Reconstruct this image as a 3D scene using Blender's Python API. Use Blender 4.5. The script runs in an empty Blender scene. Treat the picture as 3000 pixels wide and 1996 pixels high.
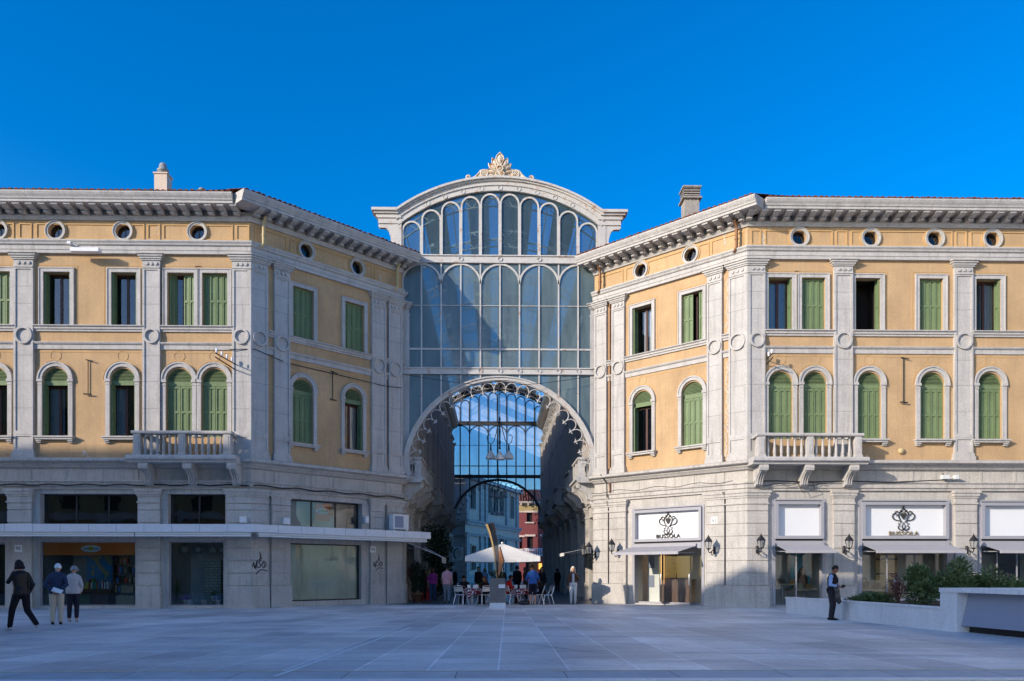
import bpy, bmesh, math, random
from mathutils import Vector, Matrix
rnd = random.Random(7)
R = math.radians
scene = bpy.context.scene
COL = scene.collection

# ------------------------------------------------------------------ camera model (used to read positions off the photograph)
YAW, F, HY = R(1.2), 2350.0, 1675.0
CAM = Vector((-0.23, -33.1, 1.5))
SA, CA = math.sin(YAW), math.cos(YAW)

def ray(px, py):
    xc, zc = (px - 1500) / F, (HY - py) / F
    return Vector((xc * CA + SA, -xc * SA + CA, zc))

def G(px, py, z=0.0):
    d = ray(px, py)
    t = (z - CAM.z) / d.z
    return CAM + d * t

def at(px, Y):
    """ground point in image column px on the line world y = Y"""
    d = ray(px, HY)
    t = (Y - CAM.y) / d.y
    return Vector((CAM.x + d.x * t, Y, 0))

def zat(px, py, Y):
    d = ray(px, py)
    t = (Y - CAM.y) / d.y
    return CAM.z + d.z * t

# ------------------------------------------------------------------ mesh building
BASE = {}

class MB:
    def __init__(s):
        s.v, s.f, s.s, s.m, s.mi = [], [], [], [], 0
    def add(s, vs, fs, smooth=False):
        o = len(s.v)
        s.v += [tuple(p) for p in vs]
        s.f += [tuple(i + o for i in q) for q in fs]
        s.s += [smooth] * len(fs); s.m += [s.mi] * len(fs)
        return s
    def poly(s, *pts):
        return s.add(pts, [tuple(range(len(pts)))])
    def hexa(s, a, b):
        """a: 4 points, b: 4 points opposite"""
        return s.add(list(a) + list(b), [(0, 3, 2, 1), (4, 5, 6, 7), (0, 1, 5, 4), (1, 2, 6, 5), (2, 3, 7, 6), (3, 0, 4, 7)])
    def box(s, x0, x1, y0, y1, z0, z1, M=None):
        a = [Vector(p) for p in ((x0, y0, z0), (x1, y0, z0), (x1, y1, z0), (x0, y1, z0))]
        b = [Vector(p) for p in ((x0, y0, z1), (x1, y0, z1), (x1, y1, z1), (x0, y1, z1))]
        if M is not None:
            a = [M @ p for p in a]; b = [M @ p for p in b]
        return s.hexa(a, b)
    def fbox(s, fr, u0, u1, z0, z1, d0, d1, m0=0.0, m1=0.0):
        P = fr.P
        def ring(z):
            return [P(u0 + m0 * d0, z, d0), P(u1 + m1 * d0, z, d0), P(u1 + m1 * d1, z, d1), P(u0 + m0 * d1, z, d1)]
        return s.hexa(ring(z0), ring(z1))
    def sweep(s, fr, u0, u1, prof, m0=0.0, m1=0.0):
        """closed profile of (d, z) swept along u with mitred ends"""
        n = len(prof)
        a = [fr.P(u0 + m0 * d, z, d) for d, z in prof]
        b = [fr.P(u1 + m1 * d, z, d) for d, z in prof]
        return s.add(a + b, [(i, (i + 1) % n, n + (i + 1) % n, n + i) for i in range(n)] + [tuple(range(n)), tuple(range(2 * n - 1, n - 1, -1))])
    def tube(s, pts, rad, seg=6, smooth=True, caps=True):
        pts = [Vector(p) for p in pts]
        n = len(pts)
        rs = [rad] * n if not isinstance(rad, (list, tuple)) else rad
        rings, prev = [], None
        for i, p in enumerate(pts):
            t = (pts[min(i + 1, n - 1)] - pts[max(i - 1, 0)])
            if t.length < 1e-9: t = Vector((0, 0, 1))
            t.normalize()
            if prev is None:
                q = Vector((0, 0, 1)) if abs(t.z) < .9 else Vector((1, 0, 0))
                x = t.cross(q).normalized()
            else:
                x = (prev - t * prev.dot(t))
                x = x.normalized() if x.length > 1e-6 else t.orthogonal().normalized()
            prev = x
            y = t.cross(x)
            rings.append([p + (x * math.cos(2 * math.pi * k / seg) + y * math.sin(2 * math.pi * k / seg)) * rs[i] for k in range(seg)])
        vs = [p for r_ in rings for p in r_]
        fs = [(i * seg + k, i * seg + (k + 1) % seg, (i + 1) * seg + (k + 1) % seg, (i + 1) * seg + k) for i in range(n - 1) for k in range(seg)]
        s.add(vs, fs, smooth)
        if caps:
            s.add(rings[0], [tuple(range(seg))]); s.add(rings[-1], [tuple(range(seg))])
        return s
    def lathe(s, prof, c=(0, 0, 0), seg=12, smooth=True, M=None, ang=(0, 2 * math.pi)):
        c = Vector(c)
        vs = []
        for r_, z in prof:
            for k in range(seg):
                a = ang[0] + (ang[1] - ang[0]) * k / seg
                p = Vector((r_ * math.cos(a), r_ * math.sin(a), z))
                vs.append((M @ p if M is not None else p) + c)
        n = len(prof)
        fs = [(i * seg + k, i * seg + (k + 1) % seg, (i + 1) * seg + (k + 1) % seg, (i + 1) * seg + k) for i in range(n - 1) for k in range(seg)]
        if prof[0][0] > 1e-6: fs.append(tuple(range(seg)))
        if prof[-1][0] > 1e-6: fs.append(tuple(range((n - 1) * seg, n * seg)))
        return s.add(vs, fs, smooth)
    def ball(s, c, r, seg=10, rows=7, M=None):
        rx, ry, rz = r if isinstance(r, (tuple, list)) else (r, r, r)
        c = Vector(c); vs = []
        for i in range(rows + 1):
            t = math.pi * i / rows
            for k in range(seg):
                a = 2 * math.pi * k / seg
                p = Vector((rx * math.sin(t) * math.cos(a), ry * math.sin(t) * math.sin(a), rz * math.cos(t)))
                vs.append((M @ p if M is not None else p) + c)
        fs = [(i * seg + k, i * seg + (k + 1) % seg, (i + 1) * seg + (k + 1) % seg, (i + 1) * seg + k) for i in range(rows) for k in range(seg)]
        return s.add(vs, fs, True)
    def prism(s, pts2, fn, d0, d1):
        """2-D outline, fn(x, y, d) -> point"""
        n = len(pts2)
        a = [fn(x, y, d0) for x, y in pts2]; b = [fn(x, y, d1) for x, y in pts2]
        return s.add(a + b, [(i, (i + 1) % n, n + (i + 1) % n, n + i) for i in range(n)] + [tuple(range(n)), tuple(range(2 * n - 1, n - 1, -1))])
    def text(s, body, size, fn, ext=0.0, align='CENTER', bold=0.0, sx=1.0):
        cu = bpy.data.curves.new('lettering_curve', 'FONT')
        cu.body, cu.size, cu.align_x, cu.resolution_u = body, size, align, 3
        cu.extrude, cu.offset = ext, bold; cu.space_character = 1.08
        o = bpy.data.objects.new('lettering_tmp', cu); COL.objects.link(o)
        dg = bpy.context.evaluated_depsgraph_get()
        me = o.evaluated_get(dg).to_mesh()
        s.add([fn(v.co.x * sx, v.co.y, v.co.z) for v in me.vertices], [tuple(p.vertices) for p in me.polygons])
        o.evaluated_get(dg).to_mesh_clear()
        bpy.data.objects.remove(o); bpy.data.curves.remove(cu)
        return s
    def mesh(s, name, base=Vector((0, 0, 0)), fix=True, weld=False):
        me = bpy.data.meshes.new(name)
        me.from_pydata([(p[0] - base.x, p[1] - base.y, p[2] - base.z) for p in s.v], [], s.f)
        me.polygons.foreach_set('use_smooth', s.s); me.polygons.foreach_set('material_index', s.m)
        if fix or weld:
            bm = bmesh.new(); bm.from_mesh(me)
            if weld: bmesh.ops.remove_doubles(bm, verts=bm.verts, dist=1e-5)
            bmesh.ops.recalc_face_normals(bm, faces=bm.faces)
            bm.to_mesh(me); bm.free()
        return me
    def build(s, name, mat, parent=None, base=None, fix=True, weld=False):
        b = base if base is not None else (BASE[parent.name] if parent is not None else Vector((0, 0, 0)))
        me = s.mesh(name, b, fix, weld)
        for m_ in (mat if isinstance(mat, (list, tuple)) else (mat,)): me.materials.append(m_)
        o = bpy.data.objects.new(name, me); COL.objects.link(o)
        if parent is not None:
            o.parent = parent
        else:
            o.location = b
        BASE[o.name] = b
        return o

def tag(o, label=None, cat=None, group=None, kind=None):
    if label: o['label'] = label
    if cat: o['category'] = cat
    if group: o['group'] = group
    if kind: o['kind'] = kind
    return o

def thing(name, loc, label, cat, group=None, local=False, rz=0.0):
    o = bpy.data.objects.new(name, None); COL.objects.link(o)
    o.location = loc; o.rotation_euler = (0, 0, rz); o.empty_display_size = .2
    BASE[o.name] = Vector((0, 0, 0)) if local else Vector(loc)
    return tag(o, label, cat, group)

def copy_tree(o, parent=None):
    c = o.copy(); COL.objects.link(c); BASE[c.name] = BASE[o.name]
    if parent is not None: c.parent = parent
    for ch in list(o.children): copy_tree(ch, c)
    return c

def structure(mb, name, mat, **k):
    return tag(mb.build(name, mat, **k), kind='structure')

class Fr:
    """a vertical wall plane: u along it (towards the right of the picture), d out of it"""
    def __init__(s, o, u, n):
        s.o, s.u, s.n = Vector(o), Vector(u).normalized(), Vector(n).normalized()
    def P(s, u, z, d=0.0):
        p = s.o + s.u * u + s.n * d
        return Vector((p.x, p.y, z))
    def hit(s, px, d=0.0):
        q = ray(px, HY)
        t = ((s.o + s.n * d) - CAM).dot(s.n) / q.dot(s.n)
        return t, (CAM + q * t - s.o).dot(s.u)
    def U(s, px, d=0.0): return s.hit(px, d)[1]
    def Z(s, px, py, d=0.0): return CAM.z + (HY - py) / F * s.hit(px, d)[0]

# ------------------------------------------------------------------ materials
def nodes(name):
    m = bpy.data.materials.new(name); m.use_nodes = True
    nt = m.node_tree
    for n in list(nt.nodes): nt.nodes.remove(n)
    out = nt.nodes.new('ShaderNodeOutputMaterial')
    return m, nt, out

def N(nt, t, **kw):
    n = nt.nodes.new(t)
    for k, v in kw.items():
        if k.startswith('_'): setattr(n, k[1:], v)
        else: n.inputs[k.replace('__', ' ')].default_value = v
    return n

def rgb(c): return (c[0], c[1], c[2], 1)

def mat(name, col, rough=.75, var=.12, scale=1.5, bump=.0, bscale=30, metal=0.0, spec=.4, streak=0.0, streak_col=None, fine=0.0, rust=None, emit=None):
    m, nt, out = nodes(name)
    L = nt.links.new
    b = N(nt, 'ShaderNodeBsdfPrincipled', Roughness=rough, Metallic=metal)
    b.inputs['Specular IOR Level'].default_value = spec
    L(b.outputs[0], out.inputs[0])
    tc = N(nt, 'ShaderNodeTexCoord')
    no = N(nt, 'ShaderNodeTexNoise', Scale=scale, Detail=6.0, Roughness=.62)
    L(tc.outputs['Object'], no.inputs['Vector'])
    mix = N(nt, 'ShaderNodeMixRGB')
    mix.inputs[1].default_value = rgb([max(0, c * (1 - var * 1.6)) for c in col])
    mix.inputs[2].default_value = rgb([min(1, c * (1 + var * 1.2)) for c in col])
    L(no.outputs['Fac'], mix.inputs[0])
    cur = mix.outputs[0]
    if fine:
        n2 = N(nt, 'ShaderNodeTexNoise', Scale=14.0, Detail=5.0, Roughness=.7)
        L(tc.outputs['Object'], n2.inputs['Vector'])
        rp = N(nt, 'ShaderNodeMapRange'); rp.inputs[1].default_value = .35; rp.inputs[2].default_value = .7
        rp.inputs[3].default_value = 1 - fine; rp.inputs[4].default_value = 1 + fine * .4
        L(n2.outputs['Fac'], rp.inputs[0])
        mm = N(nt, 'ShaderNodeMixRGB', _blend_type='MULTIPLY'); mm.inputs[0].default_value = 1
        L(cur, mm.inputs[1]); L(rp.outputs[0], mm.inputs[2]); cur = mm.outputs[0]
    if streak:
        mp = N(nt, 'ShaderNodeMapping'); mp.inputs['Scale'].default_value = (3.2, 3.2, .22)
        L(tc.outputs['Object'], mp.inputs['Vector'])
        n3 = N(nt, 'ShaderNodeTexNoise', Scale=1.6, Detail=7.0, Roughness=.7); L(mp.outputs[0], n3.inputs['Vector'])
        rp = N(nt, 'ShaderNodeMapRange'); rp.inputs[1].default_value = .5; rp.inputs[2].default_value = .78
        rp.inputs[3].default_value = 0; rp.inputs[4].default_value = streak
        L(n3.outputs['Fac'], rp.inputs[0])
        mm = N(nt, 'ShaderNodeMixRGB'); L(rp.outputs[0], mm.inputs[0]); L(cur, mm.inputs[1])
        mm.inputs[2].default_value = rgb(streak_col or [c * .45 for c in col]); cur = mm.outputs[0]
    if rust:
        n4 = N(nt, 'ShaderNodeTexNoise', Scale=rust[0], Detail=8.0, Roughness=.75); L(tc.outputs['Object'], n4.inputs['Vector'])
        rp = N(nt, 'ShaderNodeMapRange'); rp.inputs[1].default_value = rust[1]; rp.inputs[2].default_value = rust[1] + .12
        L(n4.outputs['Fac'], rp.inputs[0])
        mm = N(nt, 'ShaderNodeMixRGB'); L(rp.outputs[0], mm.inputs[0]); L(cur, mm.inputs[1])
        mm.inputs[2].default_value = rgb(rust[2]); cur = mm.outputs[0]
    L(cur, b.inputs['Base Color'])
    if bump:
        n5 = N(nt, 'ShaderNodeTexNoise', Scale=bscale, Detail=4.0); L(tc.outputs['Object'], n5.inputs['Vector'])
        bp = N(nt, 'ShaderNodeBump', Strength=bump, Distance=.02); L(n5.outputs['Fac'], bp.inputs['Height'])
        L(bp.outputs[0], b.inputs['Normal'])
    if emit:
        b.inputs['Emission Color'].default_value = rgb(emit[0]); b.inputs['Emission Strength'].default_value = emit[1]
    return m

def glass(name, tint=(.8, .86, .88), ior=1.7, rough=.0, dirt_haze=0.0, dirt_haze_col=(.2, .25, .27), wav=0.0):
    m, nt, out = nodes(name); L = nt.links.new
    tr = N(nt, 'ShaderNodeBsdfTransparent'); tr.inputs[0].default_value = rgb(tint)
    gl = N(nt, 'ShaderNodeBsdfGlossy', Roughness=rough); gl.inputs[0].default_value = (.95, .97, 1, 1)
    fr = N(nt, 'ShaderNodeFresnel', IOR=ior)
    tc = N(nt, 'ShaderNodeTexCoord')
    cur = tr.outputs[0]
    if dirt_haze:
        df = N(nt, 'ShaderNodeBsdfDiffuse'); df.inputs[0].default_value = rgb(dirt_haze_col)
        mp = N(nt, 'ShaderNodeMapping'); mp.inputs['Scale'].default_value = (1.5, 1.5, .25); L(tc.outputs['Object'], mp.inputs[0])
        no = N(nt, 'ShaderNodeTexNoise', Scale=1.3, Detail=7.0, Roughness=.65); L(mp.outputs[0], no.inputs['Vector'])
        rp = N(nt, 'ShaderNodeMapRange'); rp.inputs[1].default_value = .25; rp.inputs[2].default_value = .75
        rp.inputs[3].default_value = dirt_haze * .6; rp.inputs[4].default_value = min(1, dirt_haze * 1.4); L(no.outputs['Fac'], rp.inputs[0])
        mx = N(nt, 'ShaderNodeMixShader'); L(rp.outputs[0], mx.inputs[0]); L(cur, mx.inputs[1]); L(df.outputs[0], mx.inputs[2]); cur = mx.outputs[0]
    if wav:
        no = N(nt, 'ShaderNodeTexNoise', Scale=.9, Detail=2.0); L(tc.outputs['Object'], no.inputs['Vector'])
        bp = N(nt, 'ShaderNodeBump', Strength=wav, Distance=.3); L(no.outputs['Fac'], bp.inputs['Height'])
        L(bp.outputs[0], gl.inputs['Normal'])
    mx = N(nt, 'ShaderNodeMixShader'); L(fr.outputs[0], mx.inputs[0]); L(cur, mx.inputs[1]); L(gl.outputs[0], mx.inputs[2])
    L(mx.outputs[0], out.inputs[0])
    return m

M = {}
M['stucco'] = mat('stucco', (.575, .385, .21), .9, .26, .7, .2, 30, spec=.15, fine=.14, streak=.75, streak_col=(.36, .25, .16), rust=(.8, .68, (.60, .45, .28)))
M['stucco_trim'] = mat('stucco_trim', (.555, .355, .165), .9, .08, 2, spec=.15)
M['stone'] = mat('stone', (.54, .515, .485), .85, .17, 1.6, .2, 22, spec=.2, fine=.16, streak=.62, streak_col=(.21, .195, .18), rust=(1.1, .66, (.30, .285, .265)))
M['mortar'] = mat('dark_mortar', (.24, .225, .21), .95, .2, 4)
M['stone_base'] = mat('stone_base', (.55, .515, .47), .85, .20, 1.4, .25, 20, spec=.2, fine=.20, streak=.70, streak_col=(.20, .18, .16), rust=(.9, .65, (.32, .30, .27)))
M['stone_dark'] = mat('stone_dark', (.40, .37, .335), .88, .25, 1.2, .2, 30, spec=.2, fine=.25, streak=.55, streak_col=(.12, .11, .10))
M['pale_render'] = mat('pale_render', (.80, .76, .68), .9, .08, .5, spec=.1)
M['tile'] = mat('roof_tile', (.17, .065, .045), .9, .35, 3, .2, 20, spec=.1, rust=(5, .6, (.10, .07, .06)))
M['shutter'] = mat('shutter_green', (.18, .25, .12), .55, .22, 1.3, spec=.3, fine=.16, streak=.3, streak_col=(.26, .33, .20))
M['wood'] = mat('dark_wood', (.07, .025, .018), .5, .2, 3, spec=.4)
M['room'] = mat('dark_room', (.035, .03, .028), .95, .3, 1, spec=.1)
M['curtain'] = mat('curtain', (.62, .64, .68), .9, .1, 3, spec=.1)
M['pane'] = glass('window_glass', (.80, .85, .88), 1.9, 0, wav=.02)
M['shop_pane'] = glass('shop_glass', (.90, .93, .93), 1.6, 0)
M['steel'] = mat('grey_steel', (.33, .33, .36), .45, .06, 2, metal=.0, spec=.5)
M['dark_steel'] = mat('dark_frame', (.02, .02, .025), .45, .1, 2, spec=.5)
M['white_panel'] = mat('white_panel', (.74, .75, .76), .5, .03, 1, spec=.4)
M['white_metal'] = mat('canopy_white', (.78, .78, .79), .5, .07, 1.2, spec=.4, fine=.08, streak=.15)
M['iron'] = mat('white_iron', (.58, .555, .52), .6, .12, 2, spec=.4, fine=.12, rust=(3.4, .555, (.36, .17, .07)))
M['finial'] = mat('rusty_cream', (.68, .60, .48), .7, .14, 3, spec=.3, rust=(4.5, .50, (.46, .22, .09)))
M['iron_grey'] = mat('grey_iron', (.30, .30, .30), .6, .15, 2, spec=.4, rust=(3, .62, (.16, .09, .05)))
M['black_iron'] = mat('black_iron', (.018, .018, .02), .5, .2, 4, spec=.5)
M['hall_glass'] = glass('hall_glass', (.40, .56, .64), 1.45, .03, .34, (.12, .18, .19), .03)
M['hall_glass_low'] = glass('hall_glass_low', (.42, .51, .54), 1.45, .05, .66, (.15, .205, .21), .03)
M['roof_glass'] = glass('roof_glass', (.97, .98, .98), 1.4, .1, .02, (.25, .3, .3))
M['far_glass'] = glass('far_glass', (.70, .80, .88), 1.45, .02, .42, (.62, .66, .74))  # pale diffuse share stands in for hazy sky reflections on the far panes
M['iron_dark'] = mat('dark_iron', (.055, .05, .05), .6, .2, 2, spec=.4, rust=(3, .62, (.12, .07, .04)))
M['awning_grey'] = mat('awning_grey', (.40, .39, .41), .85, .06, 2, spec=.2)
M['awning_white'] = mat('awning_white', (.78, .76, .72), .8, .05, 2, spec=.2)
M['black'] = mat('black_paint', (.012, .012, .014), .5, .1, 4)
M['emblem'] = mat('emblem_metal', (.03, .03, .032), .3, .2, 5, metal=.3, spec=.6)
M['emblem_tan'] = mat('emblem_tan', (.30, .24, .16), .4, .2, 5, metal=.3)
M['pipe'] = mat('cream_pipe', (.55, .43, .22), .6, .15, 3, rust=(3, .6, (.28, .15, .06)))
M['copper'] = mat('copper_pipe', (.23, .11, .05), .5, .2, 3, metal=.4)
M['orange'] = mat('orange_banner', (.85, .21, .035), .7, .06, 2)
M['white'] = mat('white_paint', (.80, .80, .80), .5, .03, 2)
M['yellow'] = mat('yellow_paint', (.80, .60, .05), .5, .05, 2)
M['green_ink'] = mat('green_ink', (.06, .30, .07), .5, .05, 2)
M['red'] = mat('red_paint', (.50, .03, .02), .5, .1, 2)
M['blue'] = mat('blue_card', (.05, .20, .45), .6, .1, 2)
M['paper'] = mat('window_paper', (.62, .69, .57), .9, .12, 1.0, .5, 5)
M['interior'] = mat('shop_wall', (.76, .74, .70), .9, .1, 1)
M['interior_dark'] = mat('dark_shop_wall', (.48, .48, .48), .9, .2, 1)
M['desk'] = mat('brown_desk', (.10, .05, .03), .5, .2, 3)
M['card'] = mat('cardboard', (.42, .36, .24), .8, .12, 6)
M['leather'] = mat('tan_leather', (.36, .20, .07), .5, .15, 5)
M['black_leather'] = mat('black_leather', (.016, .014, .014), .38, .3, 6, spec=.6, bump=.3, bscale=14)
M['granite'] = mat('white_granite', (.70, .71, .72), .7, .10, 1.4, .15, 40, spec=.3, fine=.14, streak=.28, streak_col=(.30, .30, .31))
M['grey_panel'] = mat('grey_blue_panel', (.25, .28, .36), .6, .05, 1, spec=.3)
M['soil'] = mat('soil', (.05, .035, .025), .95, .3, 6)
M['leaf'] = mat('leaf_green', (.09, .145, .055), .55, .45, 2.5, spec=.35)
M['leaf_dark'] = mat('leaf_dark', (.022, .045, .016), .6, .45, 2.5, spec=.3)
M['leaf_red'] = mat('leaf_red', (.10, .035, .03), .6, .4, 3)
M['twig'] = mat('twig', (.10, .07, .05), .9, .2, 4)
M['concrete'] = mat('pedestal_stone', (.19, .18, .17), .85, .25, 2.5, .2, 25, fine=.2)
M['bronze'] = mat('dark_bronze', (.06, .035, .025), .35, .4, 4, metal=.6)
M['rust_face'] = mat('orange_patina', (.46, .19, .07), .6, .25, 5, rust=(9, .58, (.20, .07, .03)))
M['gold_edge'] = mat('gilt_edge', (.62, .38, .14), .45, .2, 4, metal=.3)
M['canvas'] = mat('cream_canvas', (.76, .73, .67), .85, .04, 1.5, spec=.15)
M['alu'] = mat('aluminium', (.72, .73, .75), .32, .06, 3, metal=.7, spec=.5)
M['terracotta'] = mat('terracotta', (.36, .14, .08), .85, .15, 4)
M['ac'] = mat('ac_casing', (.68, .68, .66), .5, .04, 2)
M['lampglass'] = glass('lamp_glass', (.9, .92, .93), 1.5, .1, .25, (.6, .6, .58))
M['frosted'] = mat('frosted_glass', (.60, .60, .57), .3, .05, 3)
M['red_wall'] = mat('red_render', (.24, .07, .068), .9, .14, .6, spec=.1, fine=.1)
M['ochre'] = mat('ochre_render', (.40, .29, .13), .9, .15, 1)
M['cable'] = mat('black_cable', (.02, .02, .02), .6, .1, 2)
M['skin'] = mat('skin', (.50, .27, .18), .6, .06, 8, spec=.3)
M['lit_lamp'] = mat('amber_light', (.8, .45, .08), .5, 0, 1, emit=((1, .52, .08), .8))
M['warm_panel'] = mat('warm_panel', (.62, .45, .22), .7, .05, 2)

def cloth_mat():
    m, nt, out = nodes('tablecloth_pattern'); L = nt.links.new
    b = N(nt, 'ShaderNodeBsdfPrincipled', Roughness=.8); L(b.outputs[0], out.inputs[0])
    tc = N(nt, 'ShaderNodeTexCoord')
    n1 = N(nt, 'ShaderNodeTexNoise', Scale=3.2, Detail=1.0, Distortion=1.6); L(tc.outputs['Object'], n1.inputs['Vector'])
    a = N(nt, 'ShaderNodeMath', _operation='SUBTRACT'); a.inputs[1].default_value = .52; L(n1.outputs['Fac'], a.inputs[0])
    c = N(nt, 'ShaderNodeMath', _operation='ABSOLUTE'); L(a.outputs[0], c.inputs[0])
    d = N(nt, 'ShaderNodeMath', _operation='LESS_THAN'); d.inputs[1].default_value = .035; L(c.outputs[0], d.inputs[0])
    mx = N(nt, 'ShaderNodeMixRGB'); mx.inputs[1].default_value = (.17, .008, .02, 1); mx.inputs[2].default_value = (.75, .72, .72, 1)
    L(d.outputs[0], mx.inputs[0]); L(mx.outputs[0], b.inputs['Base Color'])
    return m
M['cloth'] = cloth_mat()

def paving_mat():
    """large grey slabs laid in a fan that closes in towards the arcade"""
    m, nt, out = nodes('paving'); L = nt.links.new
    b = N(nt, 'ShaderNodeBsdfPrincipled', Roughness=.5); b.inputs['Specular IOR Level'].default_value = .35
    L(b.outputs[0], out.inputs[0])
    geo = N(nt, 'ShaderNodeNewGeometry'); sp = N(nt, 'ShaderNodeSeparateXYZ'); L(geo.outputs['Position'], sp.inputs[0])
    def mth(op, a, c=None):
        n = N(nt, 'ShaderNodeMath', _operation=op)
        for i, x in enumerate((a, c)):
            if x is None: continue
            if isinstance(x, (int, float)): n.inputs[i].default_value = x
            else: L(x, n.inputs[i])
        return n.outputs[0]
    dx = mth('SUBTRACT', sp.outputs[0], .9)
    dy = mth('SUBTRACT', 42.0, sp.outputs[1])
    ang = mth('DIVIDE', dx, dy)
    ac = mth('MULTIPLY', ang, 58.0)
    row = mth('MULTIPLY', sp.outputs[1], .62)
    cb = N(nt, 'ShaderNodeCombineXYZ'); L(ac, cb.inputs[0]); L(row, cb.inputs[1])
    br = N(nt, 'ShaderNodeTexBrick', Scale=1.0); br.offset = 0.0
    br.inputs['Color1'].default_value = (.74, .72, .69, 1); br.inputs['Color2'].default_value = (.50, .50, .51, 1)
    br.inputs['Mortar'].default_value = (.90, .90, .90, 1)
    br.inputs['Mortar Size'].default_value = .014; br.inputs['Brick Width'].default_value = 1.0; br.inputs['Row Height'].default_value = 1.0
    br.inputs['Bias'].default_value = 0; br.inputs['Mortar Smooth'].default_value = .2
    L(cb.outputs[0], br.inputs['Vector'])
    mp = N(nt, 'ShaderNodeMapping'); mp.inputs['Scale'].default_value = (.5, 1.3, 1); L(geo.outputs['Position'], mp.inputs[0])
    n1 = N(nt, 'ShaderNodeTexNoise', Scale=1.1, Detail=9.0, Roughness=.68); L(mp.outputs[0], n1.inputs['Vector'])
    rp = N(nt, 'ShaderNodeMapRange'); rp.inputs[1].default_value = .3; rp.inputs[2].default_value = .72; rp.inputs[3].default_value = .78; rp.inputs[4].default_value = 1.18
    L(n1.outputs['Fac'], rp.inputs[0])
    n2 = N(nt, 'ShaderNodeTexNoise', Scale=.28, Detail=5.0); L(geo.outputs['Position'], n2.inputs['Vector'])
    r2 = N(nt, 'ShaderNodeMapRange'); r2.inputs[1].default_value = .35; r2.inputs[2].default_value = .65; r2.inputs[3].default_value = .78; r2.inputs[4].default_value = 1.16
    L(n2.outputs['Fac'], r2.inputs[0])
    n3 = N(nt, 'ShaderNodeTexNoise', Scale=9.0, Detail=6.0); L(geo.outputs['Position'], n3.inputs['Vector'])
    r3 = N(nt, 'ShaderNodeMapRange'); r3.inputs[3].default_value = .76; r3.inputs[4].default_value = 1.22; L(n3.outputs['Fac'], r3.inputs[0])
    cur = br.outputs['Color']
    for r_ in (rp, r2, r3):
        mm = N(nt, 'ShaderNodeMixRGB', _blend_type='MULTIPLY'); mm.inputs[0].default_value = 1
        L(cur, mm.inputs[1]); L(r_.outputs[0], mm.inputs[2]); cur = mm.outputs[0]
    L(cur, b.inputs['Base Color'])
    r4 = N(nt, 'ShaderNodeMapRange'); r4.inputs[3].default_value = .62; r4.inputs[4].default_value = .38; L(n1.outputs['Fac'], r4.inputs[0]); L(r4.outputs[0], b.inputs['Roughness'])
    bp = N(nt, 'ShaderNodeBump', Strength=.25, Distance=.01); L(br.outputs['Fac'], bp.inputs['Height']); bp.invert = True; L(bp.outputs[0], b.inputs['Normal'])
    return m
M['paving'] = paving_mat()

def brick_mat(name, c1, c2, mortar, sc, bw=.5, rh=.25, axis='XY', ms=.02, rough=.8):
    m, nt, out = nodes(name); L = nt.links.new
    b = N(nt, 'ShaderNodeBsdfPrincipled', Roughness=rough); L(b.outputs[0], out.inputs[0])
    geo = N(nt, 'ShaderNodeNewGeometry'); cur = geo.outputs['Position']
    if axis == 'XZ':
        sp = N(nt, 'ShaderNodeSeparateXYZ'); L(cur, sp.inputs[0]); cb = N(nt, 'ShaderNodeCombineXYZ')
        ad = N(nt, 'ShaderNodeMath', _operation='ADD'); L(sp.outputs[0], ad.inputs[0]); L(sp.outputs[1], ad.inputs[1])
        L(ad.outputs[0], cb.inputs[0]); L(sp.outputs[2], cb.inputs[1]); cur = cb.outputs[0]
    br = N(nt, 'ShaderNodeTexBrick', Scale=sc)
    br.inputs['Color1'].default_value = rgb(c1); br.inputs['Color2'].default_value = rgb(c2); br.inputs['Mortar'].default_value = rgb(mortar)
    br.inputs['Mortar Size'].default_value = ms; br.inputs['Brick Width'].default_value = bw; br.inputs['Row Height'].default_value = rh
    L(cur, br.inputs['Vector'])
    no = N(nt, 'ShaderNodeTexNoise', Scale=2.5, Detail=6.0); L(geo.outputs['Position'], no.inputs['Vector'])
    rp = N(nt, 'ShaderNodeMapRange'); rp.inputs[3].default_value = .7; rp.inputs[4].default_value = 1.3; L(no.outputs['Fac'], rp.inputs[0])
    mm = N(nt, 'ShaderNodeMixRGB', _blend_type='MULTIPLY'); mm.inputs[0].default_value = 1
    L(br.outputs['Color'], mm.inputs[1]); L(rp.outputs[0], mm.inputs[2]); L(mm.outputs[0], b.inputs['Base Color'])
    return m
M['hall_floor'] = brick_mat('hall_floor', (.17, .165, .165), (.13, .125, .125), (.08, .08, .08), 1.0, .8, .8, ms=.012, rough=.3)
M['street'] = brick_mat('street_pavers', (.16, .09, .085), (.12, .08, .08), (.06, .06, .06), 1.0, .22, .11, ms=.01)
M['kerb'] = brick_mat('kerb_stone', (.50, .50, .50), (.44, .44, .45), (.2, .2, .2), 1.0, 1.6, 3.0, ms=.012)
M['ashlar'] = brick_mat('grey_ashlar', (.45, .43, .41), (.39, .37, .36), (.2, .2, .2), 1.0, 1.5, .75, 'XZ', ms=.03)
M['smooth_ashlar'] = mat('pale_ashlar', (.70, .56, .46), .85, .15, .8, fine=.12, streak=.35)
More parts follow.
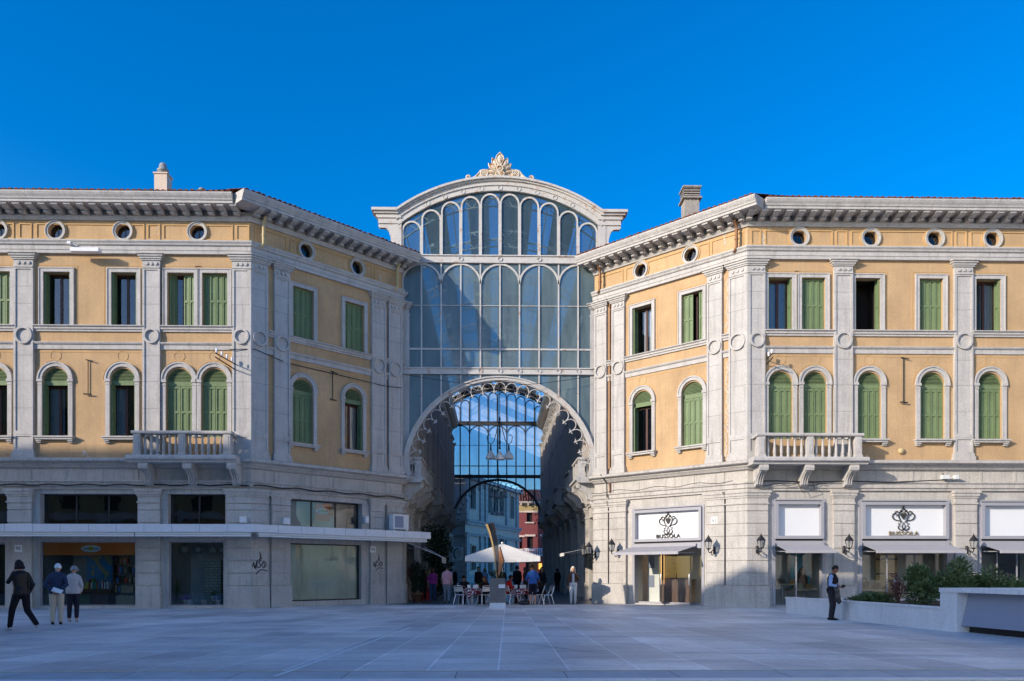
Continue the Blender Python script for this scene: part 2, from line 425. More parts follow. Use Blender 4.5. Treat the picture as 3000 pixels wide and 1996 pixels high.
# ------------------------------------------------------------------ the two corner palazzi
S2 = math.sqrt(.5)
CL, CR = Vector((-10.25, 0, 0)), Vector((10.25, 0, 0))
FLM = Fr(CL, (1, 0, 0), (0, -1, 0))
FLC = Fr(CL, (1, 1, 0), (1, -1, 0))
FRM = Fr(CR, (1, 0, 0), (0, -1, 0))
FRC = Fr(CR, (1, -1, 0), (-1, -1, 0))
HALF, GY, GY2 = 4.73, 5.72, 48.6          # arcade half width, near and far glass screens
FGL = Fr((-HALF, 5.55, 0), (0, 1, 0), (1, 0, 0))
FGR = Fr((HALF, 5.55, 0), (0, 1, 0), (-1, 0, 0))
LC = (HALF * -1 + 10.25) / S2 if False else (10.25 - HALF) / S2     # length of the splayed fronts
ZL = 6.12                                                            # top of the ledge over the ground floor
T = math.tan(R(22.5))
DEP = .34

def wall(mb, fr, u0, u1, z0, z1, holes, dep=DEP, d=0.0):
    us, zs = {u0, u1}, {z0, z1}
    for h in holes:
        us |= {h['u0'], h['u1']}; zs |= {h['z0'], h['z1']}
        if h.get('arch'): zs.add(h['z1'] - (h['u1'] - h['u0']) / 2)
    us, zs = sorted(x for x in us if u0 - 1e-6 <= x <= u1 + 1e-6), sorted(x for x in zs if z0 - 1e-6 <= x <= z1 + 1e-6)
    P = fr.P
    for i in range(len(us) - 1):
        for j in range(len(zs) - 1):
            cu, cz = (us[i] + us[i + 1]) / 2, (zs[j] + zs[j + 1]) / 2
            if any(h['u0'] < cu < h['u1'] and h['z0'] < cz < h['z1'] for h in holes): continue
            mb.poly(P(us[i], zs[j], d), P(us[i + 1], zs[j], d), P(us[i + 1], zs[j + 1], d), P(us[i], zs[j + 1], d))
    for h in holes:
        for a, b in zip(outline(h), outline(h)[1:] + outline(h)[:1]):
            mb.poly(P(a[0], a[1], d), P(b[0], b[1], d), P(b[0], b[1], d - h.get('dep', dep)), P(a[0], a[1], d - h.get('dep', dep)))
        if h.get('arch'):
            arc = outline(h)[1:-1]
            for a, b in zip(arc, arc[1:]):
                mb.poly(P(a[0], a[1], d), P(b[0], b[1], d), P(b[0], h['z1'], d), P(a[0], h['z1'], d))
        if h.get('round'):
            o = outline(h); c = (h['z0'] + h['z1']) / 2
            for a, b in zip(o, o[1:] + o[:1]):
                e = h['z1'] if (a[1] + b[1]) / 2 > c else h['z0']
                mb.poly(P(a[0], a[1], d), P(b[0], b[1], d), P(b[0], e, d), P(a[0], e, d))

def outline(h, n=16, grow=0.0):
    u0, u1, z0, z1 = h['u0'] - grow, h['u1'] + grow, h['z0'] - grow, h['z1'] + grow
    c, r_ = (u0 + u1) / 2, (u1 - u0) / 2
    if h.get('round'):
        zc = (z0 + z1) / 2
        return [(c + r_ * math.cos(2 * math.pi * k / 24), zc + r_ * math.sin(2 * math.pi * k / 24)) for k in range(24)]
    if h.get('arch'):
        s = z1 - r_
        return [(u0, z0)] + [(c - r_ * math.cos(math.pi * k / n), s + r_ * math.sin(math.pi * k / n)) for k in range(n + 1)] + [(u1, z0)]
    return [(u0, z0), (u0, z1), (u1, z1), (u1, z0)]

def band(mb, fr, inner, outer, d0, d1, closed=False):
    """flat moulded band between two outlines of equal length, standing from d0 to d1"""
    n = len(inner); P = fr.P
    for i in range(n if closed else n - 1):
        j = (i + 1) % n
        a, b, c, e = inner[i], inner[j], outer[j], outer[i]
        mb.hexa([P(*a, d0), P(*b, d0), P(*c, d0), P(*e, d0)], [P(*a, d1), P(*b, d1), P(*c, d1), P(*e, d1)])

def shutter_leaf(fr, u0, u1, z0, z1, d, parent, swing=0.0, hinge='l', panels=2):
    """panelled green shutter leaf; swing turns it about its hinge side"""
    mb = MB()
    w = u1 - u0
    def pl(su0, su1, sz0, sz1, a, b):
        pts = []
        for z in (sz0, sz1):
            for uu, dd in ((su0, a), (su1, a), (su1, b), (su0, b)):
                x = uu - u0 if hinge == 'l' else u1 - uu
                cs, sn = math.cos(swing), math.sin(swing)
                xx, dd2 = x * cs - dd * sn, x * sn + dd * cs
                uo = u0 + xx if hinge == 'l' else u1 - xx
                pts.append(fr.P(uo, z, d + dd2))
        mb.hexa(pts[:4], pts[4:])
    pl(u0, u1, z0, z1, -.02, .0)
    k = w / panels; st = .055
    for i in range(panels):
        a, b = u0 + i * k, u0 + (i + 1) * k
        pl(a + .006, a + st, z0, z1, .0, .036); pl(b - st, b - .006, z0, z1, .0, .036)
        for zz in ((z0, z0 + .09), (z0 + (z1 - z0) * .47, z0 + (z1 - z0) * .47 + .09), (z1 - .09, z1)):
            pl(a + st, b - st, zz[0], zz[1], .0, .036)
    return mb.build('shutter', M['shutter'], parent)

def pane_quad(mb, fr, u0, u1, z0, z1, d):
    # wound so that the face looks out of the wall
    a = [fr.P(u0, z0, d), fr.P(u1, z0, d), fr.P(u1, z1, d), fr.P(u0, z1, d)]
    if (a[1] - a[0]).cross(a[2] - a[1]).dot(fr.n) < 0: a.reverse()
    mb.add(a, [(0, 1, 2, 3)])

def window(bld, fr, h, state, rich=True, curtain=None):
    u0, u1, z0, z1, arch = h['u0'], h['u1'], h['z0'], h['z1'], h.get('arch')
    r_ = (u1 - u0) / 2; c = (u0 + u1) / 2; sp = z1 - r_ if arch else z1
    mb = MB()
    if arch:
        for a, b in ((u0 - .17, u0), (u1, u1 + .17)):
            mb.fbox(fr, a, b, z0, sp - .05, .0, .07)
            mb.fbox(fr, a - .03, b + .03, sp - .05, sp + .06, .0, .11); mb.fbox(fr, a - .012, b + .012, sp - .17, sp - .13, .0, .085)
        o1 = [(c - r_ * math.cos(math.pi * k / 18), sp + .06 + r_ * math.sin(math.pi * k / 18)) for k in range(19)]
        def off(g): return [(c - (r_ + g) * math.cos(math.pi * k / 18), sp + .06 + (r_ + g) * math.sin(math.pi * k / 18)) for k in range(19)]
        band(mb, fr, off(0), off(.13), .0, .075); band(mb, fr, off(.13), off(.19), .0, .11)
    else:
        for a, b in ((u0 - .14, u0), (u1, u1 + .14)):
            mb.fbox(fr, a, b, z0, z1 + .14, .0, .055)
        mb.fbox(fr, u0, u1, z1, z1 + .14, .0, .055)
        mb.fbox(fr, u0 - .175, u0 - .14, z0, z1 + .175, .0, .085); mb.fbox(fr, u1 + .14, u1 + .175, z0, z1 + .175, .0, .085)
        mb.fbox(fr, u0 - .14, u1 + .14, z1 + .14, z1 + .175, .0, .085)
    w = mb.build('window', M['stone'], bld)
    if arch and not h.get('nosill'):
        mb = MB()
        mb.fbox(fr, u0 - .26, u1 + .26, z0 - .06, z0, .0, .24); mb.fbox(fr, u0 - .22, u1 + .22, z0 - .14, z0 - .06, .0, .19)
        for x in (u0 - .1, u1 + .1):
            mb.fbox(fr, x - .1, x + .1, z0 - .21, z0 - .14, .0, .15); mb.fbox(fr, x - .085, x + .085, z0 - .27, z0 - .21, .0, .10)
        mb.build('sill', M['stone'], w)
    if not rich:
        mb = MB(); pane_quad(mb, fr, u0, u1, z0, z1, -.22); mb.build('pane', M['pane'], w, fix=False)
        mb = MB(); mb.fbox(fr, u0 - .05, u1 + .05, z0 - .05, z1 + .05, -DEP - .02, -DEP); mb.build('room_back', M['room'], w)
        return w
    top = sp - .16 if arch else z1
    if arch:                                             # louvred lunette and its green rail
        mb = MB()
        mb.fbox(fr, u0, u1, sp - .16, sp + .03, -.17, -.12)
        k = sp + .06
        while k < z1 - .03:
            hw = math.sqrt(max(0, r_ * r_ - (k + .02 - sp) ** 2)) - .01
            a = [fr.P(c - hw, k - .022, -.10), fr.P(c + hw, k - .022, -.10), fr.P(c + hw, k + .03, -.17), fr.P(c - hw, k + .03, -.17)]
            mb.hexa(a, [p + Vector((0, 0, .013)) for p in a]); k += .058
        o = [(c - (r_ - .005) * math.cos(math.pi * q / 16), sp + (r_ - .005) * math.sin(math.pi * q / 16)) for q in range(17)]
        i = [(c - (r_ - .05) * math.cos(math.pi * q / 16), sp + (r_ - .05) * math.sin(math.pi * q / 16)) for q in range(17)]
        band(mb, fr, i, o, -.17, -.10)
        mb.build('louvre', M['shutter'], w)
    if state == 'closed':
        m = c
        shutter_leaf(fr, u0 + .01, m - .004, z0 + .015, top - .01, -.16, w)
        shutter_leaf(fr, m + .004, u1 - .01, z0 + .015, top - .01, -.16, w)
    elif state == 'ajar':
        q = r_ * .62
        shutter_leaf(fr, u0 + .01, u0 + q, z0 + .015, top - .01, -.16, w, -.75, 'l')
        shutter_leaf(fr, u1 - .9 * r_, u1 - .01, z0 + .015, top - .01, -.16, w, -.12, 'r')
    elif state == 'halfway':
        shutter_leaf(fr, u0 + .01, u0 + r_ * .95, z0 + .015, top - .01, -.14, w, .0, 'l')
        shutter_leaf(fr, u1 - r_ * .5, u1 - .01, z0 + .015, top - .01, -.14, w, 0, 'r', 1)
    else:
        sw = R(-88)
        shutter_leaf(fr, u0 + .03, u0 + .33, z0 + .015, top - .01, -.03, w, sw, 'l', 1)
        shutter_leaf(fr, u1 - .33, u1 - .03, z0 + .015, top - .01, -.03, w, sw, 'r', 1)
    if state in ('open', 'halfway', 'ajar', 'hollow'):
        mb = MB(); dd = -.34
        if state != 'hollow':
            for a, b in ((u0, u0 + .07), (c - .05, c + .05), (u1 - .07, u1)): mb.fbox(fr, a, b, z0, top, dd - .05, dd)
            mb.fbox(fr, u0, u1, z0, z0 + .12, dd - .05, dd - .003); mb.fbox(fr, u0, u1, top - .09, top, dd - .05, dd - .003)
            mb.build('sash', M['wood'], w)
            mb = MB(); pane_quad(mb, fr, u0, u1, z0, z1, dd - .03); mb.build('pane', M['pane'], w, fix=False)
        if curtain:
            mb = MB(); n = 14
            for a, b in curtain:
                ua, ub = u0 + (u1 - u0) * a, u0 + (u1 - u0) * b
                pts = [(ua + (ub - ua) * k / n, dd - .14 + .022 * math.sin(k * 1.9)) for k in range(n + 1)]
                for p, q in zip(pts, pts[1:]):
                    mb.add([fr.P(p[0], z0, p[1]), fr.P(q[0], z0, q[1]), fr.P(q[0], z1, q[1]), fr.P(p[0], z1, p[1])], [(0, 1, 2, 3)], True)
            mb.build('curtain', M['curtain'], w)
    mb = MB(); P = fr.P
    z9 = z1 + .02
    a0, a1, D0, D1 = u0 - .02, u1 + .02, -DEP + .001, -1.1
    mb.poly(P(a0, z0 - .02, D1), P(a1, z0 - .02, D1), P(a1, z9, D1), P(a0, z9, D1))
    for p, q in (((a0, z0 - .02), (a0, z9)), ((a1, z0 - .02), (a1, z9)), ((a0, z9), (a1, z9)), ((a0, z0 - .02), (a1, z0 - .02))):
        mb.poly(P(*p, D0), P(*q, D0), P(*q, D1), P(*p, D1))
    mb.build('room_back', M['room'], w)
    return w

def pilaster(bld, fr, u0, u1, m0=0.0, m1=0.0):
    """giant order pilaster of the two upper floors: plinth, panelled shaft, ring medallion, capital with three discs"""
    mb = MB(); c = (u0 + u1) / 2; w = u1 - u0
    def bx(a, b, z0, z1, d0, d1):
        mb.fbox(fr, a, b, z0, z1, d0, d1, m0 if a == u0 else 0, m1 if b == u1 else 0)
    g0 = 0 if m0 else .07; g1 = 0 if m1 else .07
    mb.fbox(fr, u0 - g0, u1 + g1, ZL, ZL + .16, 0, .21, m0, m1); mb.fbox(fr, u0 - g0 * .6, u1 + g1 * .6, ZL + .16, ZL + .30, 0, .175, m0, m1)
    bx(u0, u1, ZL + .30, 13.86, 0, .10)
    f = .085
    for z0, z1 in ((ZL + .30, ZL + .95), (ZL + 1.03, 10.72), (11.50, 13.86)):
        bx(u0, u0 + f, z0, z1, .10, .14); bx(u1 - f, u1, z0, z1, .10, .14)
        for za in ((z0, z0 + .07), (z1 - .07, z1)):
            if 10.5 < za[0] < 11.7: continue
            mb.fbox(fr, u0 + f, u1 - f, za[0], za[1], .10, .1398)
    bx(u0, u1, ZL + .95, ZL + 1.03, .10, .15)
    bx(u0, u0 + f, 10.72, 11.5, .10, .1396); bx(u1 - f, u1, 10.72, 11.5, .10, .1396)
    r_ = w / 2 - .03; n = 22
    ring = lambda q: [(c + q * math.cos(2 * math.pi * k / n), 11.11 + q * math.sin(2 * math.pi * k / n)) for k in range(n)]
    band(mb, fr, ring(r_ - .09), ring(r_), .10, .185, True)
    mb.mi = 1
    for zj in (8.15, 9.25, 10.3, 12.4, 13.1):                  # bed joints as thin strips of dark mortar
        mb.fbox(fr, u0 + f, u1 - f, zj - .008, zj + .008, .05, .1015); mb.fbox(fr, u0 + .003, u0 + f - .003, zj - .008, zj + .008, .05, .1415); mb.fbox(fr, u1 - f + .003, u1 - .003, zj - .008, zj + .008, .05, .1415)
    mb.mi = 0
    # capital
    bx(u0, u1, 13.86, 13.92, 0, .17); bx(u0, u1, 13.92, 14.18, 0, .12)
    for k in (-1, 0, 1):
        q = [(c + k * w * .27 + .072 * math.cos(2 * math.pi * i / 12), 14.05 + .072 * math.sin(2 * math.pi * i / 12)) for i in range(12)]
        mb.prism(q, lambda x, y, d: fr.P(x, y, d), .12, .165)
    for i, (za, zb, d) in enumerate(((14.18, 14.24, .17), (14.24, 14.32, .21), (14.32, 14.40, .26), (14.40, 14.447, .31))):
        e = d - .12
        mb.fbox(fr, u0 - (0 if m0 else e), u1 + (0 if m1 else e), za, zb, 0, d, m0, m1)
    return mb.build('pilaster', [M['stone'], M['mortar']], bld)

def pier(bld, fr, u0, u1, m0=0.0, m1=0.0, top=4.86):
    """rusticated ground floor pier in courses, with plinth and cap"""
    mb = MB()
    g0 = 0 if m0 else .05; g1 = 0 if m1 else .05
    mb.fbox(fr, u0 - g0, u1 + g1, 0, .86, 0, .20, m0, m1); mb.fbox(fr, u0 - g0, u1 + g1, .86, .92, 0, .175, m0, m1)
    z = .92
    mb.fbox(fr, u0 + .015, u1 - .015, .92, 4.3, 0, .10, m0, m1)
    while z < 4.29:
        z2 = min(z + .515, 4.3); mb.fbox(fr, u0, u1, z + .019, z2 - .019, 0.0, .14, m0, m1); z = z2
    for za, zb, d in ((4.3, 4.36, .18), (4.36, 4.56, .145), (4.56, 4.64, .18), (4.64, 4.76, .22), (4.76, top, .26)):
        e = d - .14
        mb.fbox(fr, u0 - (0 if m0 else e), u1 + (0 if m1 else e), za, zb, 0, d, m0, m1)
    return mb.build('pier', M['stone_base'], bld)

ENT = [(0, 14.45), (.14, 14.45), (.14, 14.575), (.165, 14.585), (.165, 14.74), (.22, 14.77), (.24, 14.80), (.24, 14.83), (.30, 14.90), (.30, 14.95), (0, 14.98)]
BED = [(0, 15.82), (.08, 15.82), (.10, 15.87), (.16, 15.95), (.16, 15.99), (0, 15.99)]
FRZ = [(0, 15.99), (.05, 15.99), (.05, 16.22), (0, 16.22)]
COR = [(0, 16.22), (.84, 16.22), (.84, 16.31), (.88, 16.33), (.90, 16.39), (.96, 16.47), (1.0, 16.55), (1.0, 16.60), (.93, 16.62), (0, 16.66)]
LEDGE = [(0, 5.70), (.12, 5.74), (.20, 5.84), (.24, 5.86), (.24, 5.90), (.40, 5.95), (.44, 5.98), (.44, 6.07), (.30, ZL - .002), (0, ZL - .002)]
LOWB = [(0, 4.86), (.10, 4.86), (.10, 4.93), (.16, 4.97), (.16, 5.12), (.22, 5.16), (.22, 5.21), (0, 5.24)]
SILLC = [(0, 11.29), (.07, 11.29), (.07, 11.36), (.12, 11.38), (.12, 11.45), (.19, 11.49), (.19, 11.525), (0, 11.528)]
STRC = [(0, 10.57), (.05, 10.57), (.05, 10.74), (.10, 10.77), (.13, 10.82), (.13, 10.85), (0, 10.86)]

def cornice_bracket(mb, fr, u):
    w = .115
    prof = [(0.05, 15.99), (.36, 15.99), (.40, 16.03), (.38, 16.07), (.60, 16.10), (.70, 16.13), (.74, 16.17), (.74, 16.218), (.05, 16.218)]
    mb.prism(prof, lambda d, z, s: fr.P(u + s, z, d), -w, w)
    mb.prism([(.74, 16.15), (.77, 16.15), (.79, 16.219), (.74, 16.219)], lambda d, z, s: fr.P(u + s, z, d), -w - .02, w + .02)
    mb.prism([(.36, 15.97), (.42, 15.99), (.43, 16.04), (.39, 16.08), (.35, 16.05)], lambda d, z, s: fr.P(u + s, z, d), -w * .6, w * .6)

def panel_line(mb, fr, u0, u1, z0, z1, d=.035, w=.055):
    mb.fbox(fr, u0, u1, z1 - w, z1, 0, d); mb.fbox(fr, u0, u1, z0, z0 + w, 0, d)
    mb.fbox(fr, u0, u0 + w, z0 + w, z1 - w, 0, d); mb.fbox(fr, u1 - w, u1, z0 + w, z1 - w, 0, d)

def oculus(bld, fr, h):
    mb = MB(); c = (h['u0'] + h['u1']) / 2; zc = (h['z0'] + h['z1']) / 2; r0 = (h['u1'] - h['u0']) / 2
    ring = lambda q: [(c + q * math.cos(2 * math.pi * k / 24), zc + q * math.sin(2 * math.pi * k / 24)) for k in range(24)]
    band(mb, fr, ring(r0), ring(r0 + .075), 0, .06, True); band(mb, fr, ring(r0 + .075), ring(r0 + .115), 0, .095, True)
    w = mb.build('round_window', M['stone'], bld)
    mb = MB(); band(mb, fr, ring(r0 - .05), ring(r0 + .01), -.24, -.19, True); mb.fbox(fr, c - .018, c + .018, zc - r0, zc + r0, -.235, -.2)
    mb.build('sash', M['dark_steel'], w)
    mb = MB(); o = ring(r0)
    vs = [fr.P(x, y, -.22) for x, y in o]
    if (vs[1] - vs[0]).cross(vs[2] - vs[1]).dot(fr.n) < 0: vs.reverse()
    mb.add(vs, [tuple(range(24))]); mb.build('pane', M['pane'], w, fix=False)
    mb = MB(); mb.prism(ring(r0 + .03), lambda x, y, d: fr.P(x, y, d), -.62, -.6)
    o = ring(r0 + .03)
    for a, b in zip(o, o[1:] + o[:1]): mb.poly(fr.P(*a, -.6), fr.P(*b, -.6), fr.P(*b, -DEP), fr.P(*a, -DEP))
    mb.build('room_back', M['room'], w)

def balcony(bld, fr, u0, u1, nb, brs, dd=.95):
    """stone balcony: slab on scroll brackets, three panelled piers, turned balusters, handrail"""
    mb = MB()
    mb.sweep(fr, u0 - .22, u1 + .22, [(.2, 5.84), (dd + .02, 5.84), (dd + .05, 5.92), (dd + .16, 5.97), (dd + .16, 6.06), (dd + .1, 6.13), (.0, 6.13), (.0, 6.07)])
    b = mb.build('balcony', M['stone'], bld)
    for x in brs:
        mb = MB()
        prof = [(.02, 5.0), (.30, 5.0), (.42, 5.08), (.40, 5.2), (.48, 5.34), (.62, 5.46), (.84, 5.56), (.92, 5.66), (.92, 5.838), (.02, 5.838)]
        mb.prism(prof, lambda d, z, s: fr.P(x + s, z, d), -.15, .15)
        mb.prism([(.80, 5.62), (.95, 5.60), (.98, 5.72), (.94, 5.836), (.80, 5.836)], lambda d, z, s: fr.P(x + s, z, d), -.18, .18)
        for k in (-.09, 0, .09):
            mb.tube([fr.P(x + k, 5.60, .90), fr.P(x + k, 5.48, .68), fr.P(x + k, 5.3, .49), fr.P(x + k, 5.08, .42)], .035, 6)
        mb.build('bracket', M['stone'], b)
    ps = [u0 + .16, (u0 + u1) / 2, u1 - .16]
    for x in ps:
        mb = MB(); mb.fbox(fr, x - .16, x + .16, 6.132, 6.22, dd - .36, dd + .02); mb.fbox(fr, x - .135, x + .135, 6.22, 6.98, dd - .33, dd - .01)
        mb.fbox(fr, x - .08, x + .08, 6.32, 6.90, dd - .01, dd + .006)
        mb.build('balcony_pier', M['stone'], b)
    mb = MB()
    mb.sweep(fr, u0 - .04, u1 + .04, [(dd - .36, 6.982), (dd + .03, 6.982), (dd + .05, 7.02), (dd + .05, 7.07), (dd + .02, 7.10), (dd - .35, 7.10)])
    for x in (u0 + .16, u1 - .16):
        mb.fbox(fr, x - .16, x + .16, 6.982, 7.095, .0, dd - .36)
    mb.build('handrail', M['stone'], b)
    first = None
    for a, c in ((ps[0] + .16, ps[1] - .16), (ps[1] + .16, ps[2] - .16)):
        for k in range(nb):
            x = a + (c - a) * (k + .5) / nb
            p = fr.P(x, 6.132, dd - .17)
            if first is None:
                mb = MB(); mb.lathe([(.07, 0), (.07, .07), (.045, .1), (.055, .14), (.066, .24), (.062, .34), (.045, .55), (.037, .70), (.05, .73), (.05, .76), (.068, .79), (.068, .85)], (0, 0, 0), 8)
                me = mb.mesh('baluster'); me.materials.append(M['stone']); first = me
            o = bpy.data.objects.new('baluster', first); COL.objects.link(o); o.parent = b; o.location = p - BASE[b.name]; BASE[o.name] = BASE[b.name]
    for x in (u0 + .16, u1 - .16):
        for k in (.25, .45):
            o = bpy.data.objects.new('baluster', first); COL.objects.link(o); o.parent = b; o.location = fr.P(x, 6.132, k) - BASE[b.name]; BASE[o.name] = BASE[b.name]
    return b

def upper_front(bld, fr, ua, ub, rects, arches, ocs, pils, panels, m0=0, m1=0, cm=(0, 0), brk=None, skip_sill=()):
    """stucco wall, order, mouldings and windows of one front. rects/arches: (u0, u1, state, curtain)"""
    mb = MB()
    hr = [dict(u0=a, u1=b, z0=11.53, z1=13.72) for a, b, *_ in rects]
    ha = [dict(u0=a, u1=b, z0=7.01, z1=9.81, arch=True) for a, b, *_ in arches]
    ho = [dict(u0=c - .30, u1=c + .30, z0=15.09, z1=15.69, round=True) for c in ocs]
    wall(mb, fr, ua, ub, ZL, 16.22, hr + ha + ho)
    mb.build('upper_wall', M['stucco'], bld)
    for h, r_ in zip(hr, rects): window(bld, fr, h, r_[2], True, r_[3] if len(r_) > 3 else None)
    for h, r_ in zip(ha, arches):
        if len(r_) > 4: h['nosill'] = True
        window(bld, fr, h, r_[2], True, r_[3] if len(r_) > 3 else None)
    for h in ho: oculus(bld, fr, h)
    for p in pils: pilaster(bld, fr, *p)
    mb = MB(); mb.sweep(fr, ua, ub, ENT, m0, m1); mb.build('entablature', M['stone'], bld)
    mb = MB(); mb.sweep(fr, ua, ub, BED, m0, m1); mb.sweep(fr, ua, ub, FRZ, m0, m1); mb.build('bed_moulding', M['stone'], bld)
    mb = MB(); mb.sweep(fr, cm[0], cm[1], COR, cm[2] if len(cm) > 2 else 0, cm[3] if len(cm) > 3 else 0); mb.build('cornice', M['stone'], bld)
    # string courses run between the pilasters
    edges = sorted([(p[0], p[1]) for p in pils]); x = ua; mb = MB(); mc = MB()
    for a, b in edges + [(ub, ub)]:
        if a - x > .12:
            mb.sweep(fr, x, a, SILLC); mb.sweep(fr, x, a, STRC)
            if a - x > 1.5:
                mc.fbox(fr, x + .03, a - .03, 10.44, 10.465, 0, .012)
        x = max(x, b)
    mb.build('string_course', M['stone'], bld)
    for a, b in panels: panel_line(mc, fr, a, b, 15.05, 15.70)
    for c in ocs:
        ring = lambda q: [(c + q * math.cos(2 * math.pi * k / 24), 15.39 + q * math.sin(2 * math.pi * k / 24)) for k in range(24)]
        band(mc, fr, ring(.42), ring(.47), 0, .045, True)
    for a, b, *_ in arches:
        c = (a + b) / 2
        ring = lambda q: [(c + q * math.cos(2 * math.pi * k / 24), 10.31 + q * math.sin(2 * math.pi * k / 24)) for k in range(24)]
        band(mc, fr, ring(.20), ring(.225), 0, .014, True)
        q0 = [(c - .80 * math.cos(math.pi * k / 14), 9.32 + .80 * math.sin(math.pi * k / 14)) for k in range(15)]
        q1 = [(c - .83 * math.cos(math.pi * k / 14), 9.32 + .83 * math.sin(math.pi * k / 14)) for k in range(15)]
        band(mc, fr, q0, q1, 0, .012)
    for a, b, *_ in rects:
        for x0, x1 in ((a - .30, a - .275), (b + .275, b + .30)): mc.fbox(fr, x0, x1, 11.6, 14.0, 0, .012)
        mc.fbox(fr, a - .275, b + .275, 13.975, 14.0, 0, .012)
    mc.build('stucco_moulding', M['stucco_trim'], bld)
    for u in brk or ():
        mb = MB(); cornice_bracket(mb, fr, u); mb.build('cornice_bracket', M['stone'], bld)
    mb = MB(); mb.sweep(fr, ua, ub, LEDGE, m0, m1); mb.build('ledge', M['stone_base'], bld)
    mb = MB(); mb.sweep(fr, ua, ub, LOWB, m0, m1); mb.build('lower_band', M['stone_base'], bld)

def low_wall(bld, fr, ua, ub, holes, m=None):
    mb = MB(); wall(mb, fr, ua, ub, 0, 4.86, holes, .45); wall(mb, fr, ua, ub, 4.86, ZL, [])
    for k in range(int((ub - ua) / 1.45)):               # upright joints of the frieze slabs
        u = ua + 1.1 + k * 1.45
        if u < ub - .1: mb.fbox(fr, u - .05, u + .05, 5.25, 5.70, 0, .022)
    mb.build('ground_floor_wall', M['stone_base'], bld)

def spread(a, b, step):
    n = max(1, round((b - a) / step)); return [a + (b - a) * (k + .5) / n for k in range(n)]

U = lambda fr, *p: [fr.U(x) for x in p]
def prs(fr, lst):
    return [tuple([fr.U(x[0]), fr.U(x[1])] + list(x[2:])) for x in lst]

# ---- left palazzo ------------------------------------------------------------------------------------------------
LP = thing('palazzo', (-10.25, 0, 0), 'yellow stucco corner palazzo with the bookshop and black graffiti on its piers', 'building', 'matching palazzi flanking the glass arcade')
WL = -26.0
cu1, cu2 = [(.05, .62)], [(.0, .45)]
upper_front(LP, FLM, WL, 0,
    prs(FLM, [(-400, -322, 'closed'), (-250, -172, 'open'), (-47, 31, 'closed'), (128, 206, 'open'), (327, 401, 'open'), (491, 569, 'ajar'), (593, 667, 'closed')]),
    prs(FLM, [(-400, -322, 'closed'), (-250, -172, 'open'), (-53, 24, 'open'), (125, 202, 'open', cu1), (323, 397, 'open', cu2), (487, 564, 'closed', None, 1), (590, 667, 'closed', None, 1)]),
    U(FLM, -360, -210, -5, 163.5, 361, 578.6),
    [(FLM.U(-345), FLM.U(-288))] + prs(FLM, [(45, 102), (421, 472)]) + [(FLM.U(683), 0, 0, T)],
    prs(FLM, [(-130, 42), (56, 94), (106, 424), (432, 470), (478, 683), (692, 731)]), 0, T, (WL, -.47),
    [FLM.U(x, .7) for x in [10 + 37.4 * k for k in range(-14, 19)]])
LLC = FLC.U(1176)
upper_front(LP, FLC, 0, LLC,
    prs(FLC, [(857, 918, 'closed'), (1009.5, 1066, 'closed')]), prs(FLC, [(855, 917, 'closed'), (1008, 1062, 'open', [(.5, 1)])]), U(FLC, 897, 1046),
    [(0, FLC.U(781), -T, 0)] + prs(FLC, [(800, 846), (1086, 1127), (1135, 1174)]),
    [(FLC.U(746), FLC.U(840)), (FLC.U(850), FLC.U(1090)), (FLC.U(1096), FLC.U(1170))], -T, 0, (-.82, LLC + .42),
    spread(-.15, LLC + .15, .50))
balcony(LP, FLM, FLM.U(418), FLM.U(698), 6, [FLM.U(x, .5) for x in (432, 560, 688)])
# ---- right palazzo -----------------------------------------------------------------------------------------------
RP = thing('palazzo', (10.25, 0, 0), 'yellow stucco corner palazzo with the white signboards and grey awnings at street level', 'building', 'matching palazzi flanking the glass arcade')
WR = 26.0 - 10.25
cv = [(.45, 1.0)]
upper_front(RP, FRM, 0, WR,
    prs(FRM, [(2250, 2320, 'open', [(.0, .45), (.5, .9)]), (2348, 2417, 'closed'), (2505, 2578, 'hollow'), (2692.6, 2762, 'closed'), (2858, 2931, 'open', cv), (3040, 3112, 'closed'), (3200, 3272, 'closed')]),
    prs(FRM, [(2250, 2322, 'closed', None, 1), (2352, 2422, 'closed', None, 1), (2511, 2581, 'closed'), (2694, 2767, 'closed'), (2864, 2935, 'closed'), (3040, 3112, 'closed'), (3200, 3272, 'closed')]),
    U(FRM, 2341, 2550, 2737, 2906.5, 3080),
    [(0, FRM.U(2239), -T, 0)] + prs(FRM, [(2440.6, 2495), (2792, 2846), (3145, 3195)]),
    prs(FRM, [(2199, 2230), (2240, 2440), (2448, 2482), (2492, 2790), (2798, 2832), (2842, 3140)]), -T, 0, (.47, WR),
    [FRM.U(x, .7) for x in [2204 + 36.3 * k for k in range(0, 32)]])
RLC = FRC.U(1742)
upper_front(RP, FRC, RLC, 0,
    prs(FRC, [(1854, 1910.5, 'open', [(.3, .75)]), (1998, 2059.6, 'halfway')]), prs(FRC, [(1855, 1911, 'open'), (1998, 2061, 'closed')]), U(FRC, 1878, 2024),
    prs(FRC, [(1746, 1781), (1796, 1833), (2075, 2119)]) + [(FRC.U(2139), 0, 0, T)],
    [(FRC.U(1752), FRC.U(1826)), (FRC.U(1834), FRC.U(2078)), (FRC.U(2084), FRC.U(2180))], 0, T, (RLC - .42, .82),
    spread(RLC - .15, .15, .50))
balcony(RP, FRM, FRM.U(2213, .6), FRM.U(2516, .6), 6, [FRM.U(x, .5) for x in (2228, 2360, 2490)])

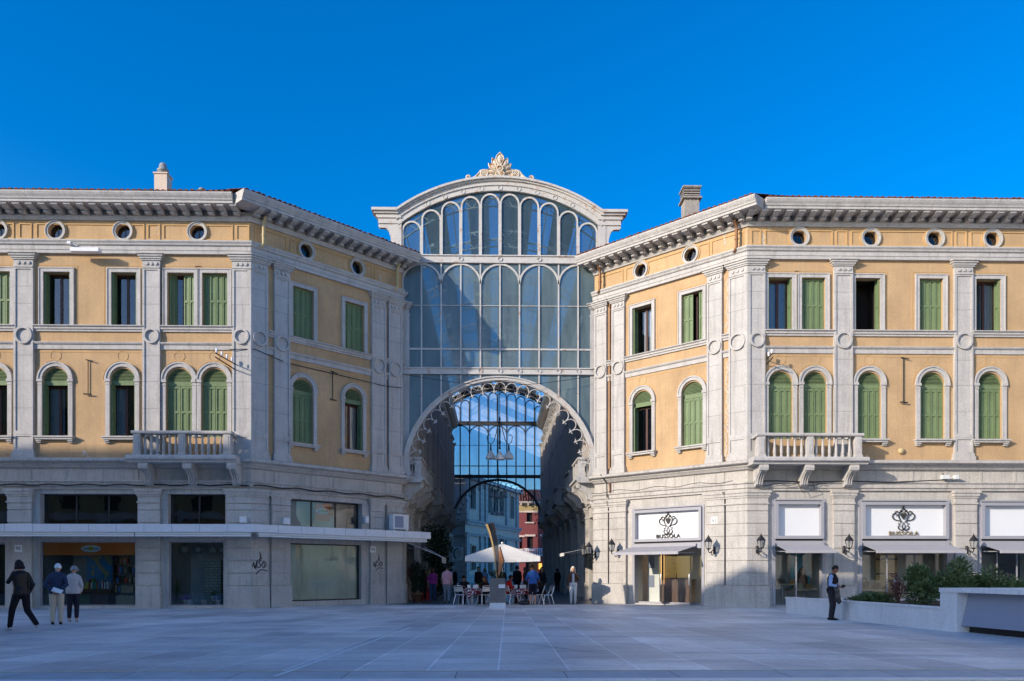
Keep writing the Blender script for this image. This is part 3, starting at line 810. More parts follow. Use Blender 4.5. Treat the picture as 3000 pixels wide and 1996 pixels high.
# ---- ground floors -----------------------------------------------------------------------------------------------
def hole(fr, a, b, z0, z1, dep=.45): return dict(u0=fr.U(a), u1=fr.U(b), z0=z0, z1=z1, dep=dep)
def glazed(bld, fr, h, cols, matn, pane='shop_pane', d=-.3, fw=.06, name='shop_window', bars=True):
    mb = MB(); u0, u1, z0, z1 = h['u0'], h['u1'], h['z0'], h['z1']
    mb.fbox(fr, u0, u1, z0, z0 + fw, d - .06, d); mb.fbox(fr, u0, u1, z1 - fw, z1, d - .06, d)
    xs = [u0 + (u1 - u0) * k / cols for k in range(cols + 1)]
    for i, x in enumerate(xs):
        a = x - fw / 2 if 0 < i < cols else (x if i == 0 else x - fw)
        mb.fbox(fr, a, a + fw, z0 + fw, z1 - fw, d - .06, d)
    w = mb.build(name, M[matn], bld)
    mb = MB(); pane_quad(mb, fr, u0 + fw, u1 - fw, z0 + fw, z1 - fw, d - .03); mb.build('pane', M[pane], w, fix=False)
    return w
def interior(bld, fr, h, deep, matn, floor=None, d0=-.451):
    """the shop room behind an opening: back, side walls, ceiling and floor"""
    mb = MB(); P = fr.P; a, b, z0, z1 = h['u0'] - .02, h['u1'] + .02, h['z0'] - .0, h['z1'] + .02
    mb.poly(P(a, z0, d0 - deep), P(b, z0, d0 - deep), P(b, z1, d0 - deep), P(a, z1, d0 - deep))
    for p, q in (((a, z0), (a, z1)), ((b, z0), (b, z1)), ((a, z1), (b, z1)), ((a, z0), (b, z0))):
        mb.poly(P(*p, d0), P(*q, d0), P(*q, d0 - deep), P(*p, d0 - deep))
    return mb.build('shop_interior', M[matn], bld)

# left main
hU = [hole(FLM, -190, 24, 3.42, 4.68), hole(FLM, 118, 403, 3.42, 4.68), hole(FLM, 492, 660, 3.42, 4.68)]
hD = [hole(FLM, -190, 15, .06, 2.66), hole(FLM, 116, 396, .09, 2.74), hole(FLM, 494, 655, .09, 2.74)]
low_wall(LP, FLM, WL, 0, hU + hD)
for h, c in zip(hU, (3, 3, 2)):
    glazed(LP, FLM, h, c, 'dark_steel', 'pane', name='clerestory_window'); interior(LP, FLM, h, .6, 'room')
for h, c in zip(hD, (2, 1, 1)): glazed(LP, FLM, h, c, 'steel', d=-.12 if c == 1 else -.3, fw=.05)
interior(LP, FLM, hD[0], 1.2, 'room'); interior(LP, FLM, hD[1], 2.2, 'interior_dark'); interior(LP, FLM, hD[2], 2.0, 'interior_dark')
for a in ((-285, -210), (27, 98), (408, 472)): pier(LP, FLM, FLM.U(a[0]), FLM.U(a[1]))
pier(LP, FLM, FLM.U(668), 0, 0, T)
# left splay
hU2 = [dict(u0=FLC.U(850), u1=FLC.U(1061), z0=3.42, z1=4.62, dep=.45)]
hD2 = [dict(u0=FLC.U(849), u1=FLC.U(1059), z0=.22, z1=2.72, dep=.45)]
low_wall(LP, FLC, 0, LLC, hU2 + hD2)
glazed(LP, FLC, hU2[0], 3, 'dark_steel', 'pane', name='clerestory_window'); interior(LP, FLC, hU2[0], .8, 'interior')
glazed(LP, FLC, hD2[0], 1, 'dark_steel', 'shop_pane', d=-.2, fw=.05); interior(LP, FLC, hD2[0], .5, 'paper')
pier(LP, FLC, 0, FLC.U(780), -T, 0)
for a in ((791, 846), (1081, 1120), (1129.5, 1173)): pier(LP, FLC, FLC.U(a[0]), FLC.U(a[1]))
# paper covering the empty shop window, in creased sheets
mb = MB(); q = hD2[0]; nx, nz = 44, 14
def crease(i, k): return -.33 + .018 * math.sin(i * 1.43) * math.sin(k * .9 + i * .3) + .012 * math.sin(i * .57 + k * .4)
gp = [[FLC.P(q['u0'] + (q['u1'] - q['u0']) * i / nx, q['z0'] + .05 + (q['z1'] - q['z0'] - .1) * k / nz, crease(i, k) - (.03 if i % 9 == 0 else 0)) for k in range(nz + 1)] for i in range(nx + 1)]
for i in range(nx):
    for k in range(nz): mb.add([gp[i][k], gp[i + 1][k], gp[i + 1][k + 1], gp[i][k + 1]], [(0, 1, 2, 3)])
tag(mb.build('window_covering', M['paper']), 'creased pale green paper masking the empty shop window on the splayed front', 'paper')

# canopy slab round the left corner, with the rolled blinds under its edge
mb = MB(); e = FLC.U(1262, 1.25)
CAN = [(0, 3.12), (1.15, 3.06), (1.25, 3.06), (1.25, 3.37), (1.15, 3.38), (0, 3.41)]
mb.sweep(FLM, WL, 0, CAN, 0, T); mb.sweep(FLC, 0, e, CAN, -T, 0)
cn = mb.build('canopy', M['white_metal'], LP)
for fr, a, b in ((FLM, WL, FLM.U(392, 1.2)), (FLM, FLM.U(396, 1.2), .35), (FLC, -.3, e - .2)):
    mb = MB(); mb.fbox(fr, a, b, 2.965, 3.045, 1.02, 1.2); mb.fbox(fr, a, b, 2.89, 2.95, 1.08, 1.22); mb.build('rolled_blind', M['awning_white'], cn)
mb = MB()
for fr, a, b in ((FLM, -13, 0), (FLC, 0, e)):
    for x in spread(a, b, 1.1): mb.fbox(fr, x - .006, x + .006, 3.07, 3.365, 1.25, 1.2525)
mb.build('joint_strip', M['grey_panel'], cn)

# right main: grey steel shop portals
def portal(fr, a, b, z1, name='shop_portal'):
    h = hole(fr, a, b, .05, z1, .45); return h
hR = [portal(FRM, 2262, 2418, 4.52), portal(FRM, 2516, 2783, 4.50), portal(FRM, 2865, 3060, 4.48)]
hRC = dict(u0=FRC.U(1853), u1=FRC.U(2064), z0=.05, z1=4.42, dep=.45)
low_wall(RP, FRM, 0, WR, hR); low_wall(RP, FRC, RLC, 0, [hRC])
pier(RP, FRM, 0, FRM.U(2247), -T, 0)
for a in ((2439, 2499), (2794, 2857), (3085, 3150)): pier(RP, FRM, FRM.U(a[0]), FRM.U(a[1]))
pier(RP, FRC, FRC.U(2132), 0, 0, T)
for a in ((1744, 1786), (1790, 1838), (2073, 2126)): pier(RP, FRC, FRC.U(a[0]), FRC.U(a[1]))
def shopfront(fr, h, cols, inner=True):
    u0, u1, z1 = h['u0'], h['u1'], h['z1']
    mb = MB()
    for a, b in ((u0, u0 + .13), (u1 - .13, u1)): mb.fbox(fr, a, b, .05, z1, -.30, .03)
    mb.fbox(fr, u0 + .13, u1 - .13, z1 - .06, z1, -.3, .03)
    mb.fbox(fr, u0 + .13, u1 - .13, 2.52, 2.78, -.3, .05)
    w = mb.build('shopfront', M['steel'], RP)
    mb = MB(); mb.fbox(fr, u0 + .13, u1 - .13, 2.78, 2.86, -.02, .02); mb.build('painted_gap_shade', M['black'], w)  # solid black strip, the shade of the gap put into its colour
    mb = MB(); xs = [u0 + .13 + (u1 - u0 - .26) * k / cols for k in range(1, cols)]
    for x in xs: mb.fbox(fr, x - .025, x + .025, .12, 2.52, -.33, -.27)
    mb.fbox(fr, u0 + .13, u1 - .13, .05, .12, -.34, -.22)
    mb.build('mullion', M['steel'], w)
    mb = MB(); pane_quad(mb, fr, u0 + .13, u1 - .13, .12, 2.52, -.30); mb.build('pane', M['shop_pane'], w, fix=False)
    h2 = dict(u0=u0 + .02, u1=u1 - .02, z0=.05, z1=2.75)
    interior(RP, fr, h2, 1.95, 'interior')
    return w
for h, c in zip(hR, (2, 3, 3)): shopfront(FRM, h, c)
# plain sides, backs and flat lids close the volumes; tiled eaves run along the fronts
for bld, s in ((LP, -1), (RP, 1)):
    mb = MB(); x0, xc, xg = 26 * s, 10.25 * s, HALF * s
    top = [(x0, 0), (xc, 0), (xg, 5.55), (xg, GY2), (x0, GY2)]
    zt = 16.64
    mb.poly(*[Vector((x, y, zt)) for x, y in top])
    mb.poly(Vector((x0, 0, 0)), Vector((x0, GY2, 0)), Vector((x0, GY2, zt)), Vector((x0, 0, zt)))
    mb.poly(Vector((x0, GY2, 0)), Vector((xg, GY2, 0)), Vector((xg, GY2, zt)), Vector((x0, GY2, zt)))
    k = 6.5 * s                                          # inner partition keeps daylight out of the rooms
    mb.poly(Vector((x0, 3.6, 0)), Vector((12.2 * s, 3.6, 0)), Vector((12.2 * s, 3.6, zt)), Vector((x0, 3.6, zt)))
    mb.build('rear_wall', M['stucco'], bld)
    mb = MB()
    ev = .93; tn = math.tan(R(17))
    for fr, a, b in (((FLM, WL, -.5), (FLC, -.75, LLC + .4)) if s < 0 else ((FRM, .5, WR), (FRC, RLC - .4, .75))):
        mb.poly(fr.P(a, 16.655, ev - .02), fr.P(b, 16.655, ev - .02), fr.P(b, 16.655 + 4 * tn, ev - 4), fr.P(a, 16.655 + 4 * tn, ev - 4))
        n = int((b - a) / .23)
        for i in range(n):
            u = a + (b - a) * (i + .5) / n + rnd.uniform(-.02, .02)
            e0 = rnd.uniform(-.03, .05); z_ = rnd.uniform(-.008, .012)
            for j in range(4):
                d1, d0 = ev + .03 + e0 - j * .42, ev + .03 + e0 - (j + 1) * .42 - .05
                zz = lambda d: 16.655 + z_ + (ev - d) * tn
                arc = [(.088 * math.cos(math.pi * q / 5), .062 * math.sin(math.pi * q / 5)) for q in range(6)]
                va = [fr.P(u + x, zz(d1) + y - .01, d1) for x, y in arc]; vb = [fr.P(u + x * .85, zz(d0) + y * .85 - .01, d0) for x, y in arc]
                mb.add(va + vb, [(q, q + 1, 7 + q, 6 + q) for q in range(5)] + [(0, 1, 2, 3, 4, 5)])
    mb.build('roof', M['tile'], bld)
# ------------------------------------------------------------------ chimneys and inner fronts of the palazzi
def chimney_plain(bld, px, y0, Y=3.2):
    p = at(px, Y); w = .28
    mb = MB(); mb.box(p.x - w, p.x + w, Y - w, Y + w, 16.7, zat(px, 518, Y)); zt = zat(px, 518, Y)
    mb.box(p.x - w - .04, p.x + w + .04, Y - w - .04, Y + w + .04, zt, zt + .06)
    c = mb.build('chimney', M['smooth_ashlar'], bld)
    mb = MB(); mb.lathe([(.2, 0), (.2, .14), (.25, .16), (.26, .22), (.19, .28), (.15, .48), (.12, .52), (0, .54)], (p.x, Y, zt + .06), 12)
    mb.build('chimney_cowl', M['iron_grey'], c)
def chimney_slatted(bld, px, Y=3.2):
    p = at(px, Y); w = .33; zt = zat(px, 592, Y)
    mb = MB(); mb.box(p.x - w, p.x + w, Y - w, Y + w, 16.7, zt)
    mb.box(p.x - .44, p.x + .44, Y - .44, Y + .44, zt, zt + .06)
    for k in range(4):
        z = zt + .06 + k * .11; mb.box(p.x - .25, p.x + .25, Y - .25, Y + .25, z, z + .07)
        mb.box(p.x - .37, p.x + .37, Y - .37, Y + .37, z + .07, z + .11)
    mb.box(p.x - .42, p.x + .42, Y - .42, Y + .42, zt + .50, zt + .56)
    mb.build('chimney', M['stone_dark'], bld)
chimney_plain(LP, 478, 503)
chimney_slatted(RP, 2022)
p = at(592, 2.4); mb = MB(); zt = zat(592, 566, 2.4)
mb.lathe([(.06, -.3), (.06, .1), (.14, .12), (.15, .17), (0, .26)], (p.x, 2.4, zt), 10); mb.build('vent_pipe', M['iron_grey'], LP)

GL_LEN = GY2 - 5.55
for bld, fr in ((LP, FGL), (RP, FGR)):
    nb = 10; bw = GL_LEN / nb
    hs, ha, ho, hg = [], [], [], []
    for k in range(nb):
        c = (k + .5) * bw
        hs.append(dict(u0=c - .52, u1=c + .52, z0=11.53, z1=13.72)); ha.append(dict(u0=c - .54, u1=c + .54, z0=7.01, z1=9.81, arch=True))
        ho.append(dict(u0=c - .3, u1=c + .3, z0=15.09, z1=15.69, round=True))
        hg.append(dict(u0=c - 1.45, u1=c + 1.45, z0=.1, z1=4.3, dep=.45))
    mb = MB(); wall(mb, fr, 0, GL_LEN, ZL, 16.8, hs + ha + ho); mb.build('upper_wall', M['stucco'], bld)
    for h in hs + ha: window(bld, fr, h, 'none', False)
    for h in ho: oculus(bld, fr, h)
    mb = MB(); wall(mb, fr, 0, GL_LEN, 0, ZL, hg, .45); mb.build('ground_floor_wall', M['stone_base'], bld)
    for i, h in enumerate(hg):
        w = glazed(bld, fr, h, 3, 'dark_steel', 'shop_pane', d=-.3); 
        mb = MB(); mb.fbox(fr, h['u0'] + .06, h['u1'] - .06, 2.7, 2.78, -.36, -.28); mb.build('transom', M['dark_steel'], w)
        interior(bld, fr, h, 1.4, 'room')
    for k in range(nb + 1):
        c = min(max(k * bw, .45), GL_LEN - .45)
        for e_ in ((-.62, .62) if .5 < k < nb - .5 else (0,)):
            pilaster(bld, Fr(fr.o + fr.n * .22, fr.u, fr.n), c + e_ - .34, c + e_ + .34)
            mb = MB(); mb.fbox(fr, c + e_ - .336, c + e_ + .336, ZL + .003, 14.446, 0, .2195); mb.build('pilaster_core', M['stone'], bld)

        pier(bld, fr, c - .42, c + .42)
    for nm, pf, mt in (('entablature', ENT, 'stone'), ('bed_moulding', BED, 'stone'), ('ledge', LEDGE, 'stone_base'), ('lower_band', LOWB, 'stone_base'), ('string_course', SILLC, 'stone'), ('string_course', STRC, 'stone')):
        mb = MB(); mb.sweep(fr, 0, GL_LEN, pf); mb.build(nm, M[mt], bld)
    mb = MB(); mb.sweep(fr, 0.3, GL_LEN, [(d * .8, z) for d, z in COR]); mb.sweep(fr, 0.3, GL_LEN, FRZ)
    for u in spread(.4, GL_LEN, .5): mb.prism([(.05, 15.99), (.34, 15.99), (.6, 16.12), (.62, 16.218), (.05, 16.218)], lambda d, z, s: fr.P(u + s, z, d), -.11, .11)
    mb.build('cornice', M['stone'], bld)
    for a in (.55, 5.5, 14.2, 23, 33): balcony(bld, fr, a, a + 2.7, 5, [a + .3, a + 2.4], .9)

# ------------------------------------------------------------------ the glass and iron screens of the arcade
def arc_z(x, r_=7.92): return 11.96 + math.sqrt(max(0, r_ * r_ - x * x))
def hall_screen(Y, label, matn, glassn, rich):
    fr = Fr((0, Y, 0), (1, 0, 0), (0, -1, 0)); P = fr.P
    t = thing('arcade_screen', (0, Y, 0), label, 'glass facade', 'glass screens closing the arcade ends')
    im = M[matn]; cw = 2 * HALF / 10
    # glass: one sheet with the round headed passage cut out, following the curved top
    mb = MB(); ml = MB(); n = 40
    xs = sorted({-HALF + 2 * HALF * k / 60 for k in range(61)})
    for a, b in zip(xs, xs[1:]):
        za = 6.2 + math.sqrt(max(0, 4.5 ** 2 - a * a)) if abs(a) < 4.5 else 6.0
        zb = 6.2 + math.sqrt(max(0, 4.5 ** 2 - b * b)) if abs(b) < 4.5 else 6.0
        ml.add([P(a, za, 0), P(b, zb, 0), P(b, 16.5, 0), P(a, 16.5, 0)], [(0, 1, 2, 3)])
        mb.add([P(a, 16.5, 0), P(b, 16.5, 0), P(b, arc_z(b) + .05, 0), P(a, arc_z(a) + .05, 0)], [(0, 1, 2, 3)])
    mb.build('glazing', M[glassn], t, fix=False); ml.build('glazing', M['hall_glass_low' if rich else glassn], t, fix=False)
    # the great arch
    mb = MB()
    def ar(r_, k0=0, k1=math.pi): return [(r_ * math.cos(k0 + (k1 - k0) * k / n), 6.2 + r_ * math.sin(k0 + (k1 - k0) * k / n)) for k in range(n + 1)]
    band(mb, fr, ar(4.54), ar(4.67), -.12, .14); band(mb, fr, ar(4.67), ar(4.73), -.16, .20); band(mb, fr, ar(4.50), ar(4.54), -.08, .09)
    g = mb.build('great_arch', im, t)
    # scrollwork hung inside the arch
    m = 23
    for k in range(m):
        th = math.pi * (k + .5) / m; dth = math.pi / m
        mb = MB(); rr = 4.51; c = Vector((rr - .03, 0)); rad = rr * dth / 2 * 1.0
        pts = []
        for q in range(11):
            ph = math.pi * q / 10
            uu = rad * math.cos(ph); vv = -rad * 1.15 * math.sin(ph)
            tt = th - uu / rr; r2 = rr - .05 + vv * -0 - (rad * 1.15 * (1 - math.sin(ph)))
            pts.append(P(r2 * math.cos(tt), 6.2 + r2 * math.sin(tt), 0))
        mb.tube(pts, .026, 5)
        te = th + dth / 2
        if k < m - 1:
            r1 = rr - .05 - rad * 1.15
            f0 = P(r1 * math.cos(te), 6.2 + r1 * math.sin(te), 0); dr = Vector((-math.cos(te), 0, -math.sin(te))); sd = Vector((-math.sin(te), 0, math.cos(te)))
            mb.tube([f0 + dr * -.03, f0 + dr * .12, f0 + dr * .2], [.02, .045, .012], 5)
            for s_ in (-1, 1): mb.tube([f0 + dr * .05, f0 + dr * .1 + sd * .08 * s_, f0 + dr * .05 + sd * .13 * s_], [.02, .026, .02], 5)
        mb.build('scroll', im, g)
    # beams
    for z0, z1, nm in ((11.02, 11.34, 0), (16.39, 16.77, 1)):
        mb = MB(); mb.fbox(fr, -HALF, HALF, z0 + .05, z1 - .05, -.1, .10); mb.fbox(fr, -HALF, HALF, z1 - .05, z1, -.12, .16); mb.fbox(fr, -HALF, HALF, z0, z0 + .05, -.12, .14)
        if rich:
            for k in range(1, 10):
                if nm and k % 2 == 0: continue
                c = -HALF + cw * k + (0 if nm else 0); zc = (z0 + z1) / 2
                rg = lambda q: [(c + q * math.cos(2 * math.pi * i / 16), zc + q * math.sin(2 * math.pi * i / 16)) for i in range(16)]
                band(mb, fr, rg(.085), rg(.115), .10, .135, True)
        mb.build('beam', im, t)
    # glazing bars
    for k in range(11):
        x = -HALF + cw * k; x = max(-HALF + .05, min(HALF - .05, x))
        mb = MB(); w = .034 if rich else .06
        zb = 6.2 + math.sqrt(max(0, 4.73 ** 2 - x * x))
        if zb < 10.9: mb.fbox(fr, x - w, x + w, zb - .02, 11.02, -.05, .06)
        mb.fbox(fr, x - w, x + w, 11.34, 16.39, -.05, .06)
        if 0 < k < 10: mb.fbox(fr, x - w, x + w, 16.77, arc_z(abs(x) + .33) - .5, -.05, .06)
        mb.build('glazing_bar', im, t)
    for z, w in ((12.25, .04), (14.35, .014)):
        mb = MB()
        for k in range(10): mb.fbox(fr, -HALF + cw * k + .043, -HALF + cw * (k + 1) - .043, z - w, z + w, -.04, .045)
        mb.build('transom', im, t)
    for k in range(5):
        c = -HALF + cw * (1 + 2 * k); sp = 16.36 - cw
        o = [(c - (cw + .035) * math.cos(math.pi * q / 20), sp + (cw + .025) * math.sin(math.pi * q / 20)) for q in range(21)]
        i = [(c - (cw - .05) * math.cos(math.pi * q / 20), sp + (cw - .06) * math.sin(math.pi * q / 20)) for q in range(21)]
        mb = MB(); band(mb, fr, i, o, -.06, .075); mb.build('arched_light', im, t)
    for k in range(10):
        c = -HALF + cw * (k + .5); h = cw / 2
        sp = arc_z(abs(c) + .22) - .10 - h
        o = [(c - h, 16.77)] + [(c - (h + .0) * math.cos(math.pi * q / 16), sp + (h + .02) * math.sin(math.pi * q / 16)) for q in range(17)] + [(c + h, 16.77)]
        i = [(c - h + .075, 16.77)] + [(c - (h - .075) * math.cos(math.pi * q / 16), sp + (h - .065) * math.sin(math.pi * q / 16)) for q in range(17)] + [(c + h - .075, 16.77)]
        mb = MB(); band(mb, fr, i, o, -.055, .068); mb.build('arched_light', im, t)
    # curved cornice with its returns
    mb = MB(); ae = math.asin(4.99 / 8.54)
    def sg(r_): 
        a = math.asin(min(1, 4.99 / r_)) if r_ > 8 else math.asin(4.90 / r_)
        return [(r_ * math.sin(-a + 2 * a * k / 36), 11.96 + r_ * math.cos(-a + 2 * a * k / 36)) for k in range(37)]
    for r0, r1, d in ((7.92, 8.16, .14), (8.16, 8.22, .20), (8.22, 8.36, .17), (8.36, 8.44, .26), (8.44, 8.54, .36)):
        band(mb, fr, sg(r0), sg(r1), -.2, d)
    if rich:
        for k in range(-4, 5):
            a = (k + .5) * .112 if False else k * .112 + .0; rr = 8.04
            cx, cz = rr * math.sin(a), 11.96 + rr * math.cos(a)
            rg = lambda q: [(cx + q * math.cos(2 * math.pi * i / 14), cz + q * math.sin(2 * math.pi * i / 14)) for i in range(14)]
            band(mb, fr, rg(.085), rg(.112), .14, .165, True)
    mb.build('curved_cornice', im, t)
    for s in (-1, 1):
        mb = MB()
        for x0, x1, z0, z1, d in ((4.72, 5.85, 18.25, 18.50, .14), (4.74, 5.90, 18.50, 18.56, .20), (4.80, 5.95, 18.56, 18.70, .17), (4.86, 6.05, 18.70, 18.80, .26), (4.93, 6.15, 18.80, 18.93, .36)):
            mb.fbox(fr, min(x0 * s, x1 * s), max(x0 * s, x1 * s), z0, z1, -.35, d + .006)
        mb.fbox(fr, min(4.74 * s, 5.12 * s), max(4.74 * s, 5.12 * s), 15.2, 18.25, -.2, .11)
        mb.fbox(fr, min(4.66 * s, 5.0 * s), max(4.66 * s, 5.0 * s), 18.32, 18.86, -.19, .125)
        q = [(5.12, 17.0), (5.12, 18.25), (5.82, 18.25), (5.86, 18.14), (5.78, 18.06), (5.5, 18.05), (5.36, 17.92), (5.27, 17.6), (5.22, 17.0)]
        mb.prism([(x * s, z) for x, z in q], P, -.1, .09)
        mb.build('corner_pier', im, t)
    return t, fr
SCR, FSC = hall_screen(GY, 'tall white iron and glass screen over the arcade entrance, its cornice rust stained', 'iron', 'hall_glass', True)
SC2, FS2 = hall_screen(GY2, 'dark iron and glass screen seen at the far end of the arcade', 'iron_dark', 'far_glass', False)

# palmette on top of the near screen
fn = thing('palmette', (0, GY, 20.5), 'cream cast palmette with curling scrolls crowning the glass facade, streaked with rust', 'ornament')
def petal(mb, bx, bz, ang, ln, w, d):
    """pointed domed leaf: outline, raised rim, ridge"""
    ca, sa = math.cos(ang), math.sin(ang)
    pr = [(0, .25), (.25, .72), (.5, 1.0), (.72, .86), (.9, .4), (1, 0)]
    f = lambda t, o: (bx + sa * t * ln + ca * o * w / 2, bz + ca * t * ln - sa * o * w / 2)
    lft = [f(t, -o) for t, o in pr]; rgt = [f(t, o) for t, o in reversed(pr[:-1])]
    out = lft + rgt
    mid = f(.5, 0); n = len(out); P = FSC.P
    sc = lambda k: [(mid[0] + (x - mid[0]) * k, mid[1] + (z - mid[1]) * k) for x, z in out]
    rings = [(out, d - .14), (out, d), (sc(.86), d + .05), (sc(.74), d - .01), (sc(.35), d + .045)]
    vs = [P(x, z, dd) for o, dd in rings for x, z in o] + [P(mid[0], mid[1], d + .06)]
    fs = [(i * n + k, i * n + (k + 1) % n, (i + 1) * n + (k + 1) % n, (i + 1) * n + k) for i in range(4) for k in range(n)]
    fs += [(4 * n + k, 4 * n + (k + 1) % n, 5 * n) for k in range(n)] + [tuple(range(n))]
    mb.add(vs, fs, False)
B = 20.5
mb = MB(); petal(mb, 0, B + .50, 0, .70, .44, .22); mb.build('leaf', M['finial'], fn)
for s in (-1, 1):
    for bx, bz, an, ln, w, d in ((.08, .34, .47, .68, .28, .18), (.10, .28, .86, .62, .25, .15), (.12, .20, 1.22, .58, .22, .12), (.14, .12, 1.55, .52, .20, .09)):
        mb = MB(); petal(mb, bx * s, B + bz, an * s, ln, w, d); mb.build('leaf', M['finial'], fn)
mb = MB()
mb.prism([(-.34, 0), (-.38, .3), (-.2, .62), (0, .8), (.2, .62), (.38, .3), (.34, 0)], lambda x, z, d: FSC.P(x, B + z, d), -.05, .10)
for x, z, r_ in ((0, .40, .15), (-.10, .13, .10), (.11, .13, .10), (0, .26, .10)):
    rg = [FSC.P(x + r_ * math.cos(a * math.pi / 6), B + z + r_ * math.sin(a * math.pi / 6), .24) for a in range(13)]
    mb.tube(rg, .035, 6); mb.ball(FSC.P(x, B + z, .20), (r_ * .5, .08, r_ * .5))
mb.build('flower_boss', M['finial'], fn)
for s in (-1, 1):
    mb = MB()
    ol = [(.30, .02), (.42, .10), (.52, .30), (.62, .36), (.78, .38), (.92, .33), (1.02, .22), (1.16, .08), (1.32, -.03), (1.45, -.02), (1.46, -.16), (.9, -.06), (.3, -.03)]
    mb.prism([(x * s, z) for x, z in ol], lambda x, z, d: FSC.P(x, B + z, d), -.04, .12)
    for cx, cz, r_, t0, t1, wd in ((.76, .20, .165, 0, 2 * math.pi, .034), (1.52, -.02, .10, -2.4, 2.6, .045)):
        mb.tube([FSC.P((cx + r_ * math.cos(t0 + (t1 - t0) * q / 18)) * s, B + cz + r_ * math.sin(t0 + (t1 - t0) * q / 18), .14) for q in range(19)], wd, 6)
    for q in range(6): mb.ball(FSC.P((.76 + .08 * math.cos(q * math.pi / 3)) * s, B + .20 + .08 * math.sin(q * math.pi / 3), .14), .038, 6, 4)
    mb.ball(FSC.P(.76 * s, B + .20, .15), .04, 6, 4); mb.ball(FSC.P(1.52 * s, B - .03, .12), .06, 8, 5)
    mb.tube([FSC.P(x * s, B + z, .13) for x, z in ((.3, .03), (.5, .03), (.62, .10), (.78, .36), (.93, .33), (1.05, .17), (1.2, .03), (1.42, -.09))], .035, 6)
    mb.build('scroll', M['finial'], fn)

# ------------------------------------------------------------------ glass vault
vt = thing('glass_vault', (0, 27, 16.6), 'long glass vault on iron lattice ribs roofing the arcade', 'roof')
mb = MB(); n = 18
xs = [-4.95 + 9.9 * k / n for k in range(n + 1)]
for a, b in zip(xs, xs[1:]):
    mb.add([(a, GY + .2, arc_z(a, 8.36)), (b, GY + .2, arc_z(b, 8.36)), (b, GY2 - .1, arc_z(b, 8.36)), (a, GY2 - .1, arc_z(a, 8.36))], [(0, 1, 2, 3)])
for s in (-1, 1):
    mb.add([(5.0 * s, GY + .2, 16.6), (5.0 * s, GY2 - .1, 16.6), (5.0 * s, GY2 - .1, 18.75), (5.0 * s, GY + .2, 18.75)], [(0, 1, 2, 3)])
mb.build('glazing', M['roof_glass'], vt)
for k in range(9):
    Y = GY + 1.5 + k * 5.0
    if Y > GY2 - .5: break
    mb = MB(); m = 28
    A = [Vector((x, Y, arc_z(x, 8.30))) for x in [-4.9 + 9.8 * i / m for i in range(m + 1)]]
    Bt = [Vector((x * .985, Y, arc_z(x, 7.9))) for x in [-4.9 + 9.8 * i / m for i in range(m + 1)]]
    mb.tube(A, .05, 4, False); mb.tube(Bt, .045, 4, False)
    for i in range(m): mb.tube([A[i], Bt[i + 1]] if i % 2 else [Bt[i], A[i + 1]], .022, 4, False)
    for s in (-1, 1): mb.tube([(4.9 * s, Y, 16.6), (4.9 * s, Y, 18.7)], .06, 4, False)
    mb.build('lattice_rib', M['iron'], vt)
mb = MB()
for i in range(13):
    x = -4.8 + 9.6 * i / 12; mb.tube([(x, GY + .2, arc_z(x, 8.33)), (x, GY2 - .1, arc_z(x, 8.33))], .03, 4, False)
for s in (-1, 1):
    for z in (16.65, 17.3, 18.0, 18.7): mb.tube([(4.98 * s, GY + .2, z), (4.98 * s, GY2 - .1, z)], .03, 4, False)
mb.build('purlin', M['iron_grey'], vt)

# ------------------------------------------------------------------ chandeliers along the arcade axis
def chandelier(Y, label):
    t = thing('chandelier', (0, Y, 0), label, 'chandelier', 'chandeliers hanging in the arcade', local=True)
    mb = MB(); mb.tube([(0, 0, 9.6), (0, 0, arc_z(0, 7.9) + .35)], .016, 5); t.location.z = -.35; mb.build('chain', M['black_iron'], t)
    mb = MB(); mb.lathe([(.015, 9.7), (.05, 9.55), (.03, 9.3), (.05, 8.9), (.035, 8.5), (.06, 8.35), (.03, 8.2), (0, 8.1)], (0, 0, 0), 8)
    for k in range(3):
        dx, dy = ((-.97, .25), (.97, .25), (0, -1))[k]
        f = lambda r_, z: (dx * r_, dy * r_, z)
        mb.tube([f(.06, 9.4), f(.16, 8.95), f(.3, 8.45), f(.45, 8.3), f(.62, 8.42), f(.66, 8.68), f(.55, 8.80), f(.46, 8.72)], .02, 5)
        mb.tube([f(.47, 8.3), f(.47, 7.95)], [.035, .06], 6)
    mb.build('arm', M['black_iron'], t)
    for k in range(3):
        dx, dy = ((-.97, .25), (.97, .25), (0, -1))[k]
        mb = MB(); mb.lathe([(.07, .42), (.10, .34), (.20, .2), (.25, .08), (.26, 0), (.24, 0)], (.47 * dx, .47 * dy, 7.55 - (.12 if k == 2 else 0)), 12)
        mb.build('lamp_shade', M['frosted'], t)
    return t
chandelier(7.4, 'black scrolled chandelier with three bell shades, the largest and highest of those in the arch')
chandelier(28.4, 'second chandelier into the arcade, hanging below the dark beam of the far screen')
chandelier(47.2, 'smallest of the hanging chandeliers, at the deep end before the grey stone facade')

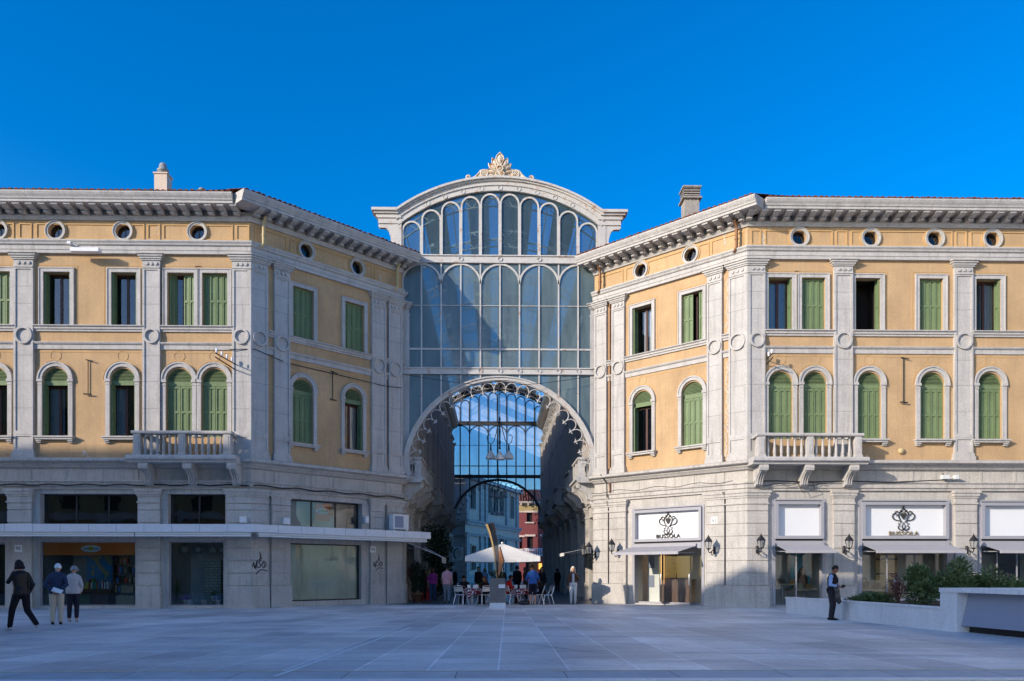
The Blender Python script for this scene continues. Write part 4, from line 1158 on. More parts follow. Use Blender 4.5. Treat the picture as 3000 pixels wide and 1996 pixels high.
# ------------------------------------------------------------------ what stands beyond the far screen
A0 = at(1363, 70); A1 = at(1521, 92); A0.z = A1.z = 0
FB = Fr(A0, A1 - A0, (0, -1, 0)); FB.n = Vector((FB.u.y, -FB.u.x, 0)); bL = (A1 - A0).length
FB2 = Fr((A0.x - 14, 71.5, 0), (1, 0, 0), (0, -1, 0))
gb = thing('stone_building', A0, 'grey stone building with tall windows seen through the far arch', 'building')
HB = 14.0
hs = []
for a, b, y0, y1 in ((1377, 1392, 1425, 1492), (1427, 1439, 1420, 1504), (1444, 1458, 1420, 1508), (1463, 1476, 1420, 1512), (1494, 1505, 1455, 1520), (1379, 1393, 1600, 1670), (1425, 1442, 1570, 1690), (1493, 1506, 1648, 1675), (1462, 1474, 1574, 1660)):
    u0, u1 = FB.U(a), FB.U(b); zz = lambda y: FB.Z((a + b) / 2, y)
    hs.append(dict(u0=u0, u1=u1, z0=max(.05, zz(y1)), z1=min(13.2, zz(y0))))
mb = MB(); wall(mb, FB, 0, bL, 0, HB, hs, .5); mb.build('wall', M['smooth_ashlar'], gb)
mb = MB(); wall(mb, FB2, 0, 14 + .0, 0, HB, [], .5)
mb.poly(FB2.P(14, 0), FB.P(0, 0), FB.P(0, HB), FB2.P(14, HB)); mb.build('side_wall', M['ashlar'], gb)
for h in hs:
    mb = MB(); mb.fbox(FB, h['u0'], h['u1'], h['z0'], h['z1'], -.52, -.45); w = mb.build('window', M['room'], gb)
    mb = MB(); g = .12
    for a, b, c, d in ((h['u0'] - g, h['u0'], h['z0'] - g, h['z1'] + g), (h['u1'], h['u1'] + g, h['z0'] - g, h['z1'] + g), (h['u0'], h['u1'], h['z1'], h['z1'] + g), (h['u0'], h['u1'], h['z0'] - g, h['z0'])):
        mb.fbox(FB, a, b, c, d, 0, .12)
    mb.fbox(FB, h['u0'] - .25, h['u1'] + .25, h['z1'] + g, h['z1'] + g + .12, 0, .25)
    mb.build('surround', M['smooth_ashlar'], w)
    mb = MB(); c = (h['u0'] + h['u1']) / 2; mb.fbox(FB, c - .04, c + .04, h['z0'], h['z1'], -.45, -.40)
    for q in (.33, .66): mb.fbox(FB, h['u0'], h['u1'], h['z0'] + (h['z1'] - h['z0']) * q - .03, h['z0'] + (h['z1'] - h['z0']) * q + .03, -.45, -.41)
    mb.build('sash', M['dark_steel'], w)
mb = MB()
for z0, z1, d in ((8.0, 8.25, .5), (7.6, 8.0, .3), (6.2, 6.4, .3), (6.4, 6.55, .4), (HB - .5, HB, .7), (0, 1.1, .2)):
    mb.sweep(FB, 0, bL, [(0, z0), (d, z0), (d, z1), (0, z1)]); mb.sweep(FB2, 0, 14 - .3, [(0, z0), (d, z0), (d, z1), (0, z1)])
for a in (1363, 1404, 1419, 1480, 1510):
    u = FB.U(a); mb.fbox(FB, u, u + .9, 1.1, 6.2, 0, .25); mb.fbox(FB, u, u + .9, 8.25, HB - .5, 0, .25)
mb.build('moulding', M['ashlar'], gb)
# plaque on the far wall
Fp = FB2; c = Fp.U(1343); z = Fp.Z(1343, 1623)
pq = thing('plaque', Fp.P(c, z, .1), 'pale relief plaque with a dark half wreath on the far stone wall', 'plaque')
mb = MB(); mb.fbox(Fp, c - .65, c + .65, z - .85, z + .85, .0, .12)
mb.build('slab', M['white_panel'], pq)
mb = MB(); mb.prism([(c + .06 + .40 * math.cos(k * math.pi / 10), z + .58 * math.sin(k * math.pi / 10)) for k in range(20)], lambda x, y, d: Fp.P(x, y, d), .12, .18); mb.build('oval', M['smooth_ashlar'], pq)
mb = MB(); mb.tube([Fp.P(c - .1 + .48 * math.cos(math.pi * (.45 + .95 * k / 12)), z + .7 * math.sin(math.pi * (.45 + .95 * k / 12)), .17) for k in range(13)], .09, 6); mb.build('wreath', M['leaf_dark'], pq)
# red house
r0, r1 = at(1516, 94), at(1640, 94)
FRD = Fr((r0.x, 94, 0), (1, 0, 0), (0, -1, 0)); rl = r1.x - r0.x
rh = thing('red_house', (r0.x, 94, 0), 'red rendered house with a tiled roof glimpsed through the far arch', 'house')
hz = []
for a, b, y0, y1 in ((1543, 1560, 1502, 1530), (1544, 1562, 1572, 1610), (1522, 1530, 1574, 1608), (1588, 1600, 1572, 1612), (1540, 1575, 1640, 1690)):
    hz.append(dict(u0=FRD.U(a), u1=FRD.U(b), z0=max(.05, FRD.Z(a, y1)), z1=FRD.Z(a, y0)))
ztop = FRD.Z(1550, 1474)
mb = MB(); wall(mb, FRD, 0, rl, 0, ztop - 1.4, hz, .4); mb.build('wall', M['red_wall'], rh)
mb = MB(); wall(mb, FRD, 0, rl, ztop - 1.4, ztop, []); mb.build('frieze', M['ochre'], rh)
mb = MB(); mb.sweep(FRD, -.2, rl, [(0, ztop - .1), (.7, ztop), (.75, ztop + .2), (0, ztop + .25)])
for k in spread(0, rl, 1.1): mb.fbox(FRD, k - .12, k + .12, ztop - .35, ztop - .1, 0, .6)
mb.sweep(FRD, 0, rl, [(0, ztop - 1.5), (.12, ztop - 1.5), (.12, ztop - 1.35), (0, ztop - 1.35)]); mb.build('eaves', M['smooth_ashlar'], rh)
mb = MB(); mb.poly(FRD.P(-.3, ztop + .22, .8), FRD.P(rl, ztop + .22, .8), FRD.P(rl, ztop + 2.6, -5), FRD.P(-.3, ztop + 2.6, -5))
for k in spread(-.2, rl, .4): mb.tube([FRD.P(k, ztop + .26, .82), FRD.P(k, ztop + 2.64, -5)], .12, 5)
mb.build('roof', M['tile'], rh)
for h in hz:
    mb = MB(); mb.fbox(FRD, h['u0'], h['u1'], h['z0'], h['z1'], -.42, -.36); w = mb.build('window', M['room'], rh)
    mb = MB()
    mb.fbox(FRD, h['u0'] - .35, h['u1'] + .35, h['z1'], h['z1'] + .3, 0, .15); mb.fbox(FRD, h['u0'] - .25, h['u1'] + .25, h['z0'] - .2, h['z0'], 0, .2)
    mb.build('surround', M['smooth_ashlar'], w)
mb = MB(); zb = FRD.Z(1565, 1626); a, b = FRD.U(1535), FRD.U(1602)
mb.fbox(FRD, a, b, zb - .2, zb, 0, 1.0); mb.fbox(FRD, a, b, zb + .9, zb + 1.02, .86, 1.0)
for k in spread(a, b, .28): mb.fbox(FRD, k - .06, k + .06, zb, zb + .9, .88, .98)
mb.build('balcony', M['white_panel'], rh)
mb = MB(); mb.fbox(FRD, FRD.U(1578), FRD.U(1587), FRD.Z(1580, 1668), FRD.Z(1580, 1651), .3, .5)
tag(mb.build('lamp_box', M['lit_lamp']), 'small amber lit box on the ground floor of the red house', 'lamp')
# ------------------------------------------------------------------ lettering and emblems
def on(fr, u, z, d):
    return lambda x, y, k=0.0: fr.P(u + x, z + y, d + k)
def smooth(pts, n=5):
    out = []
    for i in range(len(pts) - 1):
        p0, p1, p2, p3 = (Vector(pts[max(i - 1, 0)]), Vector(pts[i]), Vector(pts[i + 1]), Vector(pts[min(i + 2, len(pts) - 1)]))
        for k in range(n):
            t = k / n
            out.append(.5 * ((2 * p1) + (p2 - p0) * t + (2 * p0 - 5 * p1 + 4 * p2 - p3) * t * t + (3 * p1 - p0 - 3 * p2 + p3) * t ** 3))
    out.append(Vector(pts[-1])); return out
EMB = [[(0, -.48), (.22, -.28), (.40, .0), (.45, .28), (.34, .50), (.14, .56), (.0, .46)],
       [(.32, -.52), (.26, -.40), (.36, -.27), (.58, -.24), (.84, -.14), (.98, .08), (.94, .28), (.78, .38), (.63, .32), (.60, .20), (.70, .14)],
       [(.82, .36), (.74, .50), (.56, .56), (.42, .48)], [(.32, -.52), (.42, -.56), (.48, -.48)],
       [(0, -.48), (.10, -.62), (.13, -.84), (.0, -1.02), (-.2, -1.10), (-.42, -.98), (-.47, -.80), (-.36, -.68), (-.26, -.76)],
       [(.0, .90), (.10, .74), (.18, .58)], [(.08, .70), (.24, .66), (.30, .56)]]
def emblem(parent, fr, u, z, s, d):
    mb = MB(); f = on(fr, u, z, d)
    for st in EMB:
        for m in (1, -1):
            pts = smooth([(x * m * s, y * s) for x, y in st], 4)
            w = [.009 + .019 * math.sin(math.pi * i / (len(pts) - 1)) ** 1.3 for i in range(len(pts))]
            mb.tube([f(p[0], p[1], .03) for p in pts], [x * s / .5 for x in w], 6)
    mb.tube([f(.06 * s * math.cos(a * math.pi / 6), .97 * s + .06 * s * math.sin(a * math.pi / 6), .03) for a in range(13)], .012 * s / .5, 5)
    ht = [(0, -.22), (.14, -.04), (.25, .16), (.24, .32), (.12, .38), (0, .30), (-.12, .38), (-.24, .32), (-.25, .16), (-.14, -.04)]
    mb.prism([(x * s, (y + .06) * s) for x, y in ht], f, .0, .06)
    return mb.build('emblem', M['emblem'], parent)

# ------------------------------------------------------------------ signboards, awnings and lamps of the right palazzo
def signboard(fr, h, label, logo=True, tan=False):
    u0, u1, z0, z1 = h['u0'] + .10, h['u1'] - .10, 2.86, h['z1'] - .10
    t = thing('signboard', fr.P((u0 + u1) / 2, z0, 0), label, 'shop sign', 'white signboards over the shop awnings')
    mb = MB(); w = .13
    for a, b, c, d in ((u0, u0 + w, z0, z1), (u1 - w, u1, z0, z1), (u0 + w, u1 - w, z1 - w, z1), (u0 + w, u1 - w, z0, z0 + w)):
        mb.fbox(fr, a, b, c, d, -.14, .13)
    mb.build('frame', M['steel'], t)
    mb = MB(); mb.fbox(fr, u0 + w, u1 - w, z0 + w, z1 - w, -.13, -.10); mb.build('panel', M['white_panel'], t)
    if logo:
        c = (u0 + u1) / 2; zc = (z0 + z1) / 2
        emblem(t, fr, c, zc + .12, .47, -.10)
        mb = MB(); f = on(fr, c, z0 + w + .03, -.10)
        mb.text('BUSSOLA', .24, lambda x, y, k: f(x * 1.2, y, k + .03), .03, 'CENTER', .0, 1.0)
        for x0 in (-.48, -.32, -.17, -.02, .13, .32, .45):
            pass
        mb.build('lettering', M['emblem_tan'] if tan else M['emblem'], t)
    return t
signboard(FRC, hRC, 'white signboard with black emblem over the glass doors on the splayed front')
signboard(FRM, hR[0], 'small blank white signboard with no emblem beside the corner pier', False)
signboard(FRM, hR[1], 'wide white signboard with black emblem above the planted shop window', True, True)
signboard(FRM, hR[2], 'blank white signboard cut by the picture edge past the last pier', False)

def awning(fr, a, b, label, out=1.3, z0=2.62, z1=2.34, matn='awning_grey', group='grey awnings over the shop windows', val=.10, scallop=False):
    t = thing('awning', fr.P((a + b) / 2, z0, 0), label, 'awning', group)
    mb = MB()
    n = 10
    for k in range(n):
        u0, u1 = a + (b - a) * k / n, a + (b - a) * (k + 1) / n
        mb.hexa([fr.P(u0, z0, .08), fr.P(u1, z0, .08), fr.P(u1, z1, out), fr.P(u0, z1, out)], [fr.P(u0, z0 + .012, .08), fr.P(u1, z0 + .012, .08), fr.P(u1, z1 + .012, out), fr.P(u0, z1 + .012, out)])
    mb.build('fabric', M[matn], t)
    mb = MB()
    if scallop:
        m = int((b - a) / .12)
        for k in range(m):
            u0, u1 = a + (b - a) * k / m, a + (b - a) * (k + 1) / m
            mb.prism([(u0, z1), (u1, z1), (u1, z1 - val * .8), ((u0 + u1) / 2, z1 - val), (u0, z1 - val * .8)], fr.P, out, out + .012)
    else:
        mb.fbox(fr, a, b, z1 - val, z1 + .02, out, out + .07)
    mb.build('valance', M[matn], t)
    mb = MB(); mb.fbox(fr, a, b, z0 - .06, z0 + .10, .02, .14)
    for u in (a + .08, b - .08): mb.tube([fr.P(u, z0 - .28, .10), fr.P(u + (.3 if u < (a + b) / 2 else -.3), z0 - .30, out * .55), fr.P(u, z1 - .04, out)], .022, 6)
    mb.build('arm', M['steel'], t)
    return t
awning(FRC, hRC['u0'] + .02, hRC['u1'] - .35, 'grey awning pulled out over the open glass doors', 1.5)
awning(FRM, hR[0]['u0'] + .1, hR[0]['u1'] - .1, 'grey awning over the narrow shop window with the seaside poster')
awning(FRM, hR[1]['u0'] + .1, hR[1]['u1'] - .1, 'widest grey awning, over the shop window behind the planter')
awning(FRM, hR[2]['u0'] + .1, hR[2]['u1'] - .1, 'grey awning cut by the picture edge, over the dark poster window')
awning(FGL, 1.3, 4.6, 'cream awning with scalloped valance inside the arcade above the potted shrub', 1.85, 2.95, 2.22, 'awning_white', 'cream awnings inside the arcade', .3, True)
awning(FGR, 1.6, 4.0, 'cream awning lit by the sun inside the arcade behind the twin lamps', 1.5, 2.72, 2.42, 'awning_white', 'cream awnings inside the arcade', .14)

def wall_lamp(fr, u, z, label, reach=.5):
    t = thing('wall_lamp', fr.P(u, z, .14), label, 'wall lamp', 'black lanterns on the ground floor piers', local=True, rz=math.atan2(fr.n.y, fr.n.x) + math.pi / 2)
    y = -reach; mb = MB()
    mb.lathe([(.02, -.1), (.06, -.08), (.06, .2), (.02, .22)], (0, 0, 0), 8)
    mb.tube([(0, -.02, .12), (0, y * .4, .02), (0, y * .8, -.06), (0, y, .0), (0, y, .1)], .022, 6)
    mb.tube([(0, -.02, -.05), (0, y * .3, -.16), (0, y * .55, -.12), (0, y * .5, -.02), (0, y * .38, -.04)], .018, 6)
    mb.build('bracket', M['black_iron'], t)
    mb = MB(); n = 6
    P = lambda r_, zz, k: (r_ * math.cos(k * 2 * math.pi / n), y + r_ * math.sin(k * 2 * math.pi / n), zz)
    for k in range(n):
        mb.tube([P(.10, .12, k), P(.17, .42, k)], .012, 4, False); mb.tube([P(.10, .12, k), P(.10, .12, k + 1)], .012, 4, False); mb.tube([P(.17, .42, k), P(.17, .42, k + 1)], .014, 4, False)
    mb.lathe([(.19, .43), (.12, .54), (.07, .57), (.07, .60), (.04, .63), (.02, .68), (0, .72)], (0, y, 0), 6, False)
    mb.lathe([(0, .03), (.05, .08), (.11, .115), (.11, .13)], (0, y, 0), 6, False)
    mb.build('lantern_frame', M['black_iron'], t)
    mb = MB(); mb.lathe([(.095, .13), (.16, .42)], (0, y, 0), 6, False); mb.build('lantern_glass', M['lampglass'], t)
    return t
wall_lamp(FRC, FRC.U(1816), 2.35, 'black wall lantern on the pier by the arcade, partly behind the awning end')
wall_lamp(FRC, FRC.U(2098), 2.35, 'black wall lantern under the small house number plate')
wall_lamp(FRM, FRM.U(2215), 2.35, 'black wall lantern on the corner pier, its shadow beside it')
wall_lamp(FRM, FRM.U(2468), 2.35, 'black wall lantern above the man in the dark waistcoat')
wall_lamp(FRM, FRM.U(2826), 2.35, 'black wall lantern on the pier over the tall green shrub')
wall_lamp(FRC, RLC + .16, 2.25, 'black wall lantern at the arcade mouth, the nearer of the pair on the corner')
wall_lamp(FGR, .45, 2.2, 'pale lantern just inside the arcade, the sunlit one of the pair on the corner')

# the open glass doors of the splayed front
u0, u1 = hRC['u0'], hRC['u1']
shopfront(FRC, hRC, 1)
mb = MB(); w3 = (u1 - u0)
d1 = thing('glass_door', FRC.P(u0 + w3 * .42, .05, -.3), 'frameless glass door standing open into the handbag shop', 'door')
def door_leaf(fr, ua, ub, da, db, nm):
    mb = MB(); P = fr.P
    vs = [P(ua, .12, da), P(ub, .12, db), P(ub, 2.45, db), P(ua, 2.45, da)]
    mb.add(vs, [(0, 1, 2, 3)]); mb.build('pane', M['shop_pane'], d1, fix=False)
    mb = MB(); mb.hexa([P(ua, .06, da - .02), P(ub, .06, db - .02), P(ub, .06, db + .02), P(ua, .06, da + .02)], [P(ua, .13, da - .02), P(ub, .13, db - .02), P(ub, .13, db + .02), P(ua, .13, da + .02)])
    mb.tube([P(ub, .9, db + .05), P(ub, .95, db + .07), P(ub, 1.35, db + .07), P(ub, 1.4, db + .05)], .02, 6); mb.build('handle', M['alu'], d1)
door_leaf(FRC, u0 + w3 * .40, u0 + w3 * .47, -.3, .28, 0); door_leaf(FRC, u1 - w3 * .22, u1 - w3 * .15, -.3, .25, 1)
mb = MB(); mb.fbox(FRC, FRC.U(1946, -1.7), FRC.U(1978, -1.7), .06, 2.5, -1.9, -1.7); tag(mb.build('wardrobe', M['desk']), 'tall brown wood cabinet inside the open shop doorway', 'cabinet')
mb = MB(); mb.fbox(FRC, FRC.U(1975, -1.2), FRC.U(2020, -1.2), .06, 1.1, -1.7, -1.2); mb.fbox(FRC, FRC.U(1973, -1.2), FRC.U(2022, -1.2), 1.1, 1.15, -1.72, -1.18); tag(mb.build('counter', M['desk']), 'brown shop counter facing the open doorway', 'counter')
mb = MB(); mb.fbox(FRC, FRC.U(1936, -1.5), FRC.U(1944, -1.5), .9, 2.3, -1.56, -1.5); tag(mb.build('light_panel', mat('glowing_panel', (.8, .5, .2), emit=((1, .55, .2), .7))), 'narrow glowing amber panel in the shop doorway', 'lamp')
mb = MB(); mb.fbox(FRC, u0 + w3 * .06, FRC.U(1932, -.9), .06, 2.45, -1.0, -.9); tag(mb.build('display_wall', M['interior']), 'grey display wall behind the fixed glass by the doors', 'display')
for k, (a, z) in enumerate(((.26, 1.95), (.26, 1.05))):
    mb = MB(); mb.fbox(FRC, FRC.U(1902, -.9), FRC.U(1917, -.9), z - .28, z + .28, -.9, -.87)
    tag(mb.build('framed_notice', M['grey_panel']), ('upper' if k == 0 else 'lower') + ' of two dark framed notices on the grey display wall', 'notice', 'framed notices in the shop')

# ------------------------------------------------------------------ goods in the right-hand windows
def handbag(p, s, matn, label, rz=0):
    t = thing('handbag', p, label, 'handbag', 'handbags on display', local=True, rz=rz)
    mb = MB(); mb.prism([(-.5 * s, 0), (.5 * s, 0), (.44 * s, .6 * s), (.38 * s, .66 * s), (-.38 * s, .66 * s), (-.44 * s, .6 * s)], lambda x, y, d: Vector((x, d, y)), -.13 * s, .13 * s)
    mb.fbox(Fr((0, 0, 0), (1, 0, 0), (0, -1, 0)), -.4 * s, .4 * s, .42 * s, .5 * s, .13 * s, .15 * s); mb.build('pouch', M[matn], t)
    mb = MB(); mb.tube(smooth([(-.2 * s, -.06 * s, .62 * s), (-.17 * s, -.06 * s, .9 * s), (0, -.06 * s, 1.0 * s), (.17 * s, -.06 * s, .9 * s), (.2 * s, -.06 * s, .62 * s)], 3), .022 * s + .003, 6)
    mb.build('handle', M[matn], t); return t
def display_table(p, w, z, label):
    t = thing('display_table', p, label, 'table', 'display tables in the shop windows')
    mb = MB(); mb.box(p.x - w / 2, p.x + w / 2, p.y - .3, p.y + .3, z - .06, z); mb.build('tabletop', M['card'], t)
    mb = MB(); mb.tube([(p.x, p.y, .06), (p.x, p.y, z - .06)], .04, 8); mb.lathe([(.22, .06), (.22, .08)], (p.x, p.y, 0), 12, False); mb.build('leg', M['steel'], t)
def inside(px, Y): return at(px, Y)
p = inside(2292, .9); display_table(p, 1.0, .98, 'slim display table carrying the black and tan bags')
handbag(Vector((p.x - .05, .9, .98)), .34, 'black_leather', 'black handbag with upright handles on the slim table')
handbag(Vector((p.x + .38, .8, .98)), .26, 'leather', 'tan handbag lying low on the slim table')
p = inside(2355, 1.1); display_table(p, 1.4, .74, 'low display table below the seaside poster')
handbag(Vector((p.x - .3, 1.0, .74)), .42, 'card', 'straw coloured tote bag on the low table under the poster')
handbag(Vector((p.x + .2, 1.05, .74)), .34, 'leather', 'soft tan bag beside the straw tote')
handbag(Vector((p.x + .62, .95, .74)), .16, 'black_leather', 'pair sized tiny black bag at the table end')
p = inside(2548, .9); display_table(p, 1.3, .74, 'display table with two large black bags behind the low wall')
handbag(Vector((p.x - .25, .9, .74)), .5, 'black_leather', 'large black bag on the table near the pier')
handbag(Vector((p.x + .3, .95, .74)), .42, 'black_leather', 'slouched black bag beside the amber screen')
p = inside(2660, 1.0); display_table(p, 1.9, .9, 'long display table behind the shrubs')
handbag(Vector((p.x - .5, .95, .9)), .40, 'blue', 'teal blue handbag standing before the amber screen')
handbag(Vector((p.x + .15, 1.0, .9)), .36, 'black_leather', 'black handbag half hidden behind the reddish twigs')
# seaside poster
po = thing('poster', Vector((FRM.U(2360) + 10.25, 1.5, .9)), 'turquoise seaside poster of a long haired woman in the narrow window', 'poster')
Fq = Fr((0, 1.5, 0), (1, 0, 0), (0, -1, 0)); a, b = Fq.U(2316), Fq.U(2372)
M['sea'] = mat('sea_print', (.12, .42, .52), .5, .25, .8)
mb = MB(); mb.fbox(Fq, a, b, .75, 2.6, 0, .03); mb.build('sheet', M['sea'], po)
c = (a + b) / 2 + .08
mb = MB(); mb.prism([(c - .34, .85), (c - .26, 1.3), (c - .12, 1.62), (c + .02, 1.72), (c + .14, 1.6), (c + .22, 1.3), (c + .26, .9)], Fq.P, .03, .036); mb.build('printed_hair', M['desk'], po)
mb = MB(); mb.prism([(c - .09, 1.50 + 0), (c - .06, 1.62), (c + .02, 1.66), (c + .08, 1.60), (c + .09, 1.48), (c + .03, 1.38), (c - .04, 1.38)], Fq.P, .036, .042)
mb.prism([(c - .16, .85), (c - .12, 1.2), (c - .04, 1.38), (c + .04, 1.38), (c + .12, 1.2), (c + .16, .85)], Fq.P, .036, .041); mb.build('printed_figure', M['skin'], po)
mb = MB(); f = on(Fq, (a + b) / 2, 2.28, .03); mb.text('TLANTIC', .15, lambda x, y, k: f(x, y, k + .006), .003); mb.build('lettering', M['grey_panel'], po)
# amber lattice screen
Fq2 = Fr((0, 1.9, 0), (1, 0, 0), (0, -1, 0)); a, b = Fq2.U(2566), Fq2.U(2628)
sc_ = thing('display_screen', Fq2.P((a + b) / 2, .1, 0), 'amber panelled display screen with dark cross bars in the wide window', 'screen')
mb = MB(); mb.fbox(Fq2, a, b, .1, 2.6, -.05, 0); mb.build('panel', M['warm_panel'], sc_)
mb = MB(); mb.fbox(Fq2, (a + b) / 2 - .03, (a + b) / 2 + .03, .1, 2.6, 0, .03)
for z in (.75, 1.4, 2.05): mb.fbox(Fq2, a, b, z - .03, z + .03, 0, .028)
mb.build('bar', M['dark_steel'], sc_)
# dark poster with a motorcyclist
Fq3 = Fr((0, 1.6, 0), (1, 0, 0), (0, -1, 0)); a, b = Fq3.U(2914), Fq3.U(2990)
mp_ = thing('poster', Fq3.P((a + b) / 2, .9, 0), 'black poster with a pale splashing rider in the last window', 'poster')
mb = MB(); mb.fbox(Fq3, a, b, .7, 2.5, 0, .03); mb.build('sheet', M['black'], mp_)
c = (a + b) / 2
mb = MB()
for k in range(26):
    q = rnd.uniform(0, 6.28); r_ = rnd.uniform(.05, .36); x, z = c + r_ * math.cos(q), 1.15 + r_ * .8 * math.sin(q)
    mb.prism([(x + .07 * math.cos(j * 1.256 + q), z + .05 * math.sin(j * 1.256 + q)) for j in range(5)], Fq3.P, .03, .034 + .0004 * k)
mb.build('printed_rider', M['card'], mp_)
mb = MB(); f = on(Fq3, c, 2.22, .03); mb.text('BORBONESE', .13, lambda x, y, k: f(x, y, k + .006), .003); mb.build('lettering', M['grey_panel'], mp_)

# ------------------------------------------------------------------ bookshop and flower shop of the left palazzo
def oval_badge(parent, fr, u, z, rx, d):
    rz = rx * .36
    mb = MB(); mb.prism([(u + rx * math.cos(k * math.pi / 16), z + rz * math.sin(k * math.pi / 16)) for k in range(32)], fr.P, d, d + .012); mb.build('badge', M['white'], parent)
    mb = MB(); mb.prism([(u + rx * .26 * math.cos(k * math.pi / 10), z + rz * .1 + rx * .24 * math.sin(k * math.pi / 10)) for k in range(20)], fr.P, d + .012, d + .02); mb.build('sun_disc', M['yellow'], parent)
    word = 'LEUROVILLAGE'; n = len(word); cols = ['red', 'orange', 'yellow', 'green_ink', 'blue']
    for k, cn_ in enumerate(('red', 'green_ink', 'blue')):
        mb = MB()
        for i, ch in enumerate(word):
            if (0 if i < 3 else 1 if i < 9 else 2) != k: continue
            f = on(fr, u - rx * .80 + rx * 1.6 * (i + .5) / n, z - rx * .075, d + .02)
            mb.text(ch, rx * .22, lambda x, y, q: f(x, y, q + .004), .003, 'CENTER', rx * .006)
        mb.build('lettering', M[cn_], parent)
Fb = Fr(FLM.P(0, 0, -.16), FLM.u, FLM.n); a, b = hD[1]['u0'] + .05, hD[1]['u1'] - .05
ob = thing('banner', FLM.P((a + b) / 2, 2.2, -.15), 'orange banner with a white oval badge across the top of the bookshop window', 'banner')
mb = MB(); mb.fbox(FLM, a, b, 2.17, 2.69, -.22, -.19); mb.build('cloth', M['orange'], ob)
oval_badge(ob, FLM, FLM.U(260), 2.44, .40, -.19)
us = thing('window_sign', FLC.P(FLC.U(958), 3.7, -.4), 'small orange sign with a white oval badge behind the upper glazing of the splayed front', 'sign')
a, b = FLC.U(938), FLC.U(981)
mb = MB(); mb.fbox(FLC, a, b, 3.75, 4.52, -.40, -.38); mb.build('sheet', M['orange'], us); oval_badge(us, FLC, (a + b) / 2, 4.2, (b - a) * .47, -.38)
# the map, desk, binders and boxes
M['map_sea'] = mat('map_blue', (.05, .22, .42), .6, .15, 2); M['map_land'] = mat('map_land', (.40, .36, .16), .7, .3, 8)
Fm = Fr((0, 1.5, 0), (1, 0, 0), (0, -1, 0)); a, b = Fm.U(254), Fm.U(330)
mp = thing('wall_map', Fm.P((a + b) / 2, 1.0, 0), 'blue wall map of a long boot shaped peninsula in the bookshop window', 'map')
mb = MB(); mb.fbox(Fm, a, b, .95, 2.2, 0, .02); mb.build('sheet', M['map_sea'], mp)
w = b - a; q = lambda x, y: (a + w * x, .95 + 1.25 * y)
mb = MB(); mb.prism([q(*p) for p in ((.05, .98), (.2, .86), (.32, .80), (.42, .66), (.52, .52), (.62, .40), (.72, .30), (.70, .18), (.76, .14), (.80, .26), (.84, .34), (.92, .30), (.86, .42), (.72, .50), (.60, .62), (.50, .74), (.48, .86), (.60, .92), (.62, .98))], Fm.P, .02, .026)
mb.prism([q(*p) for p in ((.66, .92), (.85, .74), (.98, .62), (.99, .98), (.70, .98))], Fm.P, .02, .026)
for cx, cy, rx, ry in ((.24, .40, .06, .12), (.25, .62, .045, .08), (.60, .10, .11, .06)):
    mb.prism([q(cx + rx * math.cos(k * .628), cy + ry * math.sin(k * .628)) for k in range(10)], Fm.P, .02, .026)
mb.build('printed_land', M['map_land'], mp)
c0 = at(300, .85); zt = .78
dk = thing('desk', Vector((c0.x, .85, 0)), 'dark wood desk in the bookshop window with files on top', 'desk')
mb = MB(); mb.box(c0.x - .95, c0.x + .55, .5, 1.2, .74, zt); mb.build('desk_board', M['desk'], dk)
mb = MB(); mb.box(c0.x - .9, c0.x + .5, .52, .56, .40, .74); mb.build('front_panel', M['desk'], dk)
for x in (c0.x - .9, c0.x + .44): 
    mb = MB(); mb.box(x, x + .06, .55, 1.15, .09, .74); mb.build('leg', M['desk'], dk)
x = c0.x - .62; cols = ['yellow', 'yellow', 'leather', 'red', 'white', 'green_ink', 'blue', 'green_ink', 'red', 'blue', 'black', 'white', 'red', 'white', 'black', 'white']
nm = {'yellow': 'yellow', 'leather': 'tan', 'red': 'red', 'white': 'white', 'green_ink': 'green', 'blue': 'blue', 'black': 'black'}
seen = {}
for k, cn_ in enumerate(cols):
    wd_ = rnd.uniform(.05, .075); hh = rnd.uniform(.26, .34) + (.12 if k in (3, 5) else 0); ln = .07 if k < 3 else 0
    mb = MB(); mb.hexa([(x, .6, zt), (x + wd_ - .006, .6, zt), (x + wd_ - .006, .85, zt), (x, .85, zt)], [(x + ln, .6, zt + hh), (x + ln + wd_ - .006, .6, zt + hh), (x + ln + wd_ - .006, .85, zt + hh), (x + ln, .85, zt + hh)])
    ordn = ['first', 'second', 'third', 'fourth'][seen.get(cn_, 0)]; seen[cn_] = seen.get(cn_, 0) + 1
    prev_ = f', {ordn} {nm[cn_]} one counting from the leaning files' 
    tag(mb.build('binder', M[cn_]), f'{nm[cn_]} file standing on the bookshop desk' + prev_, 'binder', 'files on the bookshop desk'); x += wd_
for k, (px, w, h, cn_, lb) in enumerate(((245, .85, .46, 'leaf', 'green flowered box under the desk, on the floor of the bookshop window'), (295, .75, .46, 'leaf_red', 'dark flowered box on the bookshop floor, in the middle of three'), (370, .75, .42, 'card', 'slatted pale crate on the bookshop floor by the pier'), (376, .5, .30, 'card', 'small shelf box holding two jars beside the desk'))):
    p = at(px, .4); z = .09 if k < 3 else .62
    mb = MB(); mb.box(p.x - w / 2, p.x + w / 2, .3, .5, z, z + h)
    for i in range(3): mb.box(p.x - w / 2 - .008, p.x + w / 2 + .008, .28, .3, z + h * (.1 + .3 * i), z + h * (.28 + .3 * i))
    tag(mb.build('storage_box', M[cn_]), lb, 'box')
p = at(372, .9)
sh = thing('bookshelf', Vector((p.x, .9, 0)), 'dark bookshelf of many small books at the back of the bookshop window', 'shelf')
mb = MB()
for z in (.6, 1.0, 1.4, 1.8): mb.box(p.x - .5, p.x + .5, .8, 1.1, z, z + .03)
